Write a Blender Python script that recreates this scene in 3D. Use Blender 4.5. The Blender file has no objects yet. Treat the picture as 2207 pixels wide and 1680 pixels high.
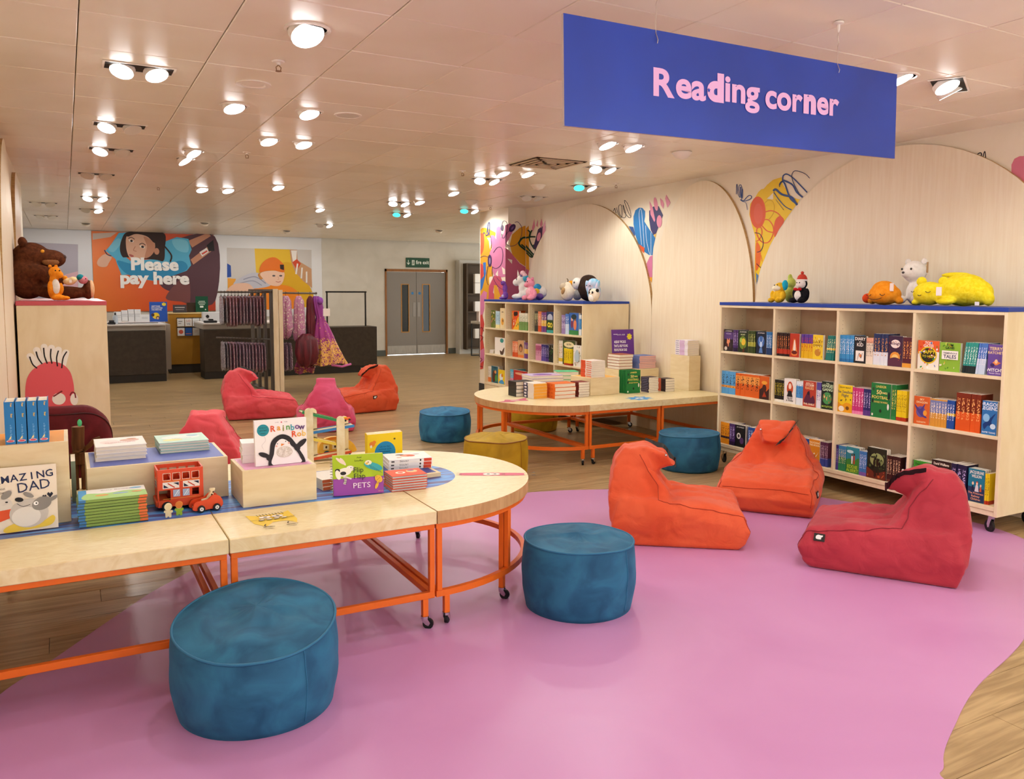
import bpy, bmesh, math, random
from mathutils import Vector, Matrix, noise, Euler
from mathutils.bvhtree import BVHTree
random.seed(7)
SC = bpy.context.scene
COL = SC.collection
PI = math.pi
# ------------------------------------------------------------------ camera
FPX, PPX, PPY = 1762.0, 1103.5, 780.0            # focal length and optical centre in pixels of a 2207 x 1680 frame
YAW, PITCH, ROLL = math.radians(28.62), math.radians(-4.96), math.radians(0.21)
CAM = Vector((0, 0, 1.6))
_w = Vector((math.sin(YAW)*math.cos(PITCH), math.cos(YAW)*math.cos(PITCH), math.sin(PITCH)))
_r0 = Vector((math.cos(YAW), -math.sin(YAW), 0)); _u0 = _r0.cross(_w)
_r = math.cos(ROLL)*_r0+math.sin(ROLL)*_u0; _u = -math.sin(ROLL)*_r0+math.cos(ROLL)*_u0
cd = bpy.data.cameras.new('camera'); cam = bpy.data.objects.new('camera', cd); COL.objects.link(cam)
cd.sensor_fit = 'HORIZONTAL'; cd.sensor_width = 36.0; cd.lens = FPX/2207*36.0
cd.shift_y = -(840-PPY)/2207.0; cd.clip_start = 0.05; cd.clip_end = 100
cam.matrix_world = Matrix(((_r.x, _u.x, -_w.x, CAM.x), (_r.y, _u.y, -_w.y, CAM.y), (_r.z, _u.z, -_w.z, CAM.z), (0, 0, 0, 1)))
SC.camera = cam
# ------------------------------------------------------------------ world, exposure
wd = bpy.data.worlds.new('world'); SC.world = wd; wd.use_nodes = True
wd.node_tree.nodes['Background'].inputs[0].default_value = (1.0, 0.985, 0.94, 1)
wd.node_tree.nodes['Background'].inputs[1].default_value = 2.35  # even fill added in place of the unseen shop beyond the shell's open ends
SC.view_settings.view_transform = 'Standard'; SC.view_settings.look = 'None'
SC.view_settings.exposure = 0.06; SC.view_settings.gamma = 1.0; SC.view_settings.use_curve_mapping = False
SC.cycles.max_bounces = 5; SC.cycles.diffuse_bounces = 4; SC.cycles.glossy_bounces = 3
SC.cycles.transmission_bounces = 4; SC.cycles.transparent_max_bounces = 8
SC.cycles.use_denoising = True; SC.cycles.use_adaptive_sampling = True; SC.cycles.adaptive_threshold = 0.12; SC.cycles.adaptive_min_samples = 8; SC.cycles.caustics_reflective = False; SC.cycles.caustics_refractive = False
SC.cycles.sample_clamp_indirect = 4.0
LAMP_W = 13.5                                     # power of one lit ceiling spot, watts
# ------------------------------------------------------------------ measuring helper: where a sight line meets a plane of the room
def at(axis, val, px, py):
    d = (px-PPX)/FPX*_r-(py-PPY)/FPX*_u+_w
    k = 'xyz'.index(axis); return CAM+d*((val-CAM[k])/d[k])
# ------------------------------------------------------------------ materials
def lin(h):
    h = h.lstrip('#'); o = []
    for i in (0, 2, 4):
        c = int(h[i:i+2], 16)/255.0
        o.append(c/12.92 if c <= 0.04045 else ((c+0.055)/1.055)**2.4)
    return (*o, 1.0)
_M = {}
def newmat(key):
    m = bpy.data.materials.new(key); m.use_nodes = True
    return m, m.node_tree.nodes, m.node_tree.links, m.node_tree.nodes['Principled BSDF']
def flat(h, rough=0.55, spec=0.35, metal=0.0, emit=0.0, sheen=0.0):
    k = ('flat', h, rough, spec, metal, emit, sheen)
    if k in _M: return _M[k]
    m, n, l, b = newmat('plain_'+h.strip('#'))
    b.inputs['Base Color'].default_value = lin(h); b.inputs['Roughness'].default_value = rough
    b.inputs['Specular IOR Level'].default_value = spec; b.inputs['Metallic'].default_value = metal
    if sheen: b.inputs['Sheen Weight'].default_value = sheen; b.inputs['Sheen Roughness'].default_value = 0.4
    if emit: b.inputs['Emission Color'].default_value = lin(h); b.inputs['Emission Strength'].default_value = emit
    m.diffuse_color = lin(h); _M[k] = m
    return m
def N(n, t, **kw):
    x = n.new(t)
    for k, v in kw.items(): setattr(x, k, v)
    return x
def ramp(n, stops, interp='LINEAR'):
    r = n.new('ShaderNodeValToRGB'); r.color_ramp.interpolation = interp
    e = r.color_ramp.elements
    while len(e) < len(stops): e.new(0.5)
    for i, (p, c) in enumerate(stops): e[i].position = p; e[i].color = c if len(c) == 4 else (*c, 1)
    return r
def mix(n, l, fac, a, b, mode='MIX'):
    x = n.new('ShaderNodeMix'); x.data_type = 'RGBA'; x.blend_type = mode
    for s, v in ((0, fac), (6, a), (7, b)):
        if hasattr(v, 'links') or hasattr(v, 'is_linked'): l.new(v, x.inputs[s])
        else: x.inputs[s].default_value = v
    return x.outputs[2]
def grain(h1, h2, scale=(1, 1, 1), nscale=6.0, detail=6.0, rough=0.4, spec=0.4, bump=0.0, coord='Object', dist=0.6, lo=0.35, hi=0.68, rnd=0.0):
    """a two-tone stretched-noise surface: wood veneer, plywood, brushed metal, plush, velvet"""
    k = ('grain', h1, h2, scale, nscale, detail, rough, spec, bump, coord, dist, lo, hi, rnd)
    if k in _M: return _M[k]
    m, n, l, b = newmat('grain_'+h1.strip('#'))
    tc = n.new('ShaderNodeTexCoord'); mp = n.new('ShaderNodeMapping'); mp.inputs['Scale'].default_value = scale
    l.new(tc.outputs[coord], mp.inputs['Vector'])
    nz = n.new('ShaderNodeTexNoise'); nz.inputs['Scale'].default_value = nscale; nz.inputs['Detail'].default_value = detail
    nz.inputs['Distortion'].default_value = dist
    src = mp.outputs[0]
    if rnd:
        oi = n.new('ShaderNodeObjectInfo'); ad = n.new('ShaderNodeVectorMath'); ad.operation = 'ADD'
        ml = n.new('ShaderNodeMath'); ml.operation = 'MULTIPLY'; ml.inputs[1].default_value = 40.0
        l.new(oi.outputs['Random'], ml.inputs[0]); l.new(src, ad.inputs[0]); l.new(ml.outputs[0], ad.inputs[1]); src = ad.outputs[0]
    l.new(src, nz.inputs['Vector'])
    r = ramp(n, [(lo, lin(h1)), (hi, lin(h2))]); l.new(nz.outputs[0], r.inputs[0]); c = r.outputs[0]
    if rnd:
        hs = n.new('ShaderNodeHueSaturation'); mr = n.new('ShaderNodeMapRange')
        mr.inputs[3].default_value = 1-rnd; mr.inputs[4].default_value = 1+rnd*0.6
        l.new(oi.outputs['Random'], mr.inputs[0]); l.new(mr.outputs[0], hs.inputs['Value']); l.new(c, hs.inputs['Color']); c = hs.outputs[0]
    l.new(c, b.inputs['Base Color']); b.inputs['Roughness'].default_value = rough; b.inputs['Specular IOR Level'].default_value = spec
    if bump:
        bp = n.new('ShaderNodeBump'); bp.inputs['Strength'].default_value = bump; bp.inputs['Distance'].default_value = 0.004
        l.new(nz.outputs[0], bp.inputs['Height']); l.new(bp.outputs[0], b.inputs['Normal'])
    m.diffuse_color = lin(h1); _M[k] = m
    return m
# ------------------------------------------------------------------ mesh building
class MB:
    def __init__(s): s.v = []; s.f = []; s.m = []
    def add(s, vs, fs, mi=0, T=None):
        o = len(s.v)
        for p in vs:
            p = Vector(p); s.v.append(tuple(T @ p) if T is not None else tuple(p))
        for f in fs: s.f.append([i+o for i in f]); s.m.append(mi)
        return s
    def box(s, x0, x1, y0, y1, z0, z1, mi=0, T=None):
        return s.add([(x0, y0, z0), (x1, y0, z0), (x1, y1, z0), (x0, y1, z0), (x0, y0, z1), (x1, y0, z1), (x1, y1, z1), (x0, y1, z1)],
                     [(0, 3, 2, 1), (4, 5, 6, 7), (0, 1, 5, 4), (1, 2, 6, 5), (2, 3, 7, 6), (3, 0, 4, 7)], mi, T)
    def bbox(s, x0, x1, y0, y1, z0, z1, b=0.004, mi=0, T=None):
        """box with chamfered edges"""
        bm = bmesh.new(); bmesh.ops.create_cube(bm, size=1.0)
        for v in bm.verts: v.co = Vector(((x0+x1)/2+v.co.x*(x1-x0), (y0+y1)/2+v.co.y*(y1-y0), (z0+z1)/2+v.co.z*(z1-z0)))
        bmesh.ops.bevel(bm, geom=bm.edges[:], offset=b, segments=1, affect='EDGES', profile=0.5)
        s.frombm(bm, mi, T); return s
    def frombm(s, bm, mi=0, T=None):
        bm.verts.index_update()
        s.add([v.co.copy() for v in bm.verts], [[v.index for v in f.verts] for f in bm.faces], mi, T); bm.free()
    def prism(s, poly, z0, z1, mi=0, T=None, side=None):
        """polygon in xy swept from z0 to z1"""
        n = len(poly); vs = [(x, y, z0) for x, y in poly]+[(x, y, z1) for x, y in poly]
        s.add(vs, [list(range(n-1, -1, -1)), list(range(n, 2*n))], mi, T)
        o = len(s.v)-2*n
        for i in range(n):
            j = (i+1) % n; s.f.append([o+i, o+j, o+n+j, o+n+i]); s.m.append(mi if side is None else side)
        return s
    def tube(s, pts, r, n=8, mi=0, T=None, closed=False, cap=True):
        pts = [Vector(p) for p in pts]; k = len(pts); rs = r if hasattr(r, '__len__') else [r]*k
        vs = []; fs = []; prev = None
        for i, p in enumerate(pts):
            a = pts[i-1] if (i > 0 or closed) else pts[i]; c = pts[(i+1) % k] if (i < k-1 or closed) else pts[i]
            t = (c-a)
            t = t.normalized() if t.length > 1e-9 else Vector((0, 0, 1))
            if prev is None:
                q = Vector((0, 0, 1)) if abs(t.z) < 0.9 else Vector((1, 0, 0)); e = t.cross(q).normalized()
            else:
                e = prev-t*prev.dot(t); e = e.normalized() if e.length > 1e-6 else t.orthogonal().normalized()
            prev = e; g = t.cross(e)
            for j in range(n):
                a_ = 2*PI*j/n; vs.append(p+(e*math.cos(a_)+g*math.sin(a_))*rs[i])
        m = k if closed else k-1
        for i in range(m):
            i2 = (i+1) % k
            for j in range(n):
                j2 = (j+1) % n; fs.append((i*n+j, i*n+j2, i2*n+j2, i2*n+j))
        if cap and not closed:
            fs.append(list(range(n-1, -1, -1))); fs.append([(k-1)*n+j for j in range(n)])
        return s.add(vs, fs, mi, T)
    def lathe(s, prof, n=24, mi=0, T=None, sx=1.0, sy=1.0):
        """profile [(radius, z)] turned about z"""
        vs = []; fs = []; k = len(prof)
        for r, z in prof:
            for j in range(n): a = 2*PI*j/n; vs.append((r*math.cos(a)*sx, r*math.sin(a)*sy, z))
        for i in range(k-1):
            for j in range(n): j2 = (j+1) % n; fs.append((i*n+j, i*n+j2, (i+1)*n+j2, (i+1)*n+j))
        if prof[0][0] > 1e-5: fs.append(list(range(n-1, -1, -1)))
        if prof[-1][0] > 1e-5: fs.append([(k-1)*n+j for j in range(n)])
        return s.add(vs, fs, mi, T)
    def ball(s, c, r, n=14, mi=0, T=None, rot=None):
        """ellipsoid; r is a number or (rx, ry, rz)"""
        rr = Vector(r if hasattr(r, '__len__') else (r, r, r)); c = Vector(c); R = Euler(rot).to_matrix() if rot else None
        vs = []; fs = []; k = max(6, n*2//3)
        for i in range(1, k):
            t = PI*i/k
            for j in range(n):
                a = 2*PI*j/n; p = Vector((rr.x*math.sin(t)*math.cos(a), rr.y*math.sin(t)*math.sin(a), -rr.z*math.cos(t)))
                vs.append(c+(R @ p if R else p))
        pb = Vector((0, 0, -rr.z)); pt = Vector((0, 0, rr.z))
        vs += [c+(R @ pb if R else pb), c+(R @ pt if R else pt)]; nb = len(vs)-2
        for i in range(k-2):
            for j in range(n): j2 = (j+1) % n; fs.append((i*n+j, i*n+j2, (i+1)*n+j2, (i+1)*n+j))
        for j in range(n):
            j2 = (j+1) % n; fs.append((nb, j2, j)); fs.append((nb+1, (k-2)*n+j, (k-2)*n+j2))
        return s.add(vs, fs, mi, T)
    def mesh(s, name, mats, smooth=False):
        me = bpy.data.meshes.new(name); me.from_pydata(s.v, [], s.f)
        for m in (mats if isinstance(mats, (list, tuple)) else [mats]): me.materials.append(m)
        me.polygons.foreach_set('material_index', s.m)
        if smooth: me.polygons.foreach_set('use_smooth', [True]*len(me.polygons))
        me.update(); return me
    def build(s, name, mats, parent=None, loc=None, rotz=0.0, smooth=False, rot=None):
        return link(name, s.mesh(name, mats, smooth), parent, loc, rotz, rot)
def link(name, data, parent=None, loc=None, rotz=0.0, rot=None):
    o = bpy.data.objects.new(name, data); COL.objects.link(o)
    if parent is not None: o.parent = parent
    if loc is not None: o.location = loc
    if rot is not None: o.rotation_euler = rot
    elif rotz: o.rotation_euler = (0, 0, rotz)
    return o
def tag(o, label=None, cat=None, group=None, kind=None):
    if label: o['label'] = label
    if cat: o['category'] = cat
    if group: o['group'] = group
    if kind: o['kind'] = kind
    return o
def thing(name, label, cat, loc=(0, 0, 0), rotz=0.0, group=None, kind=None):
    o = link(name, None, None, loc, rotz); o.empty_display_size = 0.1
    return tag(o, label, cat, group, kind)
def copytree(o, parent=None):
    c = o.copy(); COL.objects.link(c); c.parent = parent
    for ch in list(o.children): copytree(ch, c)
    return c
def autosmooth(o, ang=40):
    me = o.data; me.polygons.foreach_set('use_smooth', [True]*len(me.polygons))
    try: me.set_sharp_from_angle(angle=math.radians(ang))
    except Exception: pass
    return o
# ------------------------------------------------------------------ flat print: layered coloured shapes and lettering on a surface
_T = {}
def text_geo(txt, bold=0.0, res=2):
    k = (txt, bold, res)
    if k in _T: return _T[k]
    cu = bpy.data.curves.new('t', 'FONT'); cu.body = txt; cu.size = 1.0; cu.resolution_u = res; cu.offset = bold
    cu.align_x = 'LEFT'; cu.fill_mode = 'FRONT'
    ob = bpy.data.objects.new('t', cu); COL.objects.link(ob)
    dg = bpy.context.evaluated_depsgraph_get(); me = ob.evaluated_get(dg).to_mesh()
    vs = [(v.co.x, v.co.y) for v in me.vertices]; fs = [list(p.vertices) for p in me.polygons]
    ob.evaluated_get(dg).to_mesh_clear(); bpy.data.objects.remove(ob); bpy.data.curves.remove(cu)
    if vs:
        x0 = min(v[0] for v in vs); x1 = max(v[0] for v in vs); y0 = min(v[1] for v in vs); y1 = max(v[1] for v in vs)
    else: x0 = x1 = y0 = y1 = 0
    _T[k] = (vs, fs, x0, x1, y0, y1); return _T[k]
def smoothpts(pts, closed=False, n=6):
    """Catmull-Rom through points"""
    P = [Vector((p[0], p[1])) for p in pts]; k = len(P); out = []
    for i in range(k if closed else k-1):
        p0 = P[(i-1) % k] if (closed or i > 0) else P[i]; p1 = P[i]; p2 = P[(i+1) % k]
        p3 = P[(i+2) % k] if (closed or i < k-2) else P[(i+1) % k]
        for j in range(n):
            t = j/n
            q = 0.5*((2*p1)+(p2-p0)*t+(2*p0-5*p1+4*p2-p3)*t*t+(3*p1-p0-3*p2+p3)*t*t*t); out.append((q.x, q.y))
    if not closed: out.append((P[-1].x, P[-1].y))
    return out
class Art:
    """2-D drawing; build() lays it on a plane, each later shape a hair above the earlier one"""
    def __init__(s, asp=1.0): s.L = []; s.asp = asp
    def poly(s, pts, c, smooth=False):
        if smooth: pts = smoothpts(pts, True)
        s.L.append(([tuple(p) for p in pts], [list(range(len(pts)))], c)); return s
    def rect(s, x0, y0, x1, y1, c): return s.poly([(x0, y0), (x1, y0), (x1, y1), (x0, y1)], c)
    def ell(s, cx, cy, rx, ry, c, rot=0, n=24, a0=0, a1=2*PI):
        full = abs(a1-a0-2*PI) < 1e-6; pts = []
        for i in range(n if full else n+1):
            a = a0+(a1-a0)*i/n; x = rx*math.cos(a); y = ry*math.sin(a)
            pts.append((cx+x*math.cos(rot)-y*math.sin(rot), cy+x*math.sin(rot)+y*math.cos(rot)))
        return s.poly(pts, c)
    def stroke(s, pts, w, c, smooth=True, closed=False):
        if smooth: pts = smoothpts(pts, closed)
        P = [Vector((p[0], p[1])) for p in pts]; k = len(P); vs = []; fs = []
        ws = w if hasattr(w, '__len__') else [w]*k
        if len(ws) != k: ws = [ws[min(len(ws)-1, int(i/k*len(ws)))] for i in range(k)]
        for i in range(k):
            a = P[i-1] if (i > 0 or closed) else P[i]; b = P[(i+1) % k] if (i < k-1 or closed) else P[i]
            t = b-a; t = t.normalized() if t.length > 1e-9 else Vector((1, 0)); q = Vector((-t.y, t.x))*ws[i]/2
            vs += [tuple(P[i]+q), tuple(P[i]-q)]
        for i in range(k if closed else k-1):
            j = (i+1) % k; fs.append([2*i+1, 2*j+1, 2*j, 2*i])
        s.L.append((vs, fs, c)); return s
    def text(s, txt, x, y, size, c, al='C', rot=0, bold=0.0, sx=1.0, w=None, res=2):
        """size = height of a capital in drawing units (y); x squeezed by the drawing's aspect so letters keep their shape"""
        vs, fs, x0, x1, y0, y1 = text_geo(txt, bold, res)
        k = size/0.70; kx = k*sx/s.asp
        if w: kx = w/max(1e-6, x1-x0)
        ox = {'C': (x0+x1)/2, 'L': x0, 'R': x1}[al]; out = []
        for a, b in vs:
            X = (a-ox)*kx*s.asp; Y = b*k
            out.append((x+(X*math.cos(rot)-Y*math.sin(rot))/s.asp, y+X*math.sin(rot)+Y*math.cos(rot)))
        s.L.append((out, fs, c)); return s
    def crop(s, x0, y0, x1, y1):
        out = []
        for vs, fs, c in s.L:
            if all(x0 <= v[0] <= x1 and y0 <= v[1] <= y1 for v in vs): out.append((vs, fs, c)); continue
            V = []; F = []
            for f in fs:
                q = [vs[i] for i in f]
                for ax, lim, sg in ((0, x0, 1), (0, x1, -1), (1, y0, 1), (1, y1, -1)):
                    o = []
                    for i in range(len(q)):
                        a, b = q[i-1], q[i]; ia, ib = sg*(a[ax]-lim) >= 0, sg*(b[ax]-lim) >= 0
                        if ia != ib: t = (lim-a[ax])/(b[ax]-a[ax]); o.append((a[0]+(b[0]-a[0])*t, a[1]+(b[1]-a[1])*t))
                        if ib: o.append(b)
                    q = o
                    if not q: break
                if len(q) > 2: F.append(list(range(len(V), len(V)+len(q)))); V += q
            if F: out.append((V, F, c))
        s.L = out; return s
    def build(s, name, parent, fn, nrm, step=0.00025, base=0.0004, rough=0.5, spec=0.3):
        if name in ('cover_print', 'spine_print', 'poster_print', 'card_print') and all(-.6 < v[0] < 1.6 and -.6 < v[1] < 1.6 for l in s.L for v in l[0]): s.crop(0, 0, 1, 1)
        mb = MB(); cols = []; n = Vector(nrm)
        for i, (vs, fs, c) in enumerate(s.L):
            if c not in cols: cols.append(c)
            off = n*(base+step*i); mb.add([Vector(fn(*p))+off for p in vs], fs, cols.index(c))
        # make every face look along the normal
        o = mb.build(name, [c if isinstance(c, bpy.types.Material) else flat(c, rough, spec) for c in cols], parent)
        me = o.data; flip = [p.index for p in me.polygons if p.normal.dot(n) < 0]
        if flip:
            bm = bmesh.new(); bm.from_mesh(me); bm.faces.ensure_lookup_table()
            bmesh.ops.reverse_faces(bm, faces=[bm.faces[i] for i in flip]); bm.to_mesh(me); bm.free()
        return o
M_chrome = flat('#C9C9CC', 0.18, 0.5, 1.0)
# ================================================================== THE ROOM
XL, XR, YB, ZC = -0.40, 5.95, 19.0, 2.80
M_ceil = grain('#F4EAD8', '#EEE2CC', (1, 1, 1), 1.6, 2.0, rough=0.30, spec=0.45, rnd=0.05)
M_wallcream = grain('#F0E6D2', '#EADFC9', (1, 1, 1), 2.5, 3.0, rough=0.6, spec=0.25)
M_wallgrey = grain('#D8D3C8', '#CEC9BD', (1, 1, 1), 2.0, 3.0, rough=0.65, spec=0.2)
M_ply = grain('#F0E3CA', '#EBDBBF', (14, 14, 0.8), 3.0, 4.0, rough=0.5, spec=0.25)
M_plyedge = grain('#C9A873', '#B58F57', (3, 3, 30), 4.0, 3.0, rough=0.55)
M_plank = grain('#9A7F58', '#C2A679', (1.0, 14, 1), 2.2, 6.0, rough=0.33, spec=0.4, dist=0.9, rnd=0.16, bump=0.08)
M_dark = flat('#2A2118', 0.7)
# ---- floor: boards run along the back wall
fl = tag(MB().box(-1.2, 10.6, -1.3, YB+0.1, -0.06, -0.012).build('floor', grain('#6E5A3D', '#7D6747', (1, 10, 1), 3.0)), kind='structure')
PW, PLN = 0.19, 1.55
_pm = MB().bbox(-PLN/2+0.0012, PLN/2-0.0012, -PW/2+0.001, PW/2-0.001, -0.014, 0.0, 0.0012).mesh('plank', M_plank)
_rest = MB(); cand = []
row = 0; y = -1.3
while y < YB-0.05:
    off = (row*0.618 % 1.0)*PLN; x = -1.2+PLN/2-off
    while x < 10.6:
        cand.append((x, y+PW/2)); x += PLN
    y += PW; row += 1
def _pix(x, y, z):
    d = Vector((x, y, z))-CAM; k = d.dot(_w)
    return (PPX+FPX*d.dot(_r)/k, PPY-FPX*d.dot(_u)/k, k) if k > 0.3 else None
def _covered(x, y):       # under the pink floor or behind furniture: nothing of the board shows
    return False
vis = []
for c in cand:
    p = _pix(c[0], c[1], 0); inside = p and -150 < p[0] < 2350 and p[1] < 1800
    pink = 0.7 < c[0] < 4.0 and 1.2 < c[1] < 4.3 or (c[0] < 2.6 and c[1] < 3.0)
    vis.append((0 if (inside and not pink) else 1, (p[2] if p else 99), c))
vis.sort(key=lambda t: (t[0], t[1]))
for i, (q, d, c) in enumerate(vis):
    if q == 0 and i < 300: link('plank', _pm, fl, (c[0], c[1], 0))
    else: _rest.box(c[0]-PLN/2+0.001, c[0]+PLN/2-0.001, c[1]-PW/2+0.001, c[1]+PW/2-0.001, -0.012, 0.0)
tag(_rest.build('planks_beyond', M_plank, fl), kind='stuff')
# ---- pink vinyl inlay
M_pink = grain('#CC93C4', '#C58ABD', (1, 1, 1), 1.3, 3.0, rough=0.36, spec=0.4)
edge = smoothpts([(2.50, -1.3), (2.42, 0.4), (2.46, 1.45), (2.56, 1.62), (2.85, 1.765), (3.20, 1.90), (3.83, 2.072), (4.70, 2.42), (5.30, 2.80), (5.50, 3.25), (5.42, 3.6),
                  (5.17, 4.20), (4.98, 4.60), (4.50, 4.96), (3.76, 5.34), (3.20, 5.53), (2.4, 5.62), (1.6, 5.52), (0.95, 5.2), (0.43, 4.70), (0.16, 4.337), (-0.095, 3.956), (-0.285, 3.687), (-0.36, 3.4)], False, 8)
edge += [(-0.36, -1.3)]
tag(MB().prism(edge, 0.0005, 0.004).build('pink_floor_covering', M_pink), 'curved pink vinyl floor area under the reading corner', 'floor covering', kind='structure')
# ---- ceiling of square lay-in tiles
ce = tag(MB().box(-1.2, 10.6, -1.3, YB+0.1, ZC+0.03, ZC+0.10).build('ceiling', flat('#8A7458', 0.8)), kind='structure')
TX, TY = 0.606, 0.592
_tm = MB().bbox(-TX/2+0.0022, TX/2-0.0022, -TY/2+0.0022, TY/2-0.0022, 0.0, 0.02, 0.004).mesh('tile', M_ceil)
tc = []
for j in range(-3, 18):
    for i in range(-9, 26):
        x = 0.10+TX*(j+0.5); yy = 4.104+TY*(i+0.5)
        if x < -1.2 or x > 10.6 or yy > YB: continue
        if yy < 11.3 and (x > XR+0.3 or x < XL-0.3): continue
        p = _pix(x, yy, ZC); ins = p and -80 < p[0] < 2290 and p[1] > -120
        tc.append((0 if ins else 1, p[2] if p else 99, x, yy))
tc.sort(); _rest = MB()
for i, (q, d, x, yy) in enumerate(tc):
    if q == 0 and i < 300: link('tile', _tm, ce, (x, yy, ZC+random.uniform(0, 0.0015)), rot=(random.uniform(-.002, .002), random.uniform(-.002, .002), 0))
    else: _rest.box(x-TX/2+.002, x+TX/2-.002, yy-TY/2+.002, yy+TY/2-.002, ZC, ZC+0.02)
tag(_rest.build('tiles_beyond', M_ceil, ce), kind='stuff')
# ---- walls
def struct(name, mb, mat): return tag(mb.build(name, mat), kind='structure')
wr = struct('wall_right', MB().box(XR, XR+0.15, -1.3, 10.5, 0, ZC+0.03), M_wallcream)
pil = struct('wall_pillar', MB().box(5.66, 10.6, 10.5, 11.42, 0, ZC+0.03), M_wallcream)
wl = struct('wall_left', MB().box(XL-0.15, XL, -1.3, 11.2, 0, ZC+0.03), M_wallcream)
struct('wall_left_recess', MB().box(-1.2, -0.75, 11.2, YB+0.1, 0, ZC+0.03).box(-0.75, XL-0.15, 11.15, 11.2, 0, ZC+0.03), M_wallgrey)
wb = struct('wall_back', MB().box(-1.2, 6.84, YB, YB+0.15, 0, ZC+0.03).box(8.50, 10.6, YB, YB+0.15, 0, ZC+0.03).box(6.84, 8.50, YB, YB+0.15, 2.12, ZC+0.03).box(6.7, 8.6, YB+0.6, YB+0.7, 0, ZC), M_wallgrey)
#struct('wall_side', MB().box(10.5, 10.6, 11.42, YB, 0, ZC+0.03), M_wallgrey)
M_skirt = flat('#3A3A38', 0.6)
struct('baseboard_back', MB().box(5.45, 6.84, YB-0.015, YB, 0, 0.14).box(8.52, 10.5, YB-0.015, YB, 0, 0.14), flat('#565B55', 0.6))
struct('baseboard_pillar', MB().box(5.648, 5.66, 10.5, 11.43, 0, 0.16), M_skirt)
# ---- plywood arches on the side walls
def arch_poly(c, hw, zs, H, z0=0.0, n=40):
    p = [(c+hw, z0), (c+hw, zs)]
    for i in range(1, n): a = PI*i/n; p.append((c+hw*math.cos(a), zs+H*math.sin(a)))
    return p+[(c-hw, zs), (c-hw, z0)]
ARCH = [(8.99, 1.49, 1.30, 1.42), (6.71, 0.79, 1.40, 1.36), (4.41, 1.51, 1.25, 1.52), (1.45, 1.45, 1.25, 1.52)]
T_wr = Matrix(((0, 0, 1, 0), (1, 0, 0, 0), (0, 1, 0, 0), (0, 0, 0, 1)))        # (y, z, x) -> world
for k, (c, hw, zs, H) in enumerate(ARCH):
    o = MB().prism(arch_poly(c, hw-0.0015, zs, H), XR-0.030, XR, T=T_wr, side=1).build('arch_panel', [M_ply, M_plyedge])
    lab = ['tall pale plywood arch on the wall behind the bookcase topped with a unicorn toy', 'narrow pale plywood arch on the wall between two wider arches', 'broad pale plywood arch on the wall behind the long bookcase', 'pale plywood arch past the long bookcase at the picture edge', 'pale plywood arch beside the viewer'][k]
    tag(o, lab, 'wall panel', 'plywood arches on the side wall', 'structure')
for c, hw, zs, H in ((9.35, 0.72, 1.3, 1.42), (7.6, 0.95, 1.3, 1.46), (5.6, 1.0, 1.3, 1.46)):
    o = MB().prism(arch_poly(c, hw, zs, H), XL, XL+0.03, T=T_wr, side=1).build('arch_panel', [M_ply, M_plyedge])
    tag(o, 'pale plywood arch on the wall beside the pink monster cabinet', 'wall panel', 'plywood arches by the cabinet', 'structure')
# ================================================================== TABLES, POUFS, BEAN BAGS, TUB CHAIR
M_top = grain('#F1E3B8', '#E4D09A', (5, 26, 5), 2.2, 5.0, rough=0.38, spec=0.35, dist=2.2)
M_topedge = grain('#CDA574', '#B98F5F', (9, 9, 2), 3.0, 4.0, rough=0.5, spec=0.25, dist=1.0)
M_orange = flat('#E96F1E', 0.42, 0.35); M_rubber = flat('#4A4A4C', 0.5); M_black = flat('#151414', 0.5)
def castor(parent, x, y, zt, turn=0.4, r=0.026):
    """swivel castor hanging from z = zt down to the floor"""
    T = Matrix.Translation((x, y, 0)) @ Matrix.Rotation(turn, 4, 'Z')
    c = MB().lathe([(0.012, zt-0.012), (0.019, zt-0.012), (0.019, zt), (0.012, zt)], 12, 0, T)
    for s in (-1, 1): c.prism([(-0.012, zt-0.008), (0.014, zt-0.008), (0.028, r*1.25), (0.020, r*0.7), (0.006, r*0.9), (-0.012, zt-0.02)], -0.0012, 0.0012, 0, T @ Matrix.Translation((0, s*0.013, 0)) @ Matrix.Rotation(PI/2, 4, 'X'))
    o = c.build('castor', M_chrome, parent)
    W = T @ Matrix.Translation((0.016, 0, r)) @ Matrix.Rotation(PI/2, 4, 'X')
    MB().lathe([(r*0.62, -0.009), (r*0.95, -0.009), (r, -0.006), (r, 0.006), (r*0.95, 0.009), (r*0.62, 0.009)], 20, 0, W).build('tyre', M_black, o)
    MB().lathe([(0.003, -0.0095), (r*0.62, -0.0085), (r*0.62, 0.0085), (0.003, 0.0095)], 16, 0, W).build('hub', M_rubber, o)
    return o
ZR0, ZR1, TB = 0.146, 0.176, 0.026        # lower rail, tube size
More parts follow.
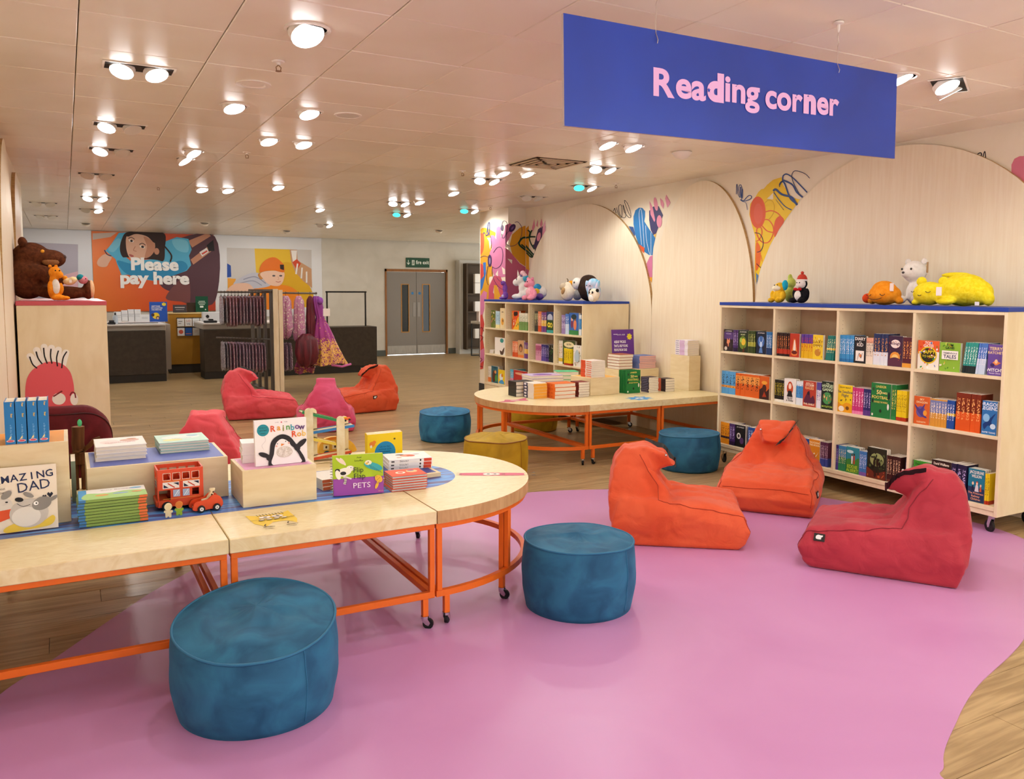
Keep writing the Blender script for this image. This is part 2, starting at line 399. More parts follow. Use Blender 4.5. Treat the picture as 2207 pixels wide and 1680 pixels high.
def straight_unit(label, x0, x1, y0, y1, h, legs, group, skip_front=False):
    t = thing('table_unit', label, 'table', ((x0+x1)/2, (y0+y1)/2, 0), group=group); cx, cy = (x0+x1)/2, (y0+y1)/2
    a, b = (x1-x0)/2-0.002, (y1-y0)/2; th = 0.062; zt = h-th
    MB().bbox(-a, a, -b, b, zt, h, 0.003).build('table_top', [M_top], t)
    ia, ib = a-0.006, b-0.012
    for n_, (p, q, r, s) in (('rail', (-ia, ia, -ib, -ib+TB)), ('rail', (-ia, ia, ib-TB, ib)), ('rail', (-ia, -ia+TB, -ib+TB, ib-TB)), ('rail', (ia-TB, ia, -ib+TB, ib-TB))):
        MB().bbox(p, q, r, s, zt-TB, zt, 0.002).build('top_rail', M_orange, t)
        MB().bbox(p, q, r, s, ZR0, ZR1, 0.002).build('lower_rail', M_orange, t)
    for sx in (-1, 1):
        for sy in (-1, 1):
            px_ = sx*(ia-TB/2); py_ = sy*(ib-TB/2)
            MB().bbox(px_-TB/2, px_+TB/2, py_-TB/2, py_+TB/2, ZR1, zt-TB, 0.002).build('post', M_orange, t)
            lx = px_-sx*0.035
            MB().bbox(lx-0.0135, lx+0.0135, py_-0.0135, py_+0.0135, 0.062, ZR0, 0.001).build('leg', M_orange, t)
            castor(t, lx, py_, 0.062, 0.5 if sx < 0 else -0.6)
    return t
def ellpts(a, b, s, n=36):
    return [(s*a*math.cos(-PI/2+PI*i/n), b*math.sin(-PI/2+PI*i/n)) for i in range(n+1)]
def round_unit(label, cx, cy, a, b, h, s, group, postangs):
    t = thing('table_end_unit', label, 'table', (cx, cy, 0), group=group); th = 0.062; zt = h-th
    P = ellpts(a, b, s); P = P if s > 0 else P[::-1]
    mb = MB().prism([(x+s*0.002, y) for x, y in P], zt, h, 0, side=1); o = mb.build('table_top', [M_top, M_topedge], t)
    def band(i0, i1, z0, z1):
        A = ellpts(a-i0, b-i0, s); B = ellpts(a-i1, b-i1, s); m = MB(); k = len(A)
        vs = [(x, y, z0) for x, y in A]+[(x, y, z1) for x, y in A]+[(x, y, z0) for x, y in B]+[(x, y, z1) for x, y in B]; fs = []
        for i in range(k-1):
            fs += [(i, i+1, k+i+1, k+i), (2*k+i+1, 2*k+i, 3*k+i, 3*k+i+1), (k+i, k+i+1, 3*k+i+1, 3*k+i), (i+1, i, 2*k+i, 2*k+i+1)]
        fs += [(0, k, 3*k, 2*k), (k-1, 3*k-1, 4*k-1, 2*k-1)]
        return m.add(vs, fs)
    band(0.012, 0.012+TB, zt-TB, zt).build('top_rail', M_orange, t); band(0.012, 0.012+TB, ZR0, ZR1).build('lower_rail', M_orange, t)
    ib = b-0.012; x0 = s*0.004; x1 = s*(0.004+TB); lo, hi = min(x0, x1), max(x0, x1)
    MB().bbox(lo, hi, -ib+TB, ib-TB, zt-TB, zt, 0.002).build('top_rail', M_orange, t); MB().bbox(lo, hi, -ib, ib, ZR0, ZR1, 0.002).build('lower_rail', M_orange, t)
    for sy in (-1, 1):
        py_ = sy*(ib-TB/2); MB().bbox(lo, hi, py_-TB/2, py_+TB/2, ZR1, zt, 0.002).build('post', M_orange, t)
        lx = s*0.055; MB().bbox(lx-0.0135, lx+0.0135, py_-0.0135, py_+0.0135, 0.062, ZR0, 0.001).build('leg', M_orange, t); castor(t, lx, py_, 0.062, 0.9)
    for ang in postangs:
        c_, s_ = math.cos(ang), math.sin(ang); X, Y = s*(a-0.026)*c_, (b-0.026)*s_
        T = Matrix.Translation((X, Y, 0)) @ Matrix.Rotation(math.atan2(s_*a, s*c_*b), 4, 'Z')
        MB().bbox(-TB/2, TB/2, -TB/2, TB/2, ZR1, zt-TB, 0.002, 0, T).build('post', M_orange, t)
        T2 = Matrix.Translation((X-s*0.03*c_, Y-0.03*s_, 0)) @ Matrix.Rotation(math.atan2(s_*a, s*c_*b), 4, 'Z')
        MB().bbox(-TB/2, TB/2, -TB/2, TB/2, 0.062, zt-TB, 0.001, 0, T2).build('leg', M_orange, t)
        castor(t, X-s*0.03*c_, Y-0.03*s_, 0.062, ang)
    return t
TH, TY0, TY1 = 0.567, 3.47, 5.01
nt1 = straight_unit('wooden display table with orange steel frame, carrying toy bus and stacked picture books', -0.375, 0.560, TY0, TY1, TH, None, 'long display table in front')
nt2 = straight_unit('wooden display table section with yellow creature sticker and pink-topped box', 0.560, 1.497, TY0, TY1, TH, None, 'long display table in front')
nt3 = round_unit('rounded wooden table end with pink oblong sticker, orange curved rails', 1.497, (TY0+TY1)/2, 0.82, 0.77, TH, 1, 'long display table in front', (0.0, 0.95, -0.95))
# far table a little lower
FH, FY0, FY1 = 0.56, 6.17, 7.77
ft1 = straight_unit('wooden table section against the wall carrying the tall cream box', 5.02, 5.86, FY0, FY1, FH, None, 'table of stacked books')
ft2 = straight_unit('wooden table section with blue splash sticker and green books', 4.18, 5.02, FY0, FY1, FH, None, 'table of stacked books')
ft3 = round_unit('rounded wooden table end with rose sticker, before the low cube shelves', 4.18, (FY0+FY1)/2, 0.68, 0.80, FH, -1, 'table of stacked books', (-0.35, 0.75))
# ---- blue brush-painted strip down the near table
def brush_mat():
    m, n, l, b = newmat('blue_brushwork'); tc = n.new('ShaderNodeTexCoord'); mp = n.new('ShaderNodeMapping'); mp.inputs['Scale'].default_value = (0.7, 7, 1); mp.inputs['Rotation'].default_value = (0, 0, 0.12)
    nz = n.new('ShaderNodeTexNoise'); nz.inputs['Scale'].default_value = 2.2; nz.inputs['Detail'].default_value = 3; nz.inputs['Distortion'].default_value = 0.5
    l.new(tc.outputs['Object'], mp.inputs[0]); l.new(mp.outputs[0], nz.inputs['Vector'])
    r = ramp(n, [(0.0, lin('#4A5FA8')), (0.40, lin('#3B62B8')), (0.45, lin('#4F93DE')), (0.52, lin('#5AA2E6')), (0.56, lin('#5C5796')), (0.64, lin('#463F78')), (0.68, lin('#3F74CC'))], 'LINEAR'); l.new(nz.outputs[0], r.inputs[0])
    l.new(r.outputs[0], b.inputs['Base Color']); b.inputs['Roughness'].default_value = 0.4; return m
M_brush = brush_mat(); BY0, BY1, BX = 3.91, 4.57, 1.905
for o, x0, x1 in ((nt1, -0.375, 0.558), (nt2, 0.562, 1.495)):
    cx, cy = o.location.x, o.location.y
    Art().rect(x0-cx, BY0-cy, x1-cx, BY1-cy, M_brush).build('painted_strip', o, lambda a, b: (a, b, TH), (0, 0, 1))
cy = nt3.location.y; pts = [(0.002, BY0-cy)]+[(0.10+0.31*math.cos(-PI/2+PI*i/20), (BY0+BY1)/2-cy+0.33*math.sin(-PI/2+PI*i/20)) for i in range(21)]+[(0.002, BY1-cy)]
Art().poly(pts, M_brush).build('painted_strip', nt3, lambda a, b: (a, b, TH), (0, 0, 1))
# ---- stickers on the table tops (drawn in metres on the top)
def sticker(o, h, cx, cy, rot, A):
    c, s = math.cos(rot), math.sin(rot); lx, ly = cx-o.location.x, cy-o.location.y
    return A.build('sticker', o, lambda a, b: (lx+a*c-b*s, ly+a*s+b*c, h+0.0006), (0, 0, 1))
A = Art(); Yl, Dk, Wh = '#F2D04E', '#4A3A20', '#FBF6EA'
A.poly([(-.10, .13), (-.055, .10), (.05, .10), (.095, .135), (.10, -.02), (.085, -.08), (.05, -.03), (-.01, -.03), (-.05, -.09), (-.09, -.02)], Yl)
for k in range(9): A.stroke([(-.055+k*.014, .115+.004*math.sin(k)), (-.05+k*.014, .085)], .003, Dk, False)
for sx in (-1, 1): A.ell(sx*.028, .055, .026, .019, Wh); A.ell(sx*.028+.002, .056, .009, .007, Dk)
A.stroke([(-.10, .02), (-.06, .022), (-.02, .018), (.02, .022), (.06, .018), (.10, .022)], .003, Dk)
for k in range(4): A.ell(-.05+k*.033, .012, .014, .009, Dk); A.ell(-.05+k*.033, .013, .012, .007, Wh)
for sx in (-1, 1): A.stroke([(sx*.05, -.07), (sx*.05-.008, -.10), (sx*.05+.03, -.118)], .006, Dk); A.stroke([(sx*.05-.02, -.12), (sx*.05+.03, -.118)], .005, Dk)
p = at('z', TH, 590, 1122); sticker(nt2, TH, p.x, p.y, 0.0, A)
A = Art(); Pk = '#D9627A'
A.poly([(-.15+.0, -.03), (.15, -.03), (.18, 0), (.15, .034), (-.15, .034), (-.18, 0)], Pk, True)
A.ell(-.02, .002, .03, .026, Wh); A.ell(.02, .002, .026, .022, Wh); A.ell(-.02, .002, .010, .010, Dk); A.ell(.018, .002, .009, .009, Dk)
A.stroke([(.055, -.012), (.075, 0), (.055, .014)], .004, Dk)
for k in range(5): A.stroke([(-.17, -.02+k*.01), (-.20, -.03+k*.015)], .002, Dk, False)
for sy in (-1, 1): A.ell(.235, sy*.03+.0, .013, .008, Dk); A.stroke([(.17, sy*.016), (.225, sy*.03)], .002, Dk, False)
p = at('z', TH, 1060, 1023); sticker(nt3, TH, p.x, p.y, -0.48, A)
A = Art(); A.poly([(-.20, -.02), (-.12, .02), (-.06, .10), (.0, .06), (.10, .09), (.18, .12), (.12, .02), (.10, -.06), (0, -.03), (-.08, -.07)], '#D2697F', True); A.ell(.0, .02, .05, .018, '#F3DAD3')
p = at('z', FH, 1112, 864); sticker(ft3, FH, p.x, p.y, 0.0, A)
A = Art(); star = [((.16 if k % 2 else .10)*math.cos(k*PI/9), (.13 if k % 2 else .08)*math.sin(k*PI/9)) for k in range(18)]
A.poly(star, '#4E9CD8'); A.ell(0, .0, .05, .035, '#F2F4F6'); A.ell(.0, .0, .015, .012, '#33507A')
p = at('z', FH, 1378, 859); sticker(ft2, FH, p.x, p.y, 0.3, A)
# ================================================================== POUFS
def velvet(h1, h2):
    k = ('velvet', h1)
    if k in _M: return _M[k]
    m = grain(h1, h2, (1, 1, 1), 7.0, 8.0, rough=0.62, spec=0.2, bump=0.18, dist=0.8, lo=0.25, hi=0.80).copy()
    b = m.node_tree.nodes['Principled BSDF']; b.inputs['Sheen Weight'].default_value = 0.55; b.inputs['Sheen Roughness'].default_value = 0.35
    b.inputs['Sheen Tint'].default_value = lin(h2); _M[k] = m; return m
def pouf(label, x, y, r, h, c, seed, slump=0.0, sdir=0.0, dome=0.035, group='velvet poufs', lean=0.0):
    t = thing('pouf', label, 'pouf', (x, y, 0.004), group=group); n = 64
    c1, c2, cp = c; off = Vector((seed*7.3, seed*3.1, 0))
    def nz(a, z, f=1.5): return noise.noise(Vector((math.cos(a)*f, math.sin(a)*f, z*f*2))+off)
    def rim(a): return h-slump*(0.5+0.5*math.cos(a-sdir))+0.010*nz(a, 9, 1.2)
    def shift(z): return lean*z
    mb = MB(); rows = 14; vs = []; fs = []
    for i in range(rows+1):
        q = i/rows
        for j in range(n):
            a = 2*PI*j/n; z = q*rim(a); e = 1-0.05*(1-q)**3-0.02*q**6+0.035*math.sin(PI*min(1, q*1.02))
            rr = r*(e+0.022*nz(a, z*4)*(0.4+0.6*math.sin(PI*q))); rr -= 0.015*math.exp(-((q-0.12)/0.07)**2)*max(0, nz(a, 3, 2.2))*4*r
            vs.append((rr*math.cos(a)+math.cos(sdir)*shift(z), rr*math.sin(a)+math.sin(sdir)*shift(z), z))
    for i in range(rows):
        for j in range(n): j2 = (j+1) % n; fs.append((i*n+j, i*n+j2, (i+1)*n+j2, (i+1)*n+j))
    fs.append(list(range(n-1, -1, -1))); mb.add(vs, fs); mb.build('side', velvet(c1, c2), t, smooth=True)
    top = vs[rows*n:]; cx = sum(v[0] for v in top)/n; cy = sum(v[1] for v in top)/n; cz = sum(v[2] for v in top)/n
    mb = MB(); vs2 = list(top); fs2 = []; R_ = 10
    for i in range(1, R_+1):
        q = 1-i/R_
        for j in range(n):
            a = 2*PI*j/n; ex, ey, ez = top[j]
            zz = ez*q+cz*(1-q)+dome*(1-q**2.2)+0.02*noise.noise(Vector((q*2.4*math.cos(a), q*2.4*math.sin(a), seed*2.0)))*(1-q**6)
            zz -= 0.012*abs(noise.noise(Vector((a*2.2, q*1.5, seed+5.0))))*math.sin(PI*q)
            zz -= 0.022*math.exp(-((q-0.30)/0.2)**2)*max(0, math.cos(a-2.2-seed))
            vs2.append((cx+(ex-cx)*q, cy+(ey-cy)*q, zz))
    for i in range(R_):
        for j in range(n): j2 = (j+1) % n; fs2.append((i*n+j, i*n+j2, (i+1)*n+j2, (i+1)*n+j))
    mb.add(vs2, fs2); mb.build('top_cushion', velvet(c1, c2), t, smooth=True)
    MB().tube([(v[0]*1.004, v[1]*1.004, v[2]-0.001) for v in top], 0.0055, 6, closed=True).build('piping', flat(cp, 0.6), t, smooth=True)
    sj = int(n*0.82) % n; MB().tube([(vs[i*n+sj][0]*1.002, vs[i*n+sj][1]*1.002, vs[i*n+sj][2]) for i in range(1, rows+1)], 0.0022, 5).build('seam', flat(cp, 0.7), t, smooth=True)
    return t
TEAL = ('#1D4A6C', '#357A9C', '#2A6E92'); MUST = ('#9C7A10', '#C4A024', '#8A5A1A')
pouf('teal velvet pouf in front of the orange-framed table, slumped forward', 0.60, 3.16, 0.305, 0.375, TEAL, 1.0, 0.085, -1.9, 0.05)
pouf('teal velvet pouf beside the rounded table end on the pink floor', 2.255, 3.415, 0.282, 0.345, TEAL, 2.0, 0.01, 0.5, 0.028)
pouf('teal velvet pouf between far table and long bookcase', 4.925, 5.665, 0.272, 0.322, TEAL, 3.0, 0.008, 2.0, 0.004)
pouf('mustard velvet pouf in front of the far table end', 3.18, 6.11, 0.270, 0.35, MUST, 4.0, 0.006, 1.0, 0.045)
pouf('bright blue velvet pouf with leg of the far table before it', 3.545, 8.0, 0.272, 0.31, ('#1F4F78', '#3B8CB8', '#2B6E96'), 5.0, 0.02, -2.2, 0.045)
pouf('mustard velvet pouf in the shade behind the far table', 4.72, 8.12, 0.275, 0.32, MUST, 6.0, 0.0, 0.0, 0.03)
# ---- maroon velvet tub chair by the cabinet
t = thing('tub_chair', 'maroon velvet tub chair before the pink monster cabinet', 'chair', (-0.03, 6.52, 0.0), rotz=0.0)
M_mar = velvet('#4C0F16', '#74222A')
P = [(0.225, 0.30), (0.235, 0.33), (0.235, 0.74), (0.24, 0.79), (0.262, 0.815), (0.285, 0.80), (0.292, 0.76), (0.290, 0.30)]
mb = MB(); n = 30; vs = []; fs = []; k = len(P)
for j in range(n+1):
    a = math.radians(-118+236*j/n); dz = -0.42*(max(0, abs(a)-0.35)/1.7)**1.8
    for rr, z in P: vs.append((rr*math.sin(a), -rr*math.cos(a)*1.05, z+(dz if z > 0.5 else 0)))
for j in range(n):
    for i in range(k): i2 = (i+1) % k; fs.append((j*k+i, (j+1)*k+i, (j+1)*k+i2, j*k+i2))
fs += [list(range(k)), [n*k+i for i in range(k-1, -1, -1)]]
mb.add(vs, fs).build('backrest', M_mar, t, smooth=True)
MB().lathe([(0.10, 0.10), (0.26, 0.12), (0.285, 0.18), (0.285, 0.40), (0.26, 0.45), (0.12, 0.475), (0, 0.48)], 36).build('seat', M_mar, t, smooth=True)
MB().lathe([(0.0, 0.0), (0.22, 0.0), (0.24, 0.02), (0.24, 0.10), (0.0, 0.11)], 32).build('base', flat('#B8432E', 0.6), t, smooth=True)
MB().tube([(0.292*math.sin(math.radians(-118+236*j/40)), -0.292*1.05*math.cos(math.radians(-118+236*j/40)), 0.76-0.42*(max(0, abs(math.radians(-118+236*j/40))-0.35)/1.7)**1.8) for j in range(41)], 0.005, 6).build('piping', flat('#3A0A10', 0.6), t, smooth=True)
# ================================================================== BEAN BAGS
def fabric(h1, h2):
    k = ('fabric', h1)
    if k in _M: return _M[k]
    m, n, l, b = newmat('canvas_'+h1.strip('#')); tc = n.new('ShaderNodeTexCoord')
    nz = n.new('ShaderNodeTexNoise'); nz.inputs['Scale'].default_value = 3.0; nz.inputs['Detail'].default_value = 2; l.new(tc.outputs['Object'], nz.inputs['Vector'])
    r = ramp(n, [(0.35, lin(h1)), (0.65, lin(h2))]); l.new(nz.outputs[0], r.inputs[0]); l.new(r.outputs[0], b.inputs['Base Color'])
    b.inputs['Roughness'].default_value = 0.72; b.inputs['Specular IOR Level'].default_value = 0.2; b.inputs['Sheen Weight'].default_value = 0.12
    n2 = n.new('ShaderNodeTexNoise'); n2.inputs['Scale'].default_value = 9.0; n2.inputs['Detail'].default_value = 3; n2.inputs['Distortion'].default_value = 1.2; l.new(tc.outputs['Object'], n2.inputs['Vector'])
    bp = n.new('ShaderNodeBump'); bp.inputs['Strength'].default_value = 0.35; bp.inputs['Distance'].default_value = 0.02; l.new(n2.outputs[0], bp.inputs['Height']); l.new(bp.outputs[0], b.inputs['Normal'])
    _M[k] = m; return m
def hullmesh(pieces):
    bm = bmesh.new()
    for pts in pieces:
        b2 = bmesh.new(); vs = [b2.verts.new(p) for p in pts]
        r = bmesh.ops.convex_hull(b2, input=vs); junk = [e for e in r['geom_interior']+r['geom_unused'] if isinstance(e, bmesh.types.BMVert)]
        bmesh.ops.delete(b2, geom=list(set(junk)), context='VERTS'); me = bpy.data.meshes.new('h'); b2.to_mesh(me); b2.free(); bm.from_mesh(me); bpy.data.meshes.remove(me)
    return bm
def beanbag(label, x, y, face, cols, seed, fold=1.0, size=1.0, back_view=False, upright=False, tagpos=None, group='bean bags', zs=1.0, strap=True):
    """local +x is the seat side; face = world direction of the seat"""
    rz = math.atan2(face[1], face[0]); t = thing('bean_bag', label, 'bean bag', (x, y, 0.004), rz, group)
    seat = [(.42, .33, .03), (.42, -.33, .03), (.455, .35, .12), (.455, -.35, .12), (.40, .30, .235), (.40, -.30, .235), (.20, .30, .275), (.20, -.30, .275), (-.38, .33, .0), (-.38, -.33, .0), (-.42, .36, .13), (-.42, -.36, .13), (-.36, .30, .30), (-.36, -.30, .30), (.38, .33, 0), (.38, -.33, 0), (.0, .36, .22), (.0, -.36, .22)]
    back = [(-.42, .32, .10), (-.42, -.32, .10), (-.44, .27, .30), (-.44, -.27, .30), (-.40, .15, .50), (-.40, -.15, .50), (-.34, .10, .585), (-.34, -.10, .585), (-.22, .13, .575), (-.22, -.13, .575), (-.04, .26, .30), (-.04, -.26, .30), (-.05, .32, .10), (-.05, -.32, .10)]
    tip = [(-.34, .10, .57), (-.34, -.10, .57), (-.20, .145, .60), (-.20, -.145, .60), (-.07, .12, .55), (-.07, -.12, .55), (.015, .075, .455), (.015, -.075, .455), (-.10, .09, .43), (-.10, -.09, .43)]
    spout = [(-.33, .13, .50), (-.33, -.13, .50), (-.19, .12, .50), (-.19, -.12, .50), (-.30, .125, .66), (-.30, -.125, .66), (-.22, .12, .66), (-.22, -.12, .66), (-.26, .10, .40), (-.26, -.10, .40)]
    bm = hullmesh([seat, back, spout if upright else tip]); me = bpy.data.meshes.new('bag'); bm.to_mesh(me); bm.free()
    ob = bpy.data.objects.new('bag', me); COL.objects.link(ob)
    md = ob.modifiers.new('r', 'REMESH'); md.mode = 'VOXEL'; md.voxel_size = 0.0145
    ms = ob.modifiers.new('s', 'SMOOTH'); ms.factor = 0.5; ms.iterations = 9
    dg = bpy.context.evaluated_depsgraph_get(); ev = ob.evaluated_get(dg); m2 = bpy.data.meshes.new_from_object(ev); bpy.data.objects.remove(ob); bpy.data.meshes.remove(me)
    off = Vector((seed*3.7, seed*1.9, seed*5.3)); bmx = bmesh.new(); bmx.from_mesh(m2); bmx.normal_update()
    for v in bmx.verts:
        p = v.co; q = p*5.0+off
        d = 0.016*noise.noise(q*0.6)
        # creases gather around the hollow between seat and back and under the folded tip
        cre = math.exp(-((p.x-0.02)**2+(p.z-0.30)**2)/0.035)+0.8*math.exp(-((p.x+0.20)**2+(p.z-0.50)**2)/0.02)
        w = 1-abs(noise.noise(Vector((q.x*0.55+1.5*noise.noise(q*0.5), q.y*1.7, q.z*0.9))))*2
        d += 0.022*(w*w if w > 0 else 0)*(0.20+cre)*(-1)+0.010*cre
        w2 = 1-abs(noise.noise(Vector((q.x*1.9, q.y*0.8, q.z*1.6+3))))*2.4
        d -= 0.009*max(0, w2)**3
        if p.z < 0.05: d *= p.z/0.05
        v.co = p+v.normal*d
    for _ in range(1): bmesh.ops.smooth_vert(bmx, verts=bmx.verts[:], factor=0.35, use_axis_x=True, use_axis_y=True, use_axis_z=True)
    for v in bmx.verts:
        v.co.z = max(0.0, v.co.z)*zs; v.co *= size
    tree = BVHTree.FromBMesh(bmx); bmx.to_mesh(m2); bmx.free()
    m2.materials.clear(); m2.materials.append(fabric(cols[0], cols[1])); m2.polygons.foreach_set('use_smooth', [True]*len(m2.polygons))
    link('bag_body', m2, t)
    def onto(pts, lift=0.001, n=8):
        out = []
        for i in range(len(pts)-1):
            a, b = Vector(pts[i]), Vector(pts[i+1])
            for j in range(n): out.append(a.lerp(b, j/n))
        out.append(Vector(pts[-1])); res = []
        for p in out:
            p = Vector((p.x, p.y, p.z*zs))*size; q, nn, _, _ = tree.find_nearest(p); res.append(q+nn*lift)
        return res
    dk = fabric(cols[2], cols[2])
    for s in (-1, 1):
        MB().tube(onto([(.47, s*.31, .07), (.42, s*.33, .22), (.10, s*.36, .28), (-.10, s*.32, .36), (-.24, s*.16, .56)]), 0.0024, 5).build('seam', dk, t)
    MB().tube(onto([(.47, -.30, .20), (.48, 0, .22), (.47, .30, .20)]), 0.0024, 5).build('seam', dk, t)
    if strap:
        z0 = 0.50 if not upright else 0.62
        pts = [(-.20, .13, .585), (-.06, .135, .56), (.03, .10, .50), (.0, .03, .45)]; q = onto(pts, 0.004, 5)
        mb = MB(); k = len(q); wv = Vector((0.0, 0.016, 0.022))*size
        for i in range(k-1):
            a0, a1, b0, b1 = q[i]-wv, q[i]+wv, q[i+1]-wv, q[i+1]+wv; o = Vector((0.004, 0.004, 0.002))
            mb.add([a0, a1, b1, b0, a0+o, a1+o, b1+o, b0+o], [(3, 2, 1, 0), (4, 5, 6, 7), (0, 1, 5, 4), (1, 2, 6, 5), (2, 3, 7, 6), (3, 0, 4, 7)])
        mb.build('handle_strap', flat('#1F1D1E', 0.45), t)
        q0, n0, _, _ = tree.find_nearest(Vector((-.05, -.12, .55*zs))*size)
        MB().ball(q0+n0*0.003, 0.009, 10).build('eyelet', M_chrome, t)
    if tagpos:
        q0, n0, _, _ = tree.find_nearest(Vector((tagpos[0], tagpos[1], tagpos[2]*zs))*size); up = Vector((0, 0, 1)); ex = up.cross(n0).normalized(); ey = n0.cross(ex)
        T = Matrix(((ex.x, ey.x, n0.x, q0.x), (ex.y, ey.y, n0.y, q0.y), (ex.z, ey.z, n0.z, q0.z), (0, 0, 0, 1)))
        lt = MB().box(-.030, .030, -.022, .022, 0.0, 0.006, 0, T).build('fabric_tag', flat('#26221F', 0.6), t)
        lg = MB().prism(smoothpts([(-.016, -.010), (-.018, .006), (-.006, .014), (.008, .012), (.018, .013), (.017, .003), (.010, .0), (.010, -.011)], True, 4), 0.006, 0.0066, 0, T).build('bear_logo', flat('#F2EFEA', 0.6), lt)
    return t
ORG = ('#D6502A', '#E0603A', '#A83418'); RED = ('#A62F3D', '#B83A46', '#7E1F2C'); COR = ('#DE4A57', '#E85F68', '#B03340'); HOT = ('#D94A6E', '#E2628A', '#A83456')
beanbag('orange bean bag with folded pink-lit back, seat turned to the bookcase', 3.49, 4.14, (0.80, -0.60), ORG, 1.0, tagpos=None)
beanbag('orange bean bag facing the viewer in front of the bookcase', 4.68, 4.43, (-0.80, -0.60), ORG, 2.3, tagpos=(0.3, 0.36, .16))
beanbag('dark red bean bag with black strap lying by the wood floor edge', 4.22, 3.10, (-0.55, 0.83), RED, 3.6, tagpos=(0.33, 0.36, .20))
beanbag('coral bean bag with strap, left of the row before the clothes rail', 2.12, 10.62, (1, -0.12), COR, 4.1, size=1.02)
beanbag('hot pink bean bag with upright neck, in the middle of the row', 2.62, 9.33, (0.25, 0.97), HOT, 5.2, upright=True, strap=False, size=0.92)
beanbag('orange bean bag with white-logo tag, at the end of the row by the open floor', 3.43, 10.53, (-1, -0.10), ORG, 6.4, tagpos=(-0.05, 0.36, .2), size=1.0)
beanbag('coral bean bag seen from behind the box with blue top', 1.08, 7.32, (0.35, 0.94), COR, 7.7, strap=False)
beanbag('flattened orange bean bag behind the white penguin book', 1.42, 6.42, (-0.5, -0.86), ORG, 8.8, zs=0.62, size=0.85)
# ================================================================== BOOKCASES AND BOOKS
M_bc = grain('#F0E1BF', '#E7D5AE', (3, 3, 1.0), 3.0, 5.0, rough=0.48, spec=0.3)
M_bcedge = flat('#F3E6CB', 0.5); M_bluetop = flat('#1B3FA0', 0.42, 0.4); M_redtop = flat('#C8525E', 0.45, 0.4)
M_back = grain('#CDB59A', '#C4AA8D', (3, 3, 1.0), 3.0, 4.0, rough=0.55, spec=0.25)
def bookcase(label, x0, depth, inner, ys, z0, shelves, ztop, topmat, castors=True, backx=None):
    """open face looks toward -x; ys = divider positions from far to near"""
    yA, yB = ys[-1], ys[0]; t = thing('bookcase', label, 'bookcase', (x0, (yA+yB)/2, 0)); cy = (yA+yB)/2; D = depth; th = 0.022
    for y in (yA, yB):
        s = 1 if y == yA else -1; a, b = sorted((y-cy, y-cy+s*th)); MB().bbox(0, D, a, b, z0, ztop, 0.0015).build('side_panel', M_bc, t)
    for y in ys[1:-1]:
        dv = MB().bbox(0.002, inner, y-cy-th/2, y-cy+th/2, shelves[-1], ztop-th, 0.0015).build('divider', M_bc, t)
    i = [yB-th]+[v for v in ys[1:-1]]+[yA+th]
    for k in range(len(i)-1):
        hi = i[k]-cy-(th/2 if k else 0); lo = i[k+1]-cy+(th/2 if k < len(i)-2 else 0)
        for z in shelves[:-1]:
            sh = MB().bbox(0.004, inner, lo, hi, z-th, z, 0.0015).build('shelf', M_bc, t)
        ph = MB()                                              # rows of peg holes in the sides of each bay
        for xx in (0.05, inner-0.05):
            z = shelves[-1]+0.10
            while z < ztop-0.08:
                for yy, sg in ((hi, -1), (lo, 1)):
                    T = Matrix.Translation((xx, yy+sg*0.0004, z)) @ Matrix.Rotation(PI/2, 4, 'X'); ph.lathe([(0.0, 0), (0.0028, 0)], 6, 0, T)
                z += 0.032
        tag(ph.build('peg_holes', flat('#6B5232', 0.8), t), kind='stuff')
    MB().bbox(0.0, D, yA-cy+th, yB-cy-th, shelves[-1]-0.03, shelves[-1], 0.0015).build('bottom_board', M_bc, t)
    MB().bbox(0.006, D-0.006, yA-cy+th, yB-cy-th, z0, shelves[-1]-0.033, 0.0015).build('plinth', M_bc, t)
    MB().bbox(0.0, D, yA-cy+th, yB-cy-th, ztop-th, ztop, 0.0015).build('top_board', M_bc, t)
    MB().box(inner, inner+0.012, yA-cy+th, yB-cy-th, shelves[-1], ztop-th).build('back_panel', M_back, t)
    MB().bbox(-0.004, D+0.004, yA-cy-0.004, yB-cy+0.004, ztop, ztop+0.028, 0.002).build('coloured_top', topmat, t)
    if castors:
        for y in (yA-cy+0.06, yB-cy-0.06):
            for x in (0.05, D-0.05): castor(t, x, y, z0, 1.2, 0.042)
    return t
BRX = 5.33; BRY = [5.745, 5.083, 4.424, 3.763, 3.100]; BRS = [1.053, 0.656, 0.186]
bookcase('long cream bookcase with blue top on castors, behind the bean bags', BRX, 0.53, 0.31, BRY, 0.12, BRS, 1.475, M_bluetop)
BLX = 5.245; BLY = [10.44, 9.807, 9.171, 8.542, 7.908]; BLS = [1.080, 0.712, 0.30]
bookcase('cream cube bookcase with blue top beside the painted pillar', BLX, 0.655, 0.275, BLY, 0.10, BLS, 1.450, M_bluetop, castors=False)
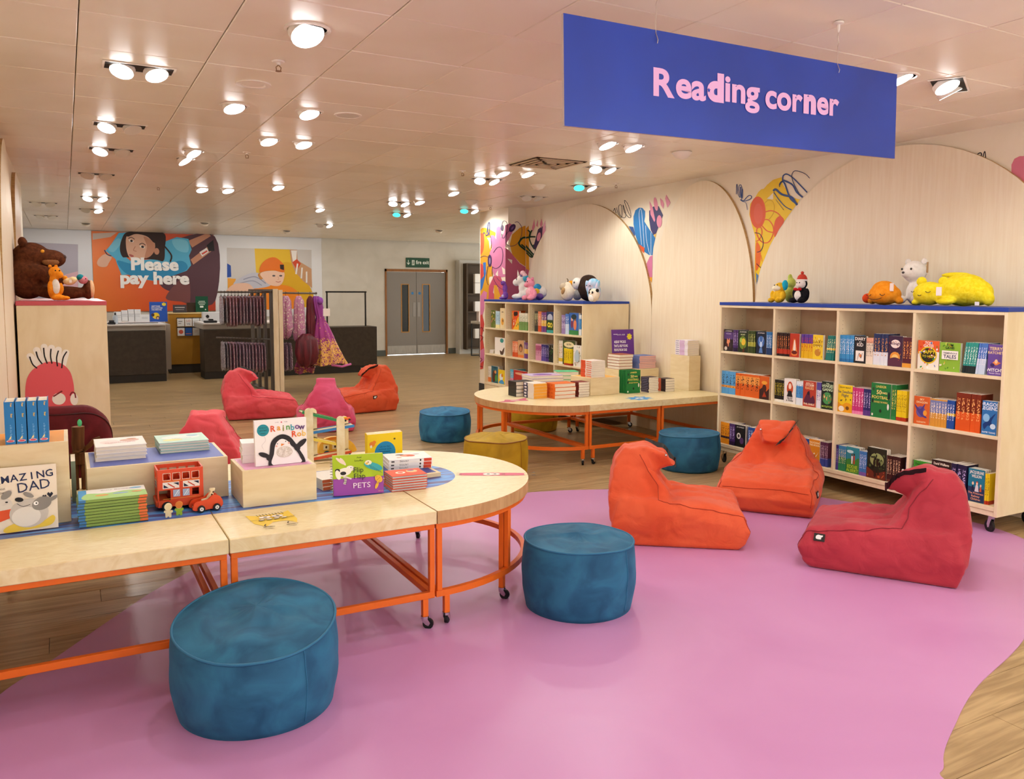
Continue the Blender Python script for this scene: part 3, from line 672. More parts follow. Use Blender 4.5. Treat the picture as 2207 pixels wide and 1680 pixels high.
# cabinet end with the pink monster
t = thing('cabinet', 'wooden cabinet with red top and pink monster drawing on its end', 'cabinet', (-0.022, 7.80, 0))
MB().bbox(-0.33, 0.33, 0, 2.3, 0.0, 1.465, 0.002).build('body', M_bc, t); MB().bbox(-0.334, 0.334, -0.004, 2.304, 1.465, 1.50, 0.002).build('coloured_top', M_redtop, t)
A = Art(); W_ = '#FAF6EE'; K = '#1E1A1C'
def P8(px, py): q = at('y', 7.80, px, py); return (q.x, q.z)
for (bx, by, tx, ty) in ((83, 790, 65, 768), (91, 785, 79, 755), (102, 781, 95, 748), (113, 780, 111, 750), (125, 784, 126, 754), (134, 790, 142, 760)):
    A.stroke([P8(bx, by), P8((bx+tx)/2, (by+ty)/2), P8(tx, ty)], [0.052]*13, W_); A.ell(*P8(tx, ty), 0.026, 0.026, W_, n=12)
A.poly([P8(*q) for q in ((56, 880), (55, 835), (62, 808), (80, 790), (105, 780), (132, 784), (150, 800), (158, 825), (160, 852), (158, 890), (150, 905), (70, 905))], '#E8606A', True)
for pts in (((64, 769), (70, 785), (80, 794)), ((78, 758), (82, 772), (91, 785)), ((94, 750), (96, 768), (102, 784)), ((110, 752), (109, 768), (112, 784)), ((126, 756), (122, 772), (124, 790)), ((144, 758), (136, 772), (133, 794))):
    A.stroke([P8(*q) for q in pts], 0.010, K)
A.ell(*P8(127, 860), 0.05, 0.05, W_); A.ell(*P8(160, 861), 0.03, 0.05, W_); A.stroke([P8(115, 855), P8(134, 843)], 0.012, '#7E1F2A', False); A.stroke([P8(151, 853), P8(155, 846), P8(161, 848), P8(163, 858)], 0.010, '#7E1F2A')
A.build('monster_drawing', t, lambda a, b: (a+0.022, 0.0, b), (0, -1, 0))
# ------------------------------------------------------------------ books
M_pages = grain('#F6F0E2', '#E4DAC6', (1, 1, 260), 3.0, 2.0, rough=0.8, spec=0.1); M_pagesflat = grain('#F6F0E4', '#E2D6C4', (2, 2, 320), 3.0, 2.0, rough=0.8, spec=0.1)
def spine_mat(base, ink, acc=None, z0=0.0, z1=0.0, seed=0, tz=(0.30, 0.86), dens=0.52):
    """printed spine: title lettering (broken ink marks) on a base colour, an accent band between z0 and z1"""
    k = ('spine', base, ink, acc, z0, z1, seed, tz)
    if k in _M: return _M[k]
    m, n, l, b = newmat('spine_'+base.strip('#')); tc = n.new('ShaderNodeTexCoord'); sp = n.new('ShaderNodeSeparateXYZ'); l.new(tc.outputs['Generated'], sp.inputs[0])
    mp = n.new('ShaderNodeMapping'); mp.inputs['Scale'].default_value = (3.0, 0.2, 26); mp.inputs['Location'].default_value = (seed*1.7, 0, seed*3.3); l.new(tc.outputs['Generated'], mp.inputs[0])
    nz = n.new('ShaderNodeTexNoise'); nz.inputs['Scale'].default_value = 1.0; nz.inputs['Detail'].default_value = 1.0; l.new(mp.outputs[0], nz.inputs['Vector'])
    def band(out, a, c):
        g = n.new('ShaderNodeMath'); g.operation = 'GREATER_THAN'; g.inputs[1].default_value = a; l.new(out, g.inputs[0])
        s = n.new('ShaderNodeMath'); s.operation = 'LESS_THAN'; s.inputs[1].default_value = c; l.new(out, s.inputs[0])
        q = n.new('ShaderNodeMath'); q.operation = 'MULTIPLY'; l.new(g.outputs[0], q.inputs[0]); l.new(s.outputs[0], q.inputs[1]); return q.outputs[0]
    def mul(a, c):
        q = n.new('ShaderNodeMath'); q.operation = 'MULTIPLY'; l.new(a, q.inputs[0]); l.new(c, q.inputs[1]); return q.outputs[0]
    c = lin(base)
    if acc: c = mix(n, l, band(sp.outputs[2], z0, z1), c, lin(acc))
    f = mul(mul(band(sp.outputs[2], *tz), band(sp.outputs[0], 0.22, 0.78)), band(nz.outputs[0], dens, 2.0)); c = mix(n, l, f, c, lin(ink))
    l.new(c, b.inputs['Base Color']); b.inputs['Roughness'].default_value = 0.4; b.inputs['Specular IOR Level'].default_value = 0.35; _M[k] = m; return m
_BK = {}
def book_meshes(tk, h, d, cov, flatlie=False, hard=False, pages=None):
    """cover: two boards and a spine (spine at y = 0); pages: the block between. upright: x thickness, z height; lying: x height, z thickness"""
    key = (round(tk, 4), round(h, 4), round(d, 4), cov.name, flatlie, hard, pages.name if pages else '')
    if key in _BK: return _BK[key]
    b = 0.0022 if hard else 0.0008; i = 0.003 if hard else 0.0006; c = MB(); p = MB()
    if not flatlie:
        c.box(0, b, 0, d, 0, h).box(tk-b, tk, 0, d, 0, h).box(b, tk-b, 0, b, 0, h); p.box(b, tk-b, b, d-i, i, h-i)
    else:
        c.box(0, h, 0, d, 0, b).box(0, h, 0, d, tk-b, tk).box(0, h, 0, b, b, tk-b); p.box(i, h-i, b, d-i, b, tk-b)
    _BK[key] = (c.mesh('cover', cov), p.mesh('pages', pages or (M_pagesflat if flatlie else M_pages))); return _BK[key]
def book(name, label, group, tk, h, d, cov, loc, rotz, flatlie=False, hard=False, tilt=0.0, pages=None):
    mc, mp = book_meshes(tk, h, d, cov, flatlie, hard, pages); o = link(name, mc, None, loc, rotz)
    if tilt: o.rotation_euler = (0, tilt, rotz)
    tag(o, label, 'book', group); link('pages', mp, o); return o
def facing(name, label, group, w, h, tk, cov, loc, rotz, art=None, hard=False, lean=0.0):
    """book standing with its front cover toward local -y; loc = lower corner on the viewer's left"""
    mc, mp = book_meshes(tk, h, w, cov, False, hard); o = link(name, mc, None, loc, rotz)
    # canonical front cover is +x; turn so +x looks along local -y
    M = Matrix.Rotation(rotz, 4, 'Z') @ Matrix.Rotation(-lean, 4, 'X') @ Matrix.Rotation(-PI/2, 4, 'Z') @ Matrix.Translation((-tk, 0, 0))
    M = Matrix.Translation(Vector(loc)+Vector((0, 0, tk*math.sin(abs(lean))))) @ M; o.matrix_world = M; tag(o, label, 'book', group); link('pages', mp, o)
    if art: art.build('cover_print', o, lambda a, b: (tk, a*w, b*h), (1, 0, 0), step=0.0002, base=0.0003)
    return o
# ---- cover drawings: each takes the aspect (w/h) and returns an Art in 0..1 x 0..1
def C(bg, *ops):
    def f(asp):
        A = Art(asp); A.rect(0, 0, 1, 1, bg)
        for o in ops:
            k = o[0]
            if k == 'e': A.ell(*o[1:6], *(o[6:]))
            elif k == 'p': A.poly(o[1], o[2], len(o) > 3)
            elif k == 'r': A.rect(*o[1:6])
            elif k == 't': A.text(o[1], o[2], o[3], o[4], o[5], bold=0.02 if len(o) < 7 else o[6], w=o[7] if len(o) > 7 else None)
            elif k == 's': A.stroke(o[1], o[2], o[3])
            elif k == 'x':                                        # scattered marks
                rr = random.Random(o[1])
                for _ in range(o[2]): A.ell(rr.uniform(.06, .94), rr.uniform(o[3], o[4]), rr.uniform(.02, o[5]), rr.uniform(.012, o[5]*.7), rr.choice(o[6]), rr.uniform(0, 3), 8)
        return A
    return f
COV = {
 'mage1': C('#2A1A1E', ('r', 0, .55, 1, .88, '#5A3E7C'), ('p', [(.5, .2), (.7, .35), (.62, .62), (.5, .5), (.36, .6), (.3, .35)], '#E8936A'), ('e', .3, .25, .16, .12, '#4A2222'), ('e', .72, .28, .18, .14, '#3A2A30'), ('e', .22, .12, .16, .09, '#D8CBBE'), ('t', 'J.K. ROWLING', .5, .91, .045, '#F2EEE8'), ('t', 'WIZARD', .5, .78, .06, '#B9A6D6')),
 'mage2': C('#22301A', ('p', [(.2, .25), (.5, .15), (.85, .3), (.8, .6), (.5, .75), (.15, .6)], '#6E8A2E', 1), ('e', .55, .48, .22, .16, '#E8C43A'), ('e', .3, .55, .12, .1, '#A8C858'), ('p', [(.45, .0), (.7, .0), (.62, .3)], '#5A2A12'), ('t', 'J.K. ROWLING', .5, .91, .045, '#F2EEE8'), ('t', 'SECRET', .5, .78, .06, '#D8E0A8')),
 'mage3': C('#141E36', ('e', .5, .55, .34, .25, '#3E6CB4'), ('s', [(.3, .75), (.35, .58), (.5, .5), (.66, .58), (.7, .76)], .03, '#DCEBFF'), ('e', .5, .42, .14, .12, '#BFD8F8'), ('p', [(.3, .05), (.7, .05), (.6, .3), (.4, .28)], '#5A82C4'), ('t', 'J.K. ROWLING', .5, .91, .045, '#F2EEE8')),
 'flame': C('#B8371E', ('p', [(.2, .1), (.8, .1), (.7, .45), (.55, .8), (.5, .6), (.42, .8), (.3, .45)], '#E8823A', 1), ('p', [(.38, .3), (.62, .3), (.58, .62), (.5, .74), (.42, .62)], '#F6E6D8', 1), ('e', .5, .2, .3, .08, '#6A1E14')),
 'dogyel': C('#F0CE2E', ('t', 'LUCKY', .5, .66, .11, '#7A4A12'), ('t', 'DIPPERS', .5, .52, .09, '#7A4A12'), ('e', .5, .28, .3, .15, '#C88A2E'), ('x', 3, 16, .08, .9, .05, ['#FBF0B0', '#A86A1A', '#F6E27A'])),
 'diary': C('#221F22', ('t', 'DIARY', .5, .84, .11, '#F4F0E8'), ('t', 'of a', .5, .76, .05, '#F4F0E8'), ('t', 'KID', .5, .62, .12, '#F4F0E8'), ('r', .14, .08, .86, .46, '#F4EFE6'), ('s', [(.3, .12), (.45, .36), (.6, .2), (.72, .38)], .03, '#1A181A'), ('e', .55, .28, .1, .06, '#D87A3A')),
 'night': C('#3E2340', ('e', .5, .74, .34, .14, '#F1E6E0'), ('t', 'Midnight', .5, .71, .09, '#5A2E4A'), ('e', .5, .3, .36, .18, '#E89A3E'), ('e', .5, .28, .24, .12, '#F6D07A'), ('p', [(0, 0), (1, 0), (1, .2), (.5, .3), (0, .2)], '#5C2F46', 1), ('x', 5, 14, .1, .95, .03, ['#C85A3A', '#E8B85A', '#7A3E5A'])),
 'happy': C('#F4EFE2', ('p', [(0, 1), (1, 1), (1, .62), (.5, .7), (0, .6)], '#E8622E'), ('e', .5, .5, .4, .3, '#E6C51E'), ('e', .5, .5, .34, .25, '#2A2A1C'), ('t', 'TOM', .5, .88, .09, '#F8F4EC'), ('t', 'GATES', .5, .78, .09, '#F8F4EC'), ('t', 'HAPPY', .5, .55, .12, '#F2DC2A'), ('t', 'TO HELP', .5, .42, .08, '#F2DC2A'), ('x', 8, 26, .02, .95, .06, ['#D8342A', '#3E9A3A', '#2E6ABE', '#F0A81E', '#FFFFFF'])),
 'tales': C('#8EBE3A', ('x', 11, 22, .03, .97, .07, ['#F2F0DC', '#4E8A2A', '#C8DA5A', '#E8C83A']), ('t', 'TOM', .5, .88, .08, '#20301A'), ('t', 'GATES', .5, .78, .08, '#20301A'), ('r', .12, .42, .92, .72, '#F8F6EC'), ('t', 'TREMENDOUS', .52, .61, .055, '#2A3A5E'), ('t', 'TALES', .52, .46, .12, '#2A3A5E')),
 'witch': C('#6A4E9E', ('t', 'TERRY', .5, .82, .10, '#F0D89A'), ('t', 'PRATCHETT', .5, .70, .08, '#F0D89A'), ('p', [(.2, .35), (.5, .5), (.85, .42), (.6, .34)], '#E88A4A'), ('e', .55, .46, .1, .07, '#F2C9A0'), ('e', .32, .34, .14, .06, '#3E2A6A'), ('t', "WITCH'S", .5, .13, .10, '#FFFFFF'), ('t', 'Vacuum Cleaner', .5, .06, .04, '#F2E6FF')),
 'emberd': C('#D8611E', ('p', [(0, 0), (1, 0), (1, .5), (.7, .35), (.4, .55), (0, .4)], '#3A1E1A'), ('e', .5, .48, .22, .16, '#4A221A'), ('e', .5, .72, .3, .08, '#F0A83A'), ('p', [(.3, .1), (.5, .35), (.75, .12)], '#A83A1A')),
 'redhair': C('#EDEBE6', ('e', .5, .72, .20, .17, '#C24A22'), ('p', [(.28, .74), (.3, .45), (.7, .45), (.72, .74)], '#C24A22', 1), ('e', .5, .70, .12, .12, '#F2D6C2'), ('p', [(.28, .28), (.36, .52), (.64, .52), (.74, .28)], '#1E1C1E'), ('t', 'NEVER', .5, .26, .07, '#1E1C1E'), ('t', 'TRUST', .5, .17, .07, '#1E1C1E'), ('t', 'A TWIN', .5, .08, .07, '#1E1C1E')),
 'rages': C('#B8402E', ('t', 'WHILE THE', .5, .90, .05, '#F6D6B8'), ('t', 'STORM', .5, .80, .09, '#F6E2C8'), ('t', 'RAGES', .5, .68, .10, '#F6C68A'), ('p', [(.1, .15), (.3, .5), (.5, .62), (.6, .35), (.8, .45), (.9, .15)], '#5A2240', 1), ('e', .42, .52, .1, .07, '#2E1626'), ('t', 'PHIL EARLE', .5, .06, .075, '#F6E2C8')),
 'gang': C('#1C2A20', ('t', 'THE', .5, .90, .05, '#D8F0C8'), ('t', 'DANGER', .5, .79, .11, '#D8F0C8'), ('t', 'GANG', .5, .66, .11, '#D8F0C8'), ('e', .5, .4, .42, .22, '#4A9A5A'), ('x', 9, 14, .25, .52, .07, ['#F0D08A', '#C85A3A', '#E8E0B8', '#7A3E2A']), ('t', 'TOM FLETCHER', .5, .07, .065, '#BFE05A')),
 'yellow': C('#F1D21E', ('t', 'HILARY McKAY', .5, .88, .05, '#3A3A2A'), ('t', 'The Swallows', .5, .70, .10, '#5A5A5A'), ('t', 'Flight', .5, .57, .10, '#5A5A5A'), ('p', [(0, 0), (1, 0), (1, .28), (.6, .36), (.3, .26), (0, .34)], '#E8A21A', 1), ('e', .26, .12, .2, .1, '#F4F0E0'), ('e', .68, .16, .12, .07, '#7A4A12'), ('x', 4, 8, .4, .5, .04, ['#3A3A2A'])),
 'fifty': C('#1F7A3C', ('t', 'LINEKER', .5, .87, .065, '#E2D26A'), ('t', '50', .40, .68, .12, '#EFE08A'), ('t', 'TIMES', .66, .70, .055, '#EFE08A'), ('t', 'FOOTBALL', .5, .55, .085, '#E2D26A'), ('t', 'CHANGED THE WORLD', .5, .43, .05, '#E2D26A', .02, .7), ('e', .12, .82, .05, .05, '#2E4A2E'), ('e', .9, .66, .05, .12, '#1A2420'), ('e', .88, .34, .05, .09, '#E8E8DC'), ('e', .1, .48, .04, .06, '#1A2420'), ('e', .5, .2, .06, .05, '#16301E'), ('r', .06, .04, .14, .11, '#F0F0E4')),
 'dragonor': C('#D9642A', ('t', 'SKY', .5, .86, .07, '#F8E0B0'), ('t', 'DRAGON', .5, .76, .07, '#F8E0B0'), ('e', .45, .45, .3, .2, '#6A5AA0'), ('p', [(.2, .5), (.05, .7), (.4, .55), (.7, .75), (.6, .45), (.85, .25), (.5, .3)], '#4E3E8A', 1), ('e', .72, .42, .12, .1, '#F0A83A'), ('t', 'ELIZABETH', .5, .06, .05, '#F8E0B0')),
 'dragonbl': C('#2E74B8', ('t', 'DRAGON', .5, .86, .10, '#E8F4FF'), ('t', 'LEGEND', .5, .74, .10, '#E8F4FF'), ('p', [(.1, .3), (.4, .42), (.9, .66), (.65, .4), (.85, .2), (.45, .28), (.2, .15)], '#123A78', 1), ('e', .3, .5, .22, .12, '#8CC4EE'), ('e', .75, .26, .18, .08, '#CBE6FA'), ('t', 'KATIE TSANG', .5, .05, .045, '#E8F4FF')),
 'skandar': C('#2A1712', ('t', 'SKANDAR', .5, .82, .09, '#E8A05A'), ('p', [(.1, .1), (.9, .1), (.75, .5), (.5, .65), (.2, .5)], '#C24A1E', 1)),
 'foxblue': C('#2E5AA8', ('e', .5, .72, .38, .12, '#E89A3A'), ('t', 'THE GIRL', .5, .70, .09, '#FFF2D0'), ('e', .5, .38, .3, .24, '#7AB0E8'), ('e', .5, .36, .18, .16, '#5A2E8A'), ('x', 6, 14, .08, .6, .06, ['#F2E2A0', '#D85A8A', '#3A86D0'])),
 'owl': C('#E08A1E', ('t', 'TOUCHING', .5, .84, .07, '#FFF0C0'), ('t', 'THE MOON', .5, .74, .07, '#FFF0C0'), ('p', [(.12, .5), (.35, .36), (.5, .48), (.65, .36), (.9, .52), (.6, .28), (.4, .28)], '#FBF4E6', 1), ('e', .5, .32, .14, .1, '#C86A12'), ('t', 'SPIRIT', .5, .08, .10, '#F8E08A')),
 'eddie': C('#2E8A9A', ('p', [(0, .45), (.3, .55), (.6, .48), (1, .6), (1, 0), (0, 0)], '#3E8A3A', 1), ('e', .3, .82, .26, .06, '#BFE2E8'), ('p', [(.42, .36), (.5, .36), (.52, .66), (.4, .66)], '#F2F0EC'), ('p', [(.58, .36), (.68, .36), (.68, .68), (.57, .68)], '#C8483A'), ('e', .46, .71, .05, .04, '#6A3E22'), ('e', .62, .73, .05, .04, '#3A2A1A'), ('t', 'EDDIE', .5, .19, .12, '#B8D83A'), ('t', 'ALBERT', .5, .05, .11, '#B8D83A')),
 'jungle': C('#262A1E', ('e', .5, .62, .36, .22, '#9AA86A'), ('x', 14, 26, .3, .95, .09, ['#3E4A2A', '#1A1E16', '#5A6A3A']), ('e', .4, .52, .06, .12, '#2A2018'), ('e', .56, .54, .07, .14, '#342416'), ('e', .68, .48, .05, .1, '#1E1A14'), ('p', [(0, 0), (1, 0), (1, .3), (.5, .2), (0, .34)], '#6A2E1E', 1), ('x', 2, 10, .02, .25, .1, ['#B85A2E', '#3A1E14'])),
 'lemon': C('#3E9A2E', ('t', 'David Walliams', .5, .84, .08, '#10200C', .02, .8), ('p', [(.28, .5), (.4, .66), (.65, .7), (.88, .58), (.8, .42), (.5, .36)], '#E8DA2A', 1), ('e', .16, .62, .09, .07, '#1E4A6A'), ('x', 17, 8, .1, .34, .05, ['#7AC84A', '#F0EC8A'])),
 'space': C('#2C1712', ('t', 'David Walliams', .5, .86, .075, '#F4EAD6', .02, .8), ('t', 'SPACEBOY', .5, .68, .11, '#D8552E', .03, .86), ('p', [(.0, .12), (.3, .3), (.55, .5), (.92, .62), (.7, .32), (.5, .1)], '#E8A81E', 1), ('p', [(.4, .12), (.52, .12), (.56, .38), (.42, .4)], '#1A1012'), ('e', .48, .44, .07, .05, '#3A1E1A'), ('e', .85, .14, .08, .08, '#C8622A'), ('e', .14, .5, .12, .05, '#8A3A1E')),
 'railway': C('#1E7A96', ('t', 'JACQUELINE', .5, .86, .085, '#F4F0E6', .02, .86), ('t', 'WILSON', .5, .74, .085, '#F4F0E6', .02, .6), ('p', [(0, 0), (1, 0), (1, .42), (0, .46)], '#24365A'), ('e', .3, .56, .06, .05, '#F0CFAE'), ('e', .55, .58, .07, .06, '#C8502E'), ('e', .55, .56, .05, .045, '#F2D2B8'), ('e', .78, .52, .05, .04, '#F0CFAE'), ('p', [(.24, .34), (.36, .34), (.34, .5), (.26, .5)], '#1A2240'), ('p', [(.42, .32), (.68, .32), (.62, .52), (.48, .52)], '#D8D4DA'), ('p', [(.72, .34), (.84, .34), (.82, .48), (.74, .48)], '#C85A32'), ('t', 'The Primrose', .5, .24, .06, '#E8A88A'), ('t', 'Railway', .5, .15, .06, '#E8A88A'), ('t', 'Children', .5, .06, .06, '#E8A88A')),
 'black': C('#191618', ('t', 'J.K. ROWLING', .5, .88, .05, '#F2EEE8'), ('e', .35, .5, .2, .14, '#E8E2DA'), ('e', .35, .5, .1, .08, '#3A3238'), ('e', .65, .3, .2, .15, '#5A3A6A')),
 # picture books of the cube bookcase
 'flowers': C('#6A7A2E', ('x', 21, 16, .05, .95, .14, ['#F2D23A', '#F6EED0', '#E87A8A', '#4A5E22'])),
 'cream': C('#F0DDAE', ('t', 'Little', .5, .78, .07, '#6A4A2A'), ('e', .5, .34, .26, .18, '#E8A83A'), ('e', .6, .38, .1, .07, '#7A4A1E')),
 'orangep': C('#E85A22', ('e', .32, .84, .22, .13, '#2A1A16'), ('e', .62, .86, .18, .12, '#2A1A16'), ('p', [(0, 0), (1, 0), (1, .7), (.6, .5), (.3, .2)], '#F2B82E', 1), ('x', 25, 8, .05, .5, .12, ['#8A4AA0', '#F6F0DC', '#3E9A4A'])),
 'navyp': C('#2E3E6A', ('e', .5, .7, .4, .2, '#B8BED2'), ('x', 26, 10, .1, .5, .14, ['#4A5A8A', '#8A96BE', '#F0E6A8'])),
 'frog': C('#2A4A22', ('e', .34, .62, .22, .2, '#E8D83A'), ('e', .7, .6, .2, .2, '#D8C83A'), ('e', .34, .62, .08, .09, '#1A1A14'), ('e', .7, .6, .08, .09, '#1A1A14'), ('r', 0, 0, 1, .22, '#3EA8A0')),
 'friends': C('#3A6AB8', ('e', .3, .5, .14, .2, '#7A3A5A'), ('e', .62, .46, .16, .24, '#E88A5A'), ('e', .3, .72, .1, .1, '#E8B89A'), ('e', .62, .74, .1, .1, '#8A5A3A'), ('e', .5, .82, .28, .12, '#2A3A3A'), ('r', 0, 0, 1, .2, '#3E8A4A')),
 'penwhite': C('#F6F2EA', ('e', .7, .84, .18, .13, '#3E9A94'), ('p', [(.6, .0), (.85, .05), (.95, .45), (.78, .3), (.7, .2), (.5, .25)], '#5A4436', 1)),
 'bear': C('#D8A878', ('e', .5, .56, .3, .24, '#5A3422'), ('e', .5, .5, .2, .15, '#C88A5A'), ('r', 0, 0, 1, .16, '#E8823A')),
 'blackg': C('#1A1E18', ('x', 31, 18, .05, .95, .12, ['#4E8A3A', '#E8E0B8', '#2E5A4A'])),
 'leafy': C('#4A5A2A', ('e', .5, .84, .42, .12, '#F0E2B0'), ('t', 'my first', .5, .82, .08, '#3A2A1A'), ('x', 33, 22, .05, .7, .12, ['#8AA84A', '#2E3E1E', '#E8D05A'])),
 'floral': C('#F4EFE6', ('x', 35, 30, .03, .97, .05, ['#E8A02E', '#3E7A9A', '#5A8A3A', '#2A2A2A']), ('p', [(.3, .25), (.7, .25), (.8, .55), (.5, .8), (.2, .55)], '#BFD0DA', 1)),
 'bird': C('#2E6A7A', ('p', [(.2, .1), (.55, .1), (.65, .5), (.45, .75), (.2, .6)], '#5A3422', 1), ('e', .62, .66, .16, .1, '#E8A05A'), ('e', .75, .3, .2, .2, '#4E9A4A'), ('t', 'Peacock', .55, .88, .09, '#1A2A3A')),
 'yelp': C('#F2D22A', ('e', .45, .5, .28, .24, '#E8F2F6'), ('p', [(.1, .05), (.9, .05), (.7, .3), (.3, .25)], '#4EA0D8', 1), ('e', .6, .62, .14, .12, '#E8902A')),
 'redp': C('#C23A32', ('r', 0, 0, 1, .42, '#24407A'), ('e', .5, .82, .4, .07, '#F0B08A'), ('e', .3, .3, .16, .16, '#E8B05A'), ('e', .66, .34, .2, .18, '#6A2A2A'), ('x', 37, 8, .05, .6, .08, ['#F6E6C8', '#3E8AC8'])),
}
SER = {  # spine print: base, ink, accent, from, to
 'purple': ('#4A2E6A', '#C9B4E6', '#2A1A3E', 0, .18), 'green': ('#37481F', '#C8CE7A', '#A8A83A', .3, .5), 'blue': ('#2E74B4', '#E6F2FF', '#1A3A6A', 0, .3), 'blackred': ('#2A1416', '#E88A4A', '#B8321E', .1, .3),
 'purpyel': ('#E8B81E', '#C23A1E', '#5A3A96', .62, 1.0), 'teal': ('#1F7A72', '#E8E8B0', '#E8C23A', .42, .5), 'sky': ('#3E96D2', '#F4FAFF', '#2A7ABC', 0, .12), 'creamblk': ('#EFE0CC', '#3A2A1E', '#E8A88A', .8, 1.0),
 'navywhite': ('#24325E', '#C88A4A', '#E4EAF4', 0, .42), 'maroon': ('#5A2230', '#F0A85A', '#E8A23A', 0, .14), 'tealrow': ('#2E9A8E', '#E6F6EE', '#1E2A2E', 0, .24), 'bluewhite': ('#4A7AC8', '#F2F6FF', '#C8DAF2', 0, .5),
 'lblue': ('#5AA6DC', '#1A3A5A', '#E8A03A', .28, .38), 'orange': ('#E0641E', '#3A1A10', '#F2A04A', .55, .9), 'blkyel': ('#1E1C1A', '#E8D83A', '#F2F0E4', 0, .12), 'bluew': ('#E4EEF6', '#2E6AAE', '#4E9AD8', .3, .8),
 'purw': ('#E8E4F0', '#5A4A9A', '#5A4A9A', .7, 1.0), 'pink': ('#C8387E', '#FBE0EE', '#E88AB8', 0, .12), 'navy': ('#2A2A6A', '#D8C8F0', '#5A3A8A', 0, .2), 'greeng': ('#1F7A3C', '#E8D86A', '#2A8A48', 0, .1),
 'yellow': ('#F0D41E', '#7A5A12', '#B8381E', 0, .12), 'goldblue': ('#D89A3A', '#FFF2D0', '#7A86B8', .5, .95), 'royal': ('#1E4E9E', '#F2F6FF', '#E8C83A', .45, .55), 'bigor': ('#7A2A14', '#F2B06A', '#E05A1E', 0, .5),
 'orangey': ('#EE9A1E', '#6A2A10', '#2A1A2A', .26, .36), 'whiteor': ('#F2ECE0', '#8A7A6A', '#E8823A', 0, .3), 'sunny': ('#F0A02E', '#C23A1E', '#E8541E', .5, .8), 'midblue': ('#2A4E9A', '#CFE0FA', '#122A5E', 0, .2), 'mblue': ('#5A2A4A', '#E8C8D8', '#3A4A9A', 0, .35),
 'violet': ('#5A4A9E', '#D8CEF2', '#3E2E7A', .7, 1), 'grblue': ('#2E8A5A', '#F0E6A8', '#3A86B8', .55, 1), 'azure': ('#3A7ABE', '#E6F2FF', '#7A5AA8', 0, .15), 'darkm': ('#3E1E1E', '#E8C8A0', '#6A3A2E', .0, .1), 'nightsp': ('#1E1C40', '#C8B8E8', '#3A2E6A', 0, .2),
 'pale': ('#BFE0EE', '#4A86A8', '#F2E8A8', 0, .2), 'mixgr': ('#E8E4CE', '#5A7A3A', '#7AA05A', 0, .5), 'dusk': ('#3A3A30', '#C8B88A', '#8A8A6A', .6, .9), 'coral': ('#E8885A', '#FFF2E0', '#D85A2A', 0, .3), 'multi': ('#7A4A8A', '#F2E6C0', '#E8B83A', .3, .6),
 'lilac': ('#9A82B8', '#F2ECF8', '#6A4A96', .55, .75), 'pinks': ('#D89AB4', '#7A2A4A', '#B85A82', .6, .9), 'dotted': ('#F4EFE4', '#C88A2A', '#E8C83A', .1, .25), 'white': ('#F4F0E8', '#8A8A96', '#E4DCEC', 0, .3), 'bpink': ('#58B8D8', '#F6E0EA', '#E87AA8', .0, .5)}
def smat(k, s=0): b = SER[k]; return spine_mat(b[0], b[1], b[2], b[3], b[4], s)
WORDS = {'purple': 'purple', 'green': 'dark green', 'blue': 'blue', 'blackred': 'black and red', 'purpyel': 'purple-over-yellow', 'teal': 'leaning teal', 'sky': 'sky blue', 'creamblk': 'cream', 'navywhite': 'navy-over-white', 'maroon': 'maroon', 'tealrow': 'leaning turquoise', 'bluewhite': 'leaning blue and white', 'lblue': 'light blue', 'orange': 'orange', 'blkyel': 'black and yellow', 'bluew': 'white and blue', 'purw': 'white and violet', 'pink': 'magenta', 'navy': 'navy', 'greeng': 'green and gold', 'yellow': 'yellow', 'goldblue': 'gold and slate', 'royal': 'royal blue', 'bigor': 'tall rust-brown', 'orangey': 'amber', 'whiteor': 'white', 'sunny': 'orange and yellow', 'midblue': 'dark blue', 'mblue': 'plum', 'violet': 'violet', 'grblue': 'green and blue', 'azure': 'azure', 'darkm': 'dark brown', 'nightsp': 'indigo', 'pale': 'pale blue', 'mixgr': 'pale green', 'dusk': 'grey-green', 'coral': 'apricot', 'multi': 'mixed plum', 'lilac': 'lilac', 'pinks': 'rose pink', 'dotted': 'white dotted', 'bpink': 'blue and pink'}
CW = {'mage1': 'dark book cover with purple sky', 'mage2': 'dark green book cover with yellow glow', 'mage3': 'midnight blue book cover with pale antlers', 'flame': 'red book cover with white flame', 'dogyel': 'yellow book cover with brown lettering', 'diary': 'black and white diary cover', 'night': 'plum book cover with golden arch', 'happy': 'white book cover reading HAPPY in yellow', 'tales': 'green book cover reading TALES', 'witch': "purple book cover reading WITCH'S", 'emberd': 'orange and black book cover', 'redhair': 'white book cover with red-haired figure', 'rages': 'red book cover reading RAGES', 'gang': 'black-green cover reading DANGER GANG', 'yellow': 'yellow book cover with swallows', 'fifty': 'large green book cover with gold 50', 'dragonor': 'orange book cover with violet dragon', 'dragonbl': 'blue book cover with dragon lettering', 'skandar': 'dark brown cover with orange lettering', 'foxblue': 'blue and orange fantasy book cover', 'owl': 'amber book cover with white bird', 'eddie': 'teal-green book cover reading EDDIE ALBERT', 'jungle': 'dark jungle book cover', 'lemon': 'green book cover with lemon shape', 'space': 'brown book cover reading SPACEBOY', 'railway': 'teal book cover with three figures', 'black': 'black book cover with white emblem', 'flowers': 'olive cover strewn with flowers', 'cream': 'cream picture book cover', 'orangep': 'orange picture book cover with dark eyes', 'navyp': 'slate blue picture book cover', 'frog': 'small dark book with big yellow eyes', 'friends': 'blue picture book cover with two friends', 'penwhite': 'white picture book with teal dot', 'bear': 'tan picture book with brown bear face', 'blackg': 'black picture book with green leaves', 'leafy': 'leafy green picture book', 'floral': 'white floral picture book', 'bird': 'teal picture book with brown bird', 'yelp': 'yellow picture book', 'redp': 'red and navy picture book'}
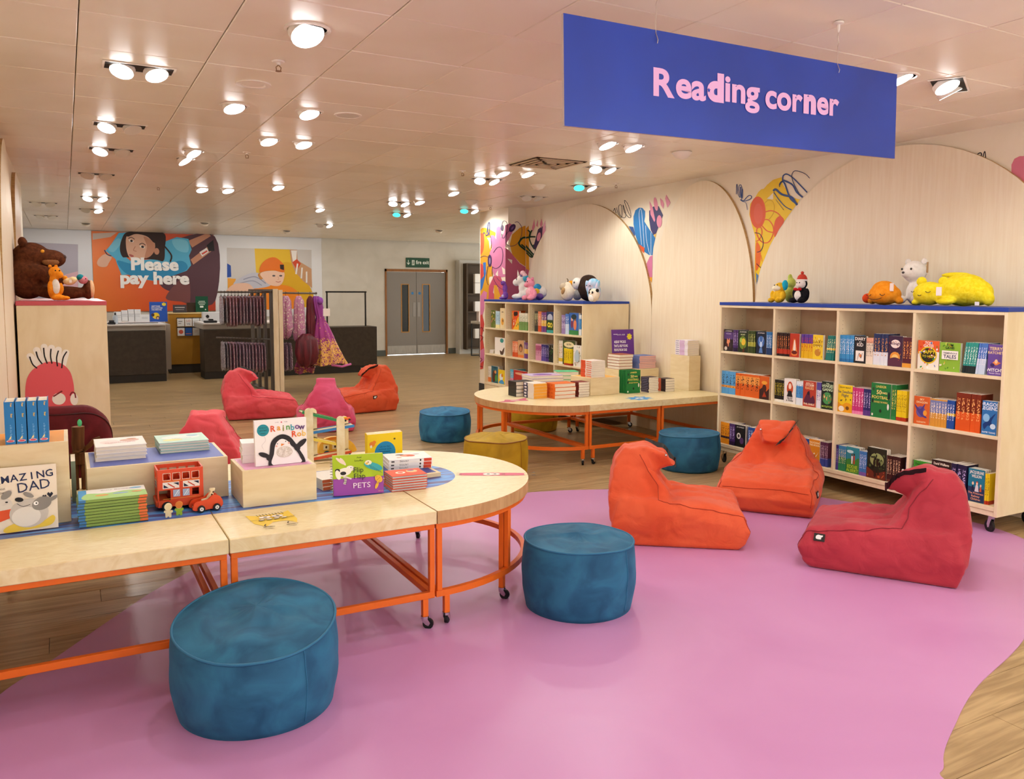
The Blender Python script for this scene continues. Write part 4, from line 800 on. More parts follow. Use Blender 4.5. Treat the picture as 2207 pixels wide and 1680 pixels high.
ORD = ['first', 'second', 'third', 'fourth', 'fifth', 'sixth', 'seventh', 'eighth', 'ninth', 'tenth', 'eleventh', 'twelfth']; CARD = ['none', 'one', 'two', 'three', 'four', 'five', 'six', 'seven', 'eight', 'nine', 'ten', 'eleven', 'twelve']
def shelf_row(X0, z, where, rows, dep=0.13, copies=1, py=800):
    """rows: (px0, px1, kind, n, key, height); kind s = spines, c = cover, l = spines leaning"""
    for px0, px1, kind, nn, key, h in rows:
        yl = at('x', X0, px0, py).y; yr = at('x', X0, px1, py).y; ys = BRY if X0 > 5.33 and X0 < 5.40 and BRS.count(z) else BLY; mid = (yl+yr)/2
        for k in range(4):
            if ys[k+1] <= mid <= ys[k]: hi, lo = ys[k]-(.0235 if k == 0 else .0125), ys[k+1]+(.0235 if k == 3 else .0125)
        yl = min(yl, hi); yr = max(yr, lo); w = yl-yr
        if kind in 'sl':
            tk = w/nn; g = '%s books, %s' % (WORDS[key], where)
            for i in range(nn):
                y0 = yl-i*tk; lab = '%s of %s %s spines, %s' % (ORD[i], CARD[nn], WORDS[key], where) if nn > 1 else '%s book spine, %s' % (WORDS[key], where); jit = random.uniform(0, 0.006)
                o = book('paperback', lab, g, tk-0.0006, h*random.uniform(.995, 1.0), dep, smat(key, i % 2), (X0+jit, y0, z+0.0006), -PI/2)
                if kind == 'l': o.rotation_euler = (0, 0.10, -PI/2); o.location.z = z+0.0006+math.sin(0.10)*tk; o.location.y = y0+0.012
        else:
            tk = 0.022 if h < 0.24 else 0.03; wds = CW[key]
            for c in range(nn):
                o = facing('paperback' if h < 0.21 else 'hardback', (wds+', ' if c == 0 else ORD[c]+' copy behind the '+wds+', ')+where, None, w-0.001, h, tk, flat(SER_BG.get(key, '#888888'), 0.45), (X0+0.003+c*(tk+0.001), yl, z+0.0006), -PI/2, COV[key]((w/h)) if c == 0 else None)
SER_BG = {'mage1': '#2A1A1E', 'mage2': '#22301A', 'mage3': '#141E36', 'flame': '#B8371E', 'dogyel': '#F0CE2E', 'diary': '#221F22', 'night': '#3E2340', 'happy': '#E8622E', 'tales': '#8EBE3A', 'witch': '#6A4E9E', 'emberd': '#D8611E', 'redhair': '#EDEBE6', 'rages': '#B8402E', 'gang': '#1C2A20', 'yellow': '#F1D21E', 'fifty': '#1F7A3C', 'dragonor': '#D9642A', 'dragonbl': '#2E74B8', 'skandar': '#2A1712', 'foxblue': '#2E5AA8', 'owl': '#E08A1E', 'eddie': '#2E8A9A', 'jungle': '#262A1E', 'lemon': '#3E9A2E', 'space': '#2C1712', 'railway': '#1E7A96', 'black': '#191618', 'flowers': '#6A7A2E', 'cream': '#F0DDAE', 'orangep': '#E85A22', 'navyp': '#2E3E6A', 'frog': '#2A4A22', 'friends': '#3A6AB8', 'penwhite': '#F6F2EA', 'bear': '#D8A878', 'blackg': '#1A1E18', 'leafy': '#4A5A2A', 'floral': '#F4EFE6', 'bird': '#2E6A7A', 'yelp': '#F2D22A', 'redp': '#C23A32'}
def z8(*v): return [(1540+a/4.0, 1540+b/4.0, k, n, key, h) for a, b, k, n, key, h in v]
def z7(*v): return [(1780+a/3.232, 1780+b/3.232, k, n, key, h) for a, b, k, n, key, h in v]
W1 = 'top shelf, long bookcase'; W2 = 'middle shelf, long bookcase'; W3 = 'bottom shelf, long bookcase'; XB = BRX+0.022
shelf_row(XB, BRS[0], W1+', first bay', z8((74, 150, 'c', 1, 'mage1', .198), (152, 192, 's', 3, 'purple', .198), (195, 278, 'c', 1, 'mage2', .198), (280, 342, 's', 4, 'green', .198), (350, 435, 'c', 1, 'mage3', .198), (438, 500, 's', 4, 'blue', .198)))
shelf_row(XB, BRS[0], W1+', second bay', z8((531, 636, 's', 6, 'blackred', .198), (640, 722, 'c', 1, 'flame', .198), (740, 836, 's', 5, 'purpyel', .198), (838, 926, 'c', 1, 'dogyel', .198), (958, 1028, 'l', 4, 'teal', .198)))
shelf_row(XB, BRS[0], W1+', third bay', z8((1070, 1190, 's', 7, 'sky', .21), (1195, 1296, 'c', 1, 'diary', .21), (1298, 1358, 's', 4, 'creamblk', .20), (1361, 1484, 's', 4, 'navywhite', .235), (1488, 1610, 'c', 2, 'night', .225), (1612, 1694, 's', 3, 'maroon', .22)))
shelf_row(XB, BRS[0], W1+', fourth bay', z7((633, 782, 'c', 1, 'happy', .205), (786, 930, 'c', 1, 'tales', .20), (958, 1046, 'l', 5, 'tealrow', .21), (1050, 1112, 'l', 4, 'bluewhite', .21), (1122, 1232, 'c', 2, 'witch', .205)))
shelf_row(XB, BRS[1], W2+', first bay', z8((56, 180, 's', 4, 'lblue', .21), (184, 388, 's', 5, 'orange', .205), (391, 474, 'c', 1, 'emberd', .205)), copies=2)
shelf_row(XB, BRS[1], W2+', second bay', z8((510, 600, 's', 5, 'blkyel', .19), (603, 706, 'c', 2, 'redhair', .21), (710, 766, 's', 3, 'bluew', .20), (768, 880, 'c', 2, 'rages', .21), (884, 922, 's', 2, 'purw', .21), (930, 1027, 'c', 2, 'gang', .225)))
shelf_row(XB, BRS[1], W2+', third bay', z8((1066, 1196, 'c', 1, 'yellow', .215), (1198, 1290, 's', 4, 'pink', .205), (1292, 1354, 's', 3, 'navy', .205), (1357, 1530, 'c', 2, 'fifty', .26), (1533, 1576, 's', 2, 'greeng', .26), (1579, 1668, 's', 6, 'yellow', .225)))
shelf_row(XB, BRS[1], W2+', fourth bay', z7((624, 735, 'c', 1, 'dragonor', .20), (738, 855, 's', 6, 'goldblue', .195), (858, 910, 's', 3, 'royal', .198), (917, 1092, 's', 5, 'bigor', .26), (1102, 1210, 'c', 2, 'dragonbl', .225)))
shelf_row(XB, BRS[2], W3+', first bay', z8((46, 140, 's', 4, 'orangey', .20), (142, 190, 's', 2, 'purple', .20), (192, 280, 'c', 3, 'black', .20), (300, 400, 's', 4, 'midblue', .20)))
shelf_row(XB, BRS[2], W3+', second bay', z8((518, 606, 's', 5, 'whiteor', .20), (610, 695, 'c', 3, 'foxblue', .205), (698, 762, 's', 5, 'sunny', .20), (765, 834, 's', 4, 'midblue', .20), (837, 930, 'c', 3, 'owl', .205), (933, 1000, 's', 5, 'mblue', .20)))
shelf_row(XB, BRS[2], W3+', third bay', z8((1038, 1092, 's', 4, 'violet', .20), (1095, 1160, 's', 4, 'grblue', .20), (1163, 1276, 'c', 3, 'eddie', .205), (1280, 1343, 's', 4, 'azure', .19), (1347, 1516, 'c', 2, 'jungle', .235), (1520, 1640, 's', 5, 'darkm', .20)))
shelf_row(XB, BRS[2], W3+', fourth bay', z7((584, 638, 's', 2, 'nightsp', .20), (641, 764, 'c', 3, 'lemon', .205), (768, 905, 'c', 3, 'space', .235), (909, 1018, 's', 3, 'nightsp', .235), (1030, 1148, 'c', 3, 'railway', .225), (1152, 1180, 's', 2, 'yellow', .21)))
def z5(*v): return [(1020+a/5.808, 1020+b/5.808, k, n, key, h) for a, b, k, n, key, h in v]
V1 = 'top shelf, cube bookcase'; V2 = 'middle shelf, cube bookcase'; V3 = 'lowest shelf, cube bookcase'; XC = BLX+0.05
shelf_row(XC, BLS[0], V1+', first bay', z5((222, 276, 'c', 1, 'flowers', .245), (278, 331, 's', 3, 'pale', .235), (334, 394, 'c', 1, 'cream', .28)), dep=.19, py=680)
shelf_row(XC, BLS[0], V1+', second bay', z5((480, 496, 's', 1, 'orange', .25), (498, 570, 'c', 1, 'orangep', .25), (572, 676, 's', 6, 'mixgr', .225)), dep=.19, py=680)
shelf_row(XC, BLS[0], V1+', third bay', z5((768, 808, 's', 2, 'dusk', .26), (810, 848, 's', 3, 'coral', .26), (850, 914, 's', 4, 'multi', .25), (917, 1000, 'c', 1, 'navyp', .26)), dep=.19, py=680)
shelf_row(XC-0.035, BLS[0], V1+', third bay, front', z5((918, 1000, 'c', 1, 'frog', .16)), dep=.12, py=680)
shelf_row(XC, BLS[0], V1+', fourth bay', z5((1103, 1150, 's', 3, 'lilac', .23), (1153, 1196, 's', 2, 'bluewhite', .245), (1200, 1318, 'c', 1, 'friends', .26), (1322, 1352, 's', 2, 'bluew', .24)), dep=.19, py=680)
shelf_row(XC, BLS[1], V2+', first bay', z5((268, 394, 'c', 1, 'penwhite', .235)), dep=.19, py=750)
for k in range(4): book('picture_book', '%s small white book lying piled in the cube bookcase' % ['lowest', 'second', 'third', 'topmost'][k], 'white books piled in the cube bookcase', .012, .11, .11, flat('#EDE8E2', .5), (BLX+.06, at('x', BLX+.06, 1055, 760).y-.005*k, BLS[1]+.0006+k*.0125), -PI/2, True)
shelf_row(XC, BLS[1], V2+', second bay', z5((491, 554, 's', 4, 'coral', .21), (557, 630, 'c', 1, 'bear', .23), (634, 676, 's', 4, 'multi', .21)), dep=.17, py=750)
shelf_row(XC, BLS[1], V2+', third bay', z5((779, 850, 's', 5, 'pinks', .21), (852, 906, 's', 4, 'violet', .21), (908, 944, 's', 3, 'navy', .205), (946, 998, 'c', 1, 'blackg', .215)), dep=.17, py=750)
shelf_row(XC, BLS[1], V2+', fourth bay', z5((1066, 1118, 's', 2, 'dotted', .285), (1120, 1272, 'c', 1, 'leafy', .29)), dep=.19, py=750)
shelf_row(XC-0.04, BLS[1], V2+', fourth bay, front', z5((1135, 1225, 's', 4, 'yellow', .20), (1252, 1350, 'c', 1, 'floral', .25)), dep=.036, py=750)
shelf_row(XC, BLS[2], V3+', first bay', z5((180, 222, 's', 3, 'whiteor', .22), (225, 306, 'c', 1, 'bird', .235), (312, 392, 'c', 1, 'yelp', .20)), dep=.19, py=820)
shelf_row(XC, BLS[2], V3+', second bay', z5((459, 500, 's', 3, 'bpink', .235), (503, 676, 'c', 1, 'redp', .235)), dep=.19, py=820)
# ================================================================== THINGS ON THE NEAR TABLE
TT = TH+0.0012
M_box = grain('#EAD9B4', '#E0CBA0', (2, 2, 9), 2.5, 5.0, rough=0.5, spec=0.25)
def riser(label, x0, x1, y0, y1, z0, z1, inlay, rim=0.016):
    t = thing('display_box', label, 'display box', ((x0+x1)/2, (y0+y1)/2, z0)); a, b, h = (x1-x0)/2, (y1-y0)/2, z1-z0
    MB().bbox(-a, a, -b, b, 0, h, 0.0015).build('box_body', M_box, t)
    if inlay: MB().box(-a+rim, a-rim, -b+rim, b-rim, h-0.002, h+0.0008).build('coloured_inlay', inlay, t)
    return t
riser('tall plywood box with orange top behind the AMAZING DAD book', -0.36, -0.012, 4.068, 4.42, TT, 0.931, flat('#EE9A2E', .5))
riser('wide plywood box with violet-blue top carrying two book piles', 0.058, 0.684, 4.215, 4.645, TT, 0.771, flat('#5A68B4', .45))
riser('plywood box with pink top under the penguin book', 0.704, 1.056, 3.945, 4.265, TT, 0.746, flat('#E2A4C6', .5))
riser('low wooden tray with dark blue top under the board books', 1.36, 1.80, 4.12, 4.52, TT, 0.592, flat('#31488E', .45), 0.02)
# AMAZING DAD
A = Art(0.265/0.275); A.rect(0, 0, 1, 1, '#F0E4D2'); Nv = '#1E2A52'
for i, ch in enumerate('AMAZING'): A.text(ch, .17+i*.122, .775+[-.02, -.01, .0, .005, .012, .02, .03][i]*1.2, .11, Nv, rot=.08, bold=.015)
for i, ch in enumerate('DAD'): A.text(ch, .53+i*.155, .60+i*.015, .15, Nv, rot=.08, bold=.0)
A.text('Alison', .21, .66, .04, '#5A4A44'); A.text('Brown', .23, .60, .04, '#5A4A44')
for hx, hy, s in ((.82, .50, .03), (.90, .52, .045)): A.poly([(hx, hy-s), (hx+s, hy+s*.3), (hx+s*.5, hy+s), (hx, hy+s*.4), (hx-s*.5, hy+s), (hx-s, hy+s*.3)], '#141A30')
G1, G2 = '#C9C3BC', '#8E8A86'
A.ell(.22, .42, .16, .13, '#DDD6CE'); A.ell(.14, .46, .07, .05, G2); A.poly([(.14, .34), (.36, .36), (.34, .22), (.18, .17), (.12, .22)], '#E0552A')
A.poly([(.25, .06), (.40, .13), (.6, .10), (.8, .13), (.92, .2), (.96, .14), (.88, .05), (.6, .02), (.3, .0)], '#EBCB4A', True)
A.ell(.60, .27, .27, .22, G1); A.ell(.56, .22, .2, .15, '#E4E0DA'); A.ell(.78, .40, .14, .10, G2, .3); A.ell(.70, .41, .035, .03, '#FFFFFF'); A.ell(.705, .41, .012, .012, '#111111')
A.ell(.47, .49, .06, .035, '#1A181A', -.2); A.ell(.30, .58, .05, .085, G2, -.9); A.ell(.60, .55, .08, .035, G2, -.5); A.ell(.94, .46, .09, .028, G2, .5)
A.stroke([(.44, .43), (.52, .38), (.62, .40)], .008, '#3A3436'); A.ell(.3, .47, .02, .012, '#1A181A')
facing('picture_book', 'large white picture book lettered AMAZING DAD leaning on the box', None, .268, .275, .012, flat('#F0E4D2', .45), (-0.330, 3.985, TT+.001), 0.0, A, hard=True, lean=0.20)
# four thick blue board books on the box
def blue_spine():
    A = Art(.21); A.rect(0, 0, 1, 1, '#1E7CC0'); return A
for k, (a, b) in enumerate(((11.5, 34), (36, 58.5), (61, 82.5), (84.5, 106))):
    q0 = at('y', 4.085, a, 950); q1 = at('y', 4.085, b, 950); tk = q1.x-q0.x; h = .185
    o = book('board_book', '%s thick blue board book on the orange-topped box' % ORD[k], 'four blue board books', tk, h, .17, flat('#1E7CC0', .4), (q0.x, 4.085, 0.9315), 0.0, hard=True)
    A = Art(tk/h); A.text('Pear', .62, .97, .34*tk/h*.5, '#F4C84A', al='L', rot=-PI/2, bold=.03); A.text('Bear', .62, .72, .34*tk/h*.5, '#F4C84A', al='L', rot=-PI/2, bold=.03)
    A.text('a lift the flap book', .50, .46, .04, '#8FC6EE', al='L', rot=-PI/2); A.ell(.5, .08, .4, .028, '#F2C9C4'); A.ell(.5, .08, .3, .02, '#D8556A'); A.poly([(.3, .11), (.55, .13), (.62, .2), (.45, .17)], '#F2E4A0')
    A.build('spine_print', o, lambda a_, b_: (a_*tk, 0, b_*h), (0, -1, 0), step=.0002)
# piles on the violet box
def pile(name, labels, group, n, x, y, z, w, d, tk, cov, rotz=0.0, hard=True, art=None, pages=None, jit=.004, spine_art=None, flip=False):
    """books lying flat, spine toward local -y; w along the spine"""
    zz = z+.0008; rr = random.Random(len(labels)*7+n)
    for k in range(n):
        jx, jy, ja = rr.uniform(-jit, jit), rr.uniform(-jit, jit), rr.uniform(-.012, .012)
        lab = (labels % ('topmost' if k == n-1 else 'lowest' if k == 0 else ORD[k])) if '%s' in labels else labels
        loc = Vector((x+jx, y+jy, zz)); ra = rotz+ja
        if flip: loc += Matrix.Rotation(rotz, 3, 'Z') @ Vector((w, d, 0)); ra += PI
        o = book(name, lab, group, tk, w, d, cov, loc, ra, True, hard, pages=pages); zz += tk+.0006
        if art and k == n-1: art.build('cover_print', o, (lambda a, b: ((1-a)*w, (1-b)*d, tk)) if flip else (lambda a, b: (a*w, b*d, tk)), (0, 0, 1), step=.0002)
        if spine_art: spine_art.build('spine_print', o, lambda a, b: (a*w, 0, b*tk), (0, -1, 0), step=.0002)
    return zz
A = Art(.225/.25).rect(0, 0, 1, 1, '#EFE6E0'); A.ell(.3, .5, .2, .2, '#E6D2CC'); A.ell(.7, .6, .2, .14, '#D2A896'); A.ell(.75, .72, .1, .08, '#C48A6A'); A.text('Goodnight', .5, .36, .09, '#C98A8A')
pile('picture_book', '%s white book in the pile of four on the violet-topped box', 'pile of white books', 4, .103, 4.345, .772, .225, .25, .0172, flat('#E9E4E0', .45), art=A, flip=True)
A = Art(.238/.25).rect(0, 0, 1, 1, '#BFE0D2'); A.ell(.5, .6, .4, .25, '#DDEBE4'); A.ell(.3, .3, .2, .12, '#E6E29A'); A.text('Unicorn', .5, .40, .08, '#8CA8A8'); A.ell(.75, .7, .12, .1, '#A8CBD8')
pile('picture_book', '%s mint book in the pile on the violet-topped box', 'pile of mint books', 4, .391, 4.42, .772, .238, .25, .0128, flat('#A9CFC6', .45), art=A, flip=True)
# green pile in front
A = Art(.275/.2).rect(0, 0, 1, 1, '#DCEFD0'); A.rect(0, .0, .12, 1, '#3F9AD8'); A.rect(.12, .55, 1, 1, '#F3F4F0'); A.poly([(.12, .0), (1, .0), (1, .5), (.7, .62), (.4, .5), (.12, .6)], '#A8D57E', True)
A.text('Busy Bodies', .56, .78, .09, '#B8A8B8'); A.ell(.34, .34, .10, .08, '#E2A04A'); A.ell(.62, .4, .12, .06, '#8FB7DA'); A.ell(.86, .42, .08, .06, '#E29A5A'); A.ell(.86, .8, .09, .07, '#8CC6EE')
pile('picture_book', '%s book of the tall green pile beside the toy bus', 'tall pile of green books', 9, .014, 3.935, TT, .273, .20, .0125, spine_mat('#8FA860', '#6A8A3E', '#E0704A', .0, 1.0, 2, (0, 0)) if False else flat('#86A552', .45), art=A, hard=False, pages=flat('#4E7AA8', .6), spine_art=Art().rect(0, 0, .10, 1, '#3F7AB8').rect(.88, 0, 1, 1, '#E2713E').rect(0, .0, 1, .16, '#33421E'))
# grey-green book behind the twig toy
book('picture_book', 'grey-green book standing behind the twig toy', None, .02, .20, .2, flat('#8FA08E', .5), (-.006, 4.44, TT+.001), 0.0)
# penguin book
A = Art(.25/.22); A.rect(0, 0, 1, 1, '#F7F2F0'); Bk = '#231E22'
A.ell(.16, .78, .115, .13, '#1F8F9C'); A.text('A touch', .16, .82, .035, '#0E3A44'); A.text('and feel', .16, .76, .035, '#0E3A44'); A.text('story', .16, .70, .035, '#0E3A44'); A.stroke([(.18, .65), (.2, .55), (.13, .45), (.16, .36)], .004, '#B8AEB0')
A.text('priddy', .43, .925, .022, '#8A8088'); A.ell(.515, .93, .014, .014, '#D8485A'); A.text('books', .60, .925, .022, '#8A8088')
for i, (ch, c) in enumerate(zip('Rainbow', ('#E2572B', '#E8A63A', '#8E8E3E', '#4E9A4A', '#4AA6B8', '#7A4A8E', '#5E3A6E'))): A.text(ch, .35+i*.089+(.02 if i else 0), .735+.02*(i % 2), .13, c, bold=.02)
for i, (ch, c) in enumerate(zip('Rob', ('#E2572B', '#E8A63A', '#F0CB6A'))): A.text(ch, .755+i*.095, .585, .13, c, bold=.02)
A.poly([(.24, .0), (.27, .3), (.30, .5), (.40, .62), (.53, .66), (.66, .60), (.76, .46), (.84, .30), (.93, .12), (.95, .0), (.86, .0), (.86, .1), (.80, .24), (.70, .38), (.5, .5), (.38, .4), (.35, .2), (.34, .0)], Bk, True)
A.poly([(.33, .0), (.35, .25), (.39, .46), (.5, .56), (.62, .5), (.70, .36), (.80, .18), (.86, .0)], '#FAF6F4', True)
A.ell(.16, .24, .11, .05, Bk, -.45); A.ell(.26, .17, .06, .07, Bk); A.ell(.88, .42, .14, .055, Bk, .75); A.ell(.80, .34, .06, .08, Bk, .3)
A.poly([(.49, .46), (.56, .44), (.49, .40)], '#E28A3E'); A.ell(.42, .46, .010, .012, Bk); A.ell(.58, .50, .010, .012, Bk); A.ell(.40, .41, .02, .022, '#E8B6A8'); A.ell(.64, .46, .02, .022, '#E8B6A8'); A.ell(.55, .27, .155, .12, '#CFC2B4'); A.ell(.55, .27, .145, .11, grain('#C8BEB2', '#F4F0EA', (1, 1, 1), 90, 4, .7))
facing('board_book', 'white board book with penguin, lettered Rainbow Rob, on the pink-topped box', None, .253, .222, .022, flat('#F7F2F0', .4), (.778, 4.005, .747), 0.03, A, hard=True, lean=.06)
pile('board_book', '%s small white board book in the pile beside the penguin book', 'pile of small white board books', 5, .735, 4.11, .747, .10, .13, .0195, flat('#EFEAE6', .45), rotz=-.1, hard=False)
# ---- toy double-decker bus
t = thing('toy_bus', 'orange-red wooden toy double-decker bus with flag panels', 'toy bus', (.444, 4.130, TT)); RB = flat('#DE4A1C', .4, .4); RB2 = flat('#B5321A', .5); Lx, Wy = .098, .068
def side_with_holes(holes, L, z0, z1, T, mb, th=.006):
    """board in x-z with rectangular openings"""
    xs = sorted(set([-L, L]+[v for h in holes for v in h[:2]])); zs = sorted(set([z0, z1]+[v for h in holes for v in h[2:]]))
    for i in range(len(xs)-1):
        for j in range(len(zs)-1):
            cx, cz = (xs[i]+xs[i+1])/2, (zs[j]+zs[j+1])/2
            if any(h[0] < cx < h[1] and h[2] < cz < h[3] for h in holes): continue
            mb.box(xs[i], xs[i+1], -th/2, th/2, zs[j], zs[j+1], 0, T)
H_ = [(-.076+k*.042, -.044+k*.042, .145, .178) for k in range(4)]+[(-.034, -.004, .065, .098), (.008, .038, .065, .098), (.050, .080, .065, .098)]
for nm, y_ in (('near_side', -Wy), ('far_side', Wy)):
    mb = MB(); side_with_holes(H_+([(-.099, -.045, .05, .098)]), Lx, .018, .195, Matrix.Translation((0, y_, 0)), mb); sd = mb.build('side_board', RB, t)
    if y_ < 0:
        A = Art(); A.rect(-.078, .105, -.006, .135, '#F4EDE6'); A.rect(.010, .105, .084, .135, '#F4EDE6')
        for x0 in (-.078, .010): A.poly([(x0+.004, .109), (x0+.026, .109), (x0+.004, .125)], '#1E2440'); A.poly([(x0+.07, .131), (x0+.046, .131), (x0+.07, .117)], '#1E2440'); A.stroke([(x0+.022, .130), (x0+.052, .108)], .005, '#C8452A', False)
        for q in H_[:4]: A.stroke([(q[0], q[2]), (q[1], q[2]), (q[1], q[3]), (q[0], q[3])], .0025, '#F3E2C8', False, True)
        A.rect(-.078, .139, .086, .1405, '#F2B84A'); A.rect(-.078, .056, .086, .0575, '#F2B84A'); A.rect(-.034, .065, -.004, .098, '#A9B8D2'); A.rect(.008, .065, .038, .098, '#A9B8D2')
        for x0 in (-.034, .008): A.stroke([(x0+.006, .068), (x0+.024, .095)], .004, '#E8EEF6', False); A.stroke([(x0+.015, .068), (x0+.027, .086)], .002, '#E8EEF6', False)
        A.build('flag_panel', sd, lambda a, b: (a, -Wy-.003, b), (0, -1, 0))
mb = MB(); R90 = Matrix.Rotation(PI/2, 4, 'Z')
side_with_holes([(-.035, .035, .145, .178), (-.03, .03, .06, .098)], Wy, .018, .195, Matrix.Translation((-Lx, 0, 0)) @ R90, mb); fr = mb.build('front_board', RB, t)
Art().rect(-.032, .106, .032, .136, '#EDE8E0').rect(-.026, .122, .026, .133, '#5A6A7E').rect(-.026, .109, .026, .119, '#5A6A7E').build('route_sign', fr, lambda a, b: (-Lx-.003, -a, b), (-1, 0, 0))
mb = MB(); side_with_holes([(-.035, .035, .145, .178)], Wy, .018, .195, Matrix.Translation((Lx, 0, 0)) @ R90, mb); mb.build('rear_board', RB, t)
MB().box(-Lx, Lx, -Wy, Wy, .018, .026).box(-Lx, Lx, -Wy, Wy, .100, .104).box(-.02, Lx, -Wy, Wy, .026, .05).build('decks', RB2, t)
for k in range(3): MB().box(-.06+k*.045, -.04+k*.045, -.05, .05, .104, .125).box(-.044+k*.045, -.040+k*.045, -.05, .05, .125, .15).build('bench', RB2, t)
MB().bbox(-Lx-.012, -.05, -Wy, Wy, .020, .05, .004).build('bonnet', RB, t)
def wheel(t, x, y, r, w=.012, T=None):
    W = (T or Matrix.Identity(4)) @ Matrix.Translation((x, y, r)) @ Matrix.Rotation(PI/2, 4, 'X')
    o = MB().lathe([(.002, -w/2), (r*.9, -w/2), (r, -w/3), (r, w/3), (r*.9, w/2), (.002, w/2)], 22, 0, W).build('wheel', flat('#17161A', .5), t)
    MB().lathe([(0, w/2+.0006), (r*.55, w/2+.0006), (r*.55, w/2)], 14, 0, W).build('hub_cap', flat('#F0ECE6', .5), o)
    MB().lathe([(0, w/2+.001), (r*.16, w/2+.001), (r*.16, w/2)], 8, 0, W).build('axle_pin', flat('#2A2A2C', .5), o)
for x_ in (-.062, .058):
    for y_ in (-Wy-.007, Wy+.007): wheel(t, x_, y_, .022)
# ---- animal car with a giraffe in it, peg dolls
t = thing('toy_car', 'red wooden toy car with carved sides, giraffe figure seated in it', 'toy car', (.548, 4.0, TT), 0.12)
def sidecut(pts, y0, y1, mb): mb.prism(pts, y0, y1, 0, Matrix.Rotation(PI/2, 4, 'X'))
mb = MB(); body = smoothpts([(-.062, .010), (-.066, .035), (-.05, .05), (-.02, .052), (.0, .056), (.022, .072), (.05, .066), (.064, .045), (.064, .020), (.04, .012)], True, 4)
sidecut(body, .036, .024, mb); sidecut(body, -.024, -.036, mb); mb.build('side_board', RB, t)
MB().bbox(-.06, .06, -.024, .024, .012, .035, .003).build('floor_block', RB2, t); Art().rect(-.012, .016, .012, .026, '#EFE6D8').rect(-.008, .019, .008, .023, '#C0502E').build('number_plate', t, lambda a, b: (-.0605, a, b), (-1, 0, 0), base=.001)
for x_ in (-.034, .036):
    for y_ in (-.042, .042): wheel(t, x_, y_, .0165, .010)
M_natw = grain('#F0E2BE', '#E2CE9E', (3, 3, 3), 6, 4, .5)
g = thing('giraffe_figure', 'small wooden giraffe figure leaning in the toy car', 'toy figure', (.552, 4.0, TT+.036), 0.1); Ry = Matrix.Rotation(PI/2, 4, 'X')
MB().prism([(-.030, 0), (-.026, .016), (-.004, .018), (.016, .052), (.010, .058), (.014, .064), (.036, .062), (.034, .054), (.030, .05), (.022, .0)], -.007, .007, 0, Ry).build('body', M_natw, g)
A = Art()
for x_, z_ in ((.012, .02), (.02, .034), (.014, .008), (.026, .046), (-.006, .008)): A.ell(x_, z_, .004, .005, '#5A3A1E', n=8)
A.build('spots', g, lambda a, b: (a, -.007, b), (0, -1, 0))
for k, (x, y, c, lab) in enumerate(((.376, 3.945, None, 'plain wooden peg figure in front of the toy bus'), (.424, 3.962, '#9CC23A', 'wooden peg figure in green shirt in front of the toy bus'))):
    g = thing('peg_figure', lab, 'toy figure', (x, y, TT), -.3)
    MB().prism(smoothpts([(-.012, 0), (-.012, .02), (-.018, .022), (-.017, .03), (-.010, .031), (.010, .031), (.017, .03), (.018, .022), (.012, .02), (.012, 0), (.004, 0), (0, .006), (-.004, 0)], True, 2), -.006, .006, 0, Ry).build('body', flat(c, .5) if c else M_natw, g)
    MB().lathe([(0, -.006), (.0145, -.006), (.0145, .006), (0, .006)], 18, 0, Matrix.Translation((0, 0, .045)) @ Matrix.Rotation(PI/2, 4, 'X')).build('head', M_natw, g)
    MB().lathe([(.011, -.0065), (.0158, -.0065), (.0158, .0065), (.011, .0065)], 18, 0, Matrix.Translation((0, .0, .048)) @ Matrix.Rotation(PI/2, 4, 'X')).build('hair', flat('#D8823A', .5) if c else M_natw, g)
# ---- brown twig soft toy (plain)
t = thing('twig_toy', 'brown bark-like twig soft toy with green leaf, standing between boxes', 'soft toy', (.034, 4.735, TT)); M_bark = grain('#4A2A14', '#6E4424', (9, 9, 1.2), 3, 5, .75, .15, bump=.6)
MB().tube([(0, 0, .13), (.002, 0, .18), (-.004, 0, .24), (.0, 0, .30), (.0, 0, .325)], [.026, .030, .031, .030, .031], 14).build('trunk_body', M_bark, t, smooth=False)
MB().lathe([(0, .3255), (.026, .3255), (.029, .324)], 14).build('cut_top', flat('#8A5A34', .7), t)
for s in (-1, 1): MB().tube([(s*.014, 0, .14), (s*.017, 0, .07), (s*.015, -.004, .0), (s*.017, -.03, .006)], [.014, .012, .011, .009], 10).build('leg', M_bark, t, smooth=True)
MB().tube([(.02, -.01, .20), (.05, -.01, .225), (.07, -.01, .250), (.10, -.01, .262)], [.011, .012, .010, .008], 10).build('arm', M_bark, t, smooth=True)
MB().tube([(-.02, -.03, .20), (-.005, -.036, .195), (.02, -.036, .205), (-.045, -.03, .180)], [.010, .011, .010, .010], 10).build('arm', M_bark, t, smooth=True)
MB().ball((.008, 0, .343), (.011, .005, .020), 12).build('leaf', flat('#4EB87A', .5), t, smooth=True)
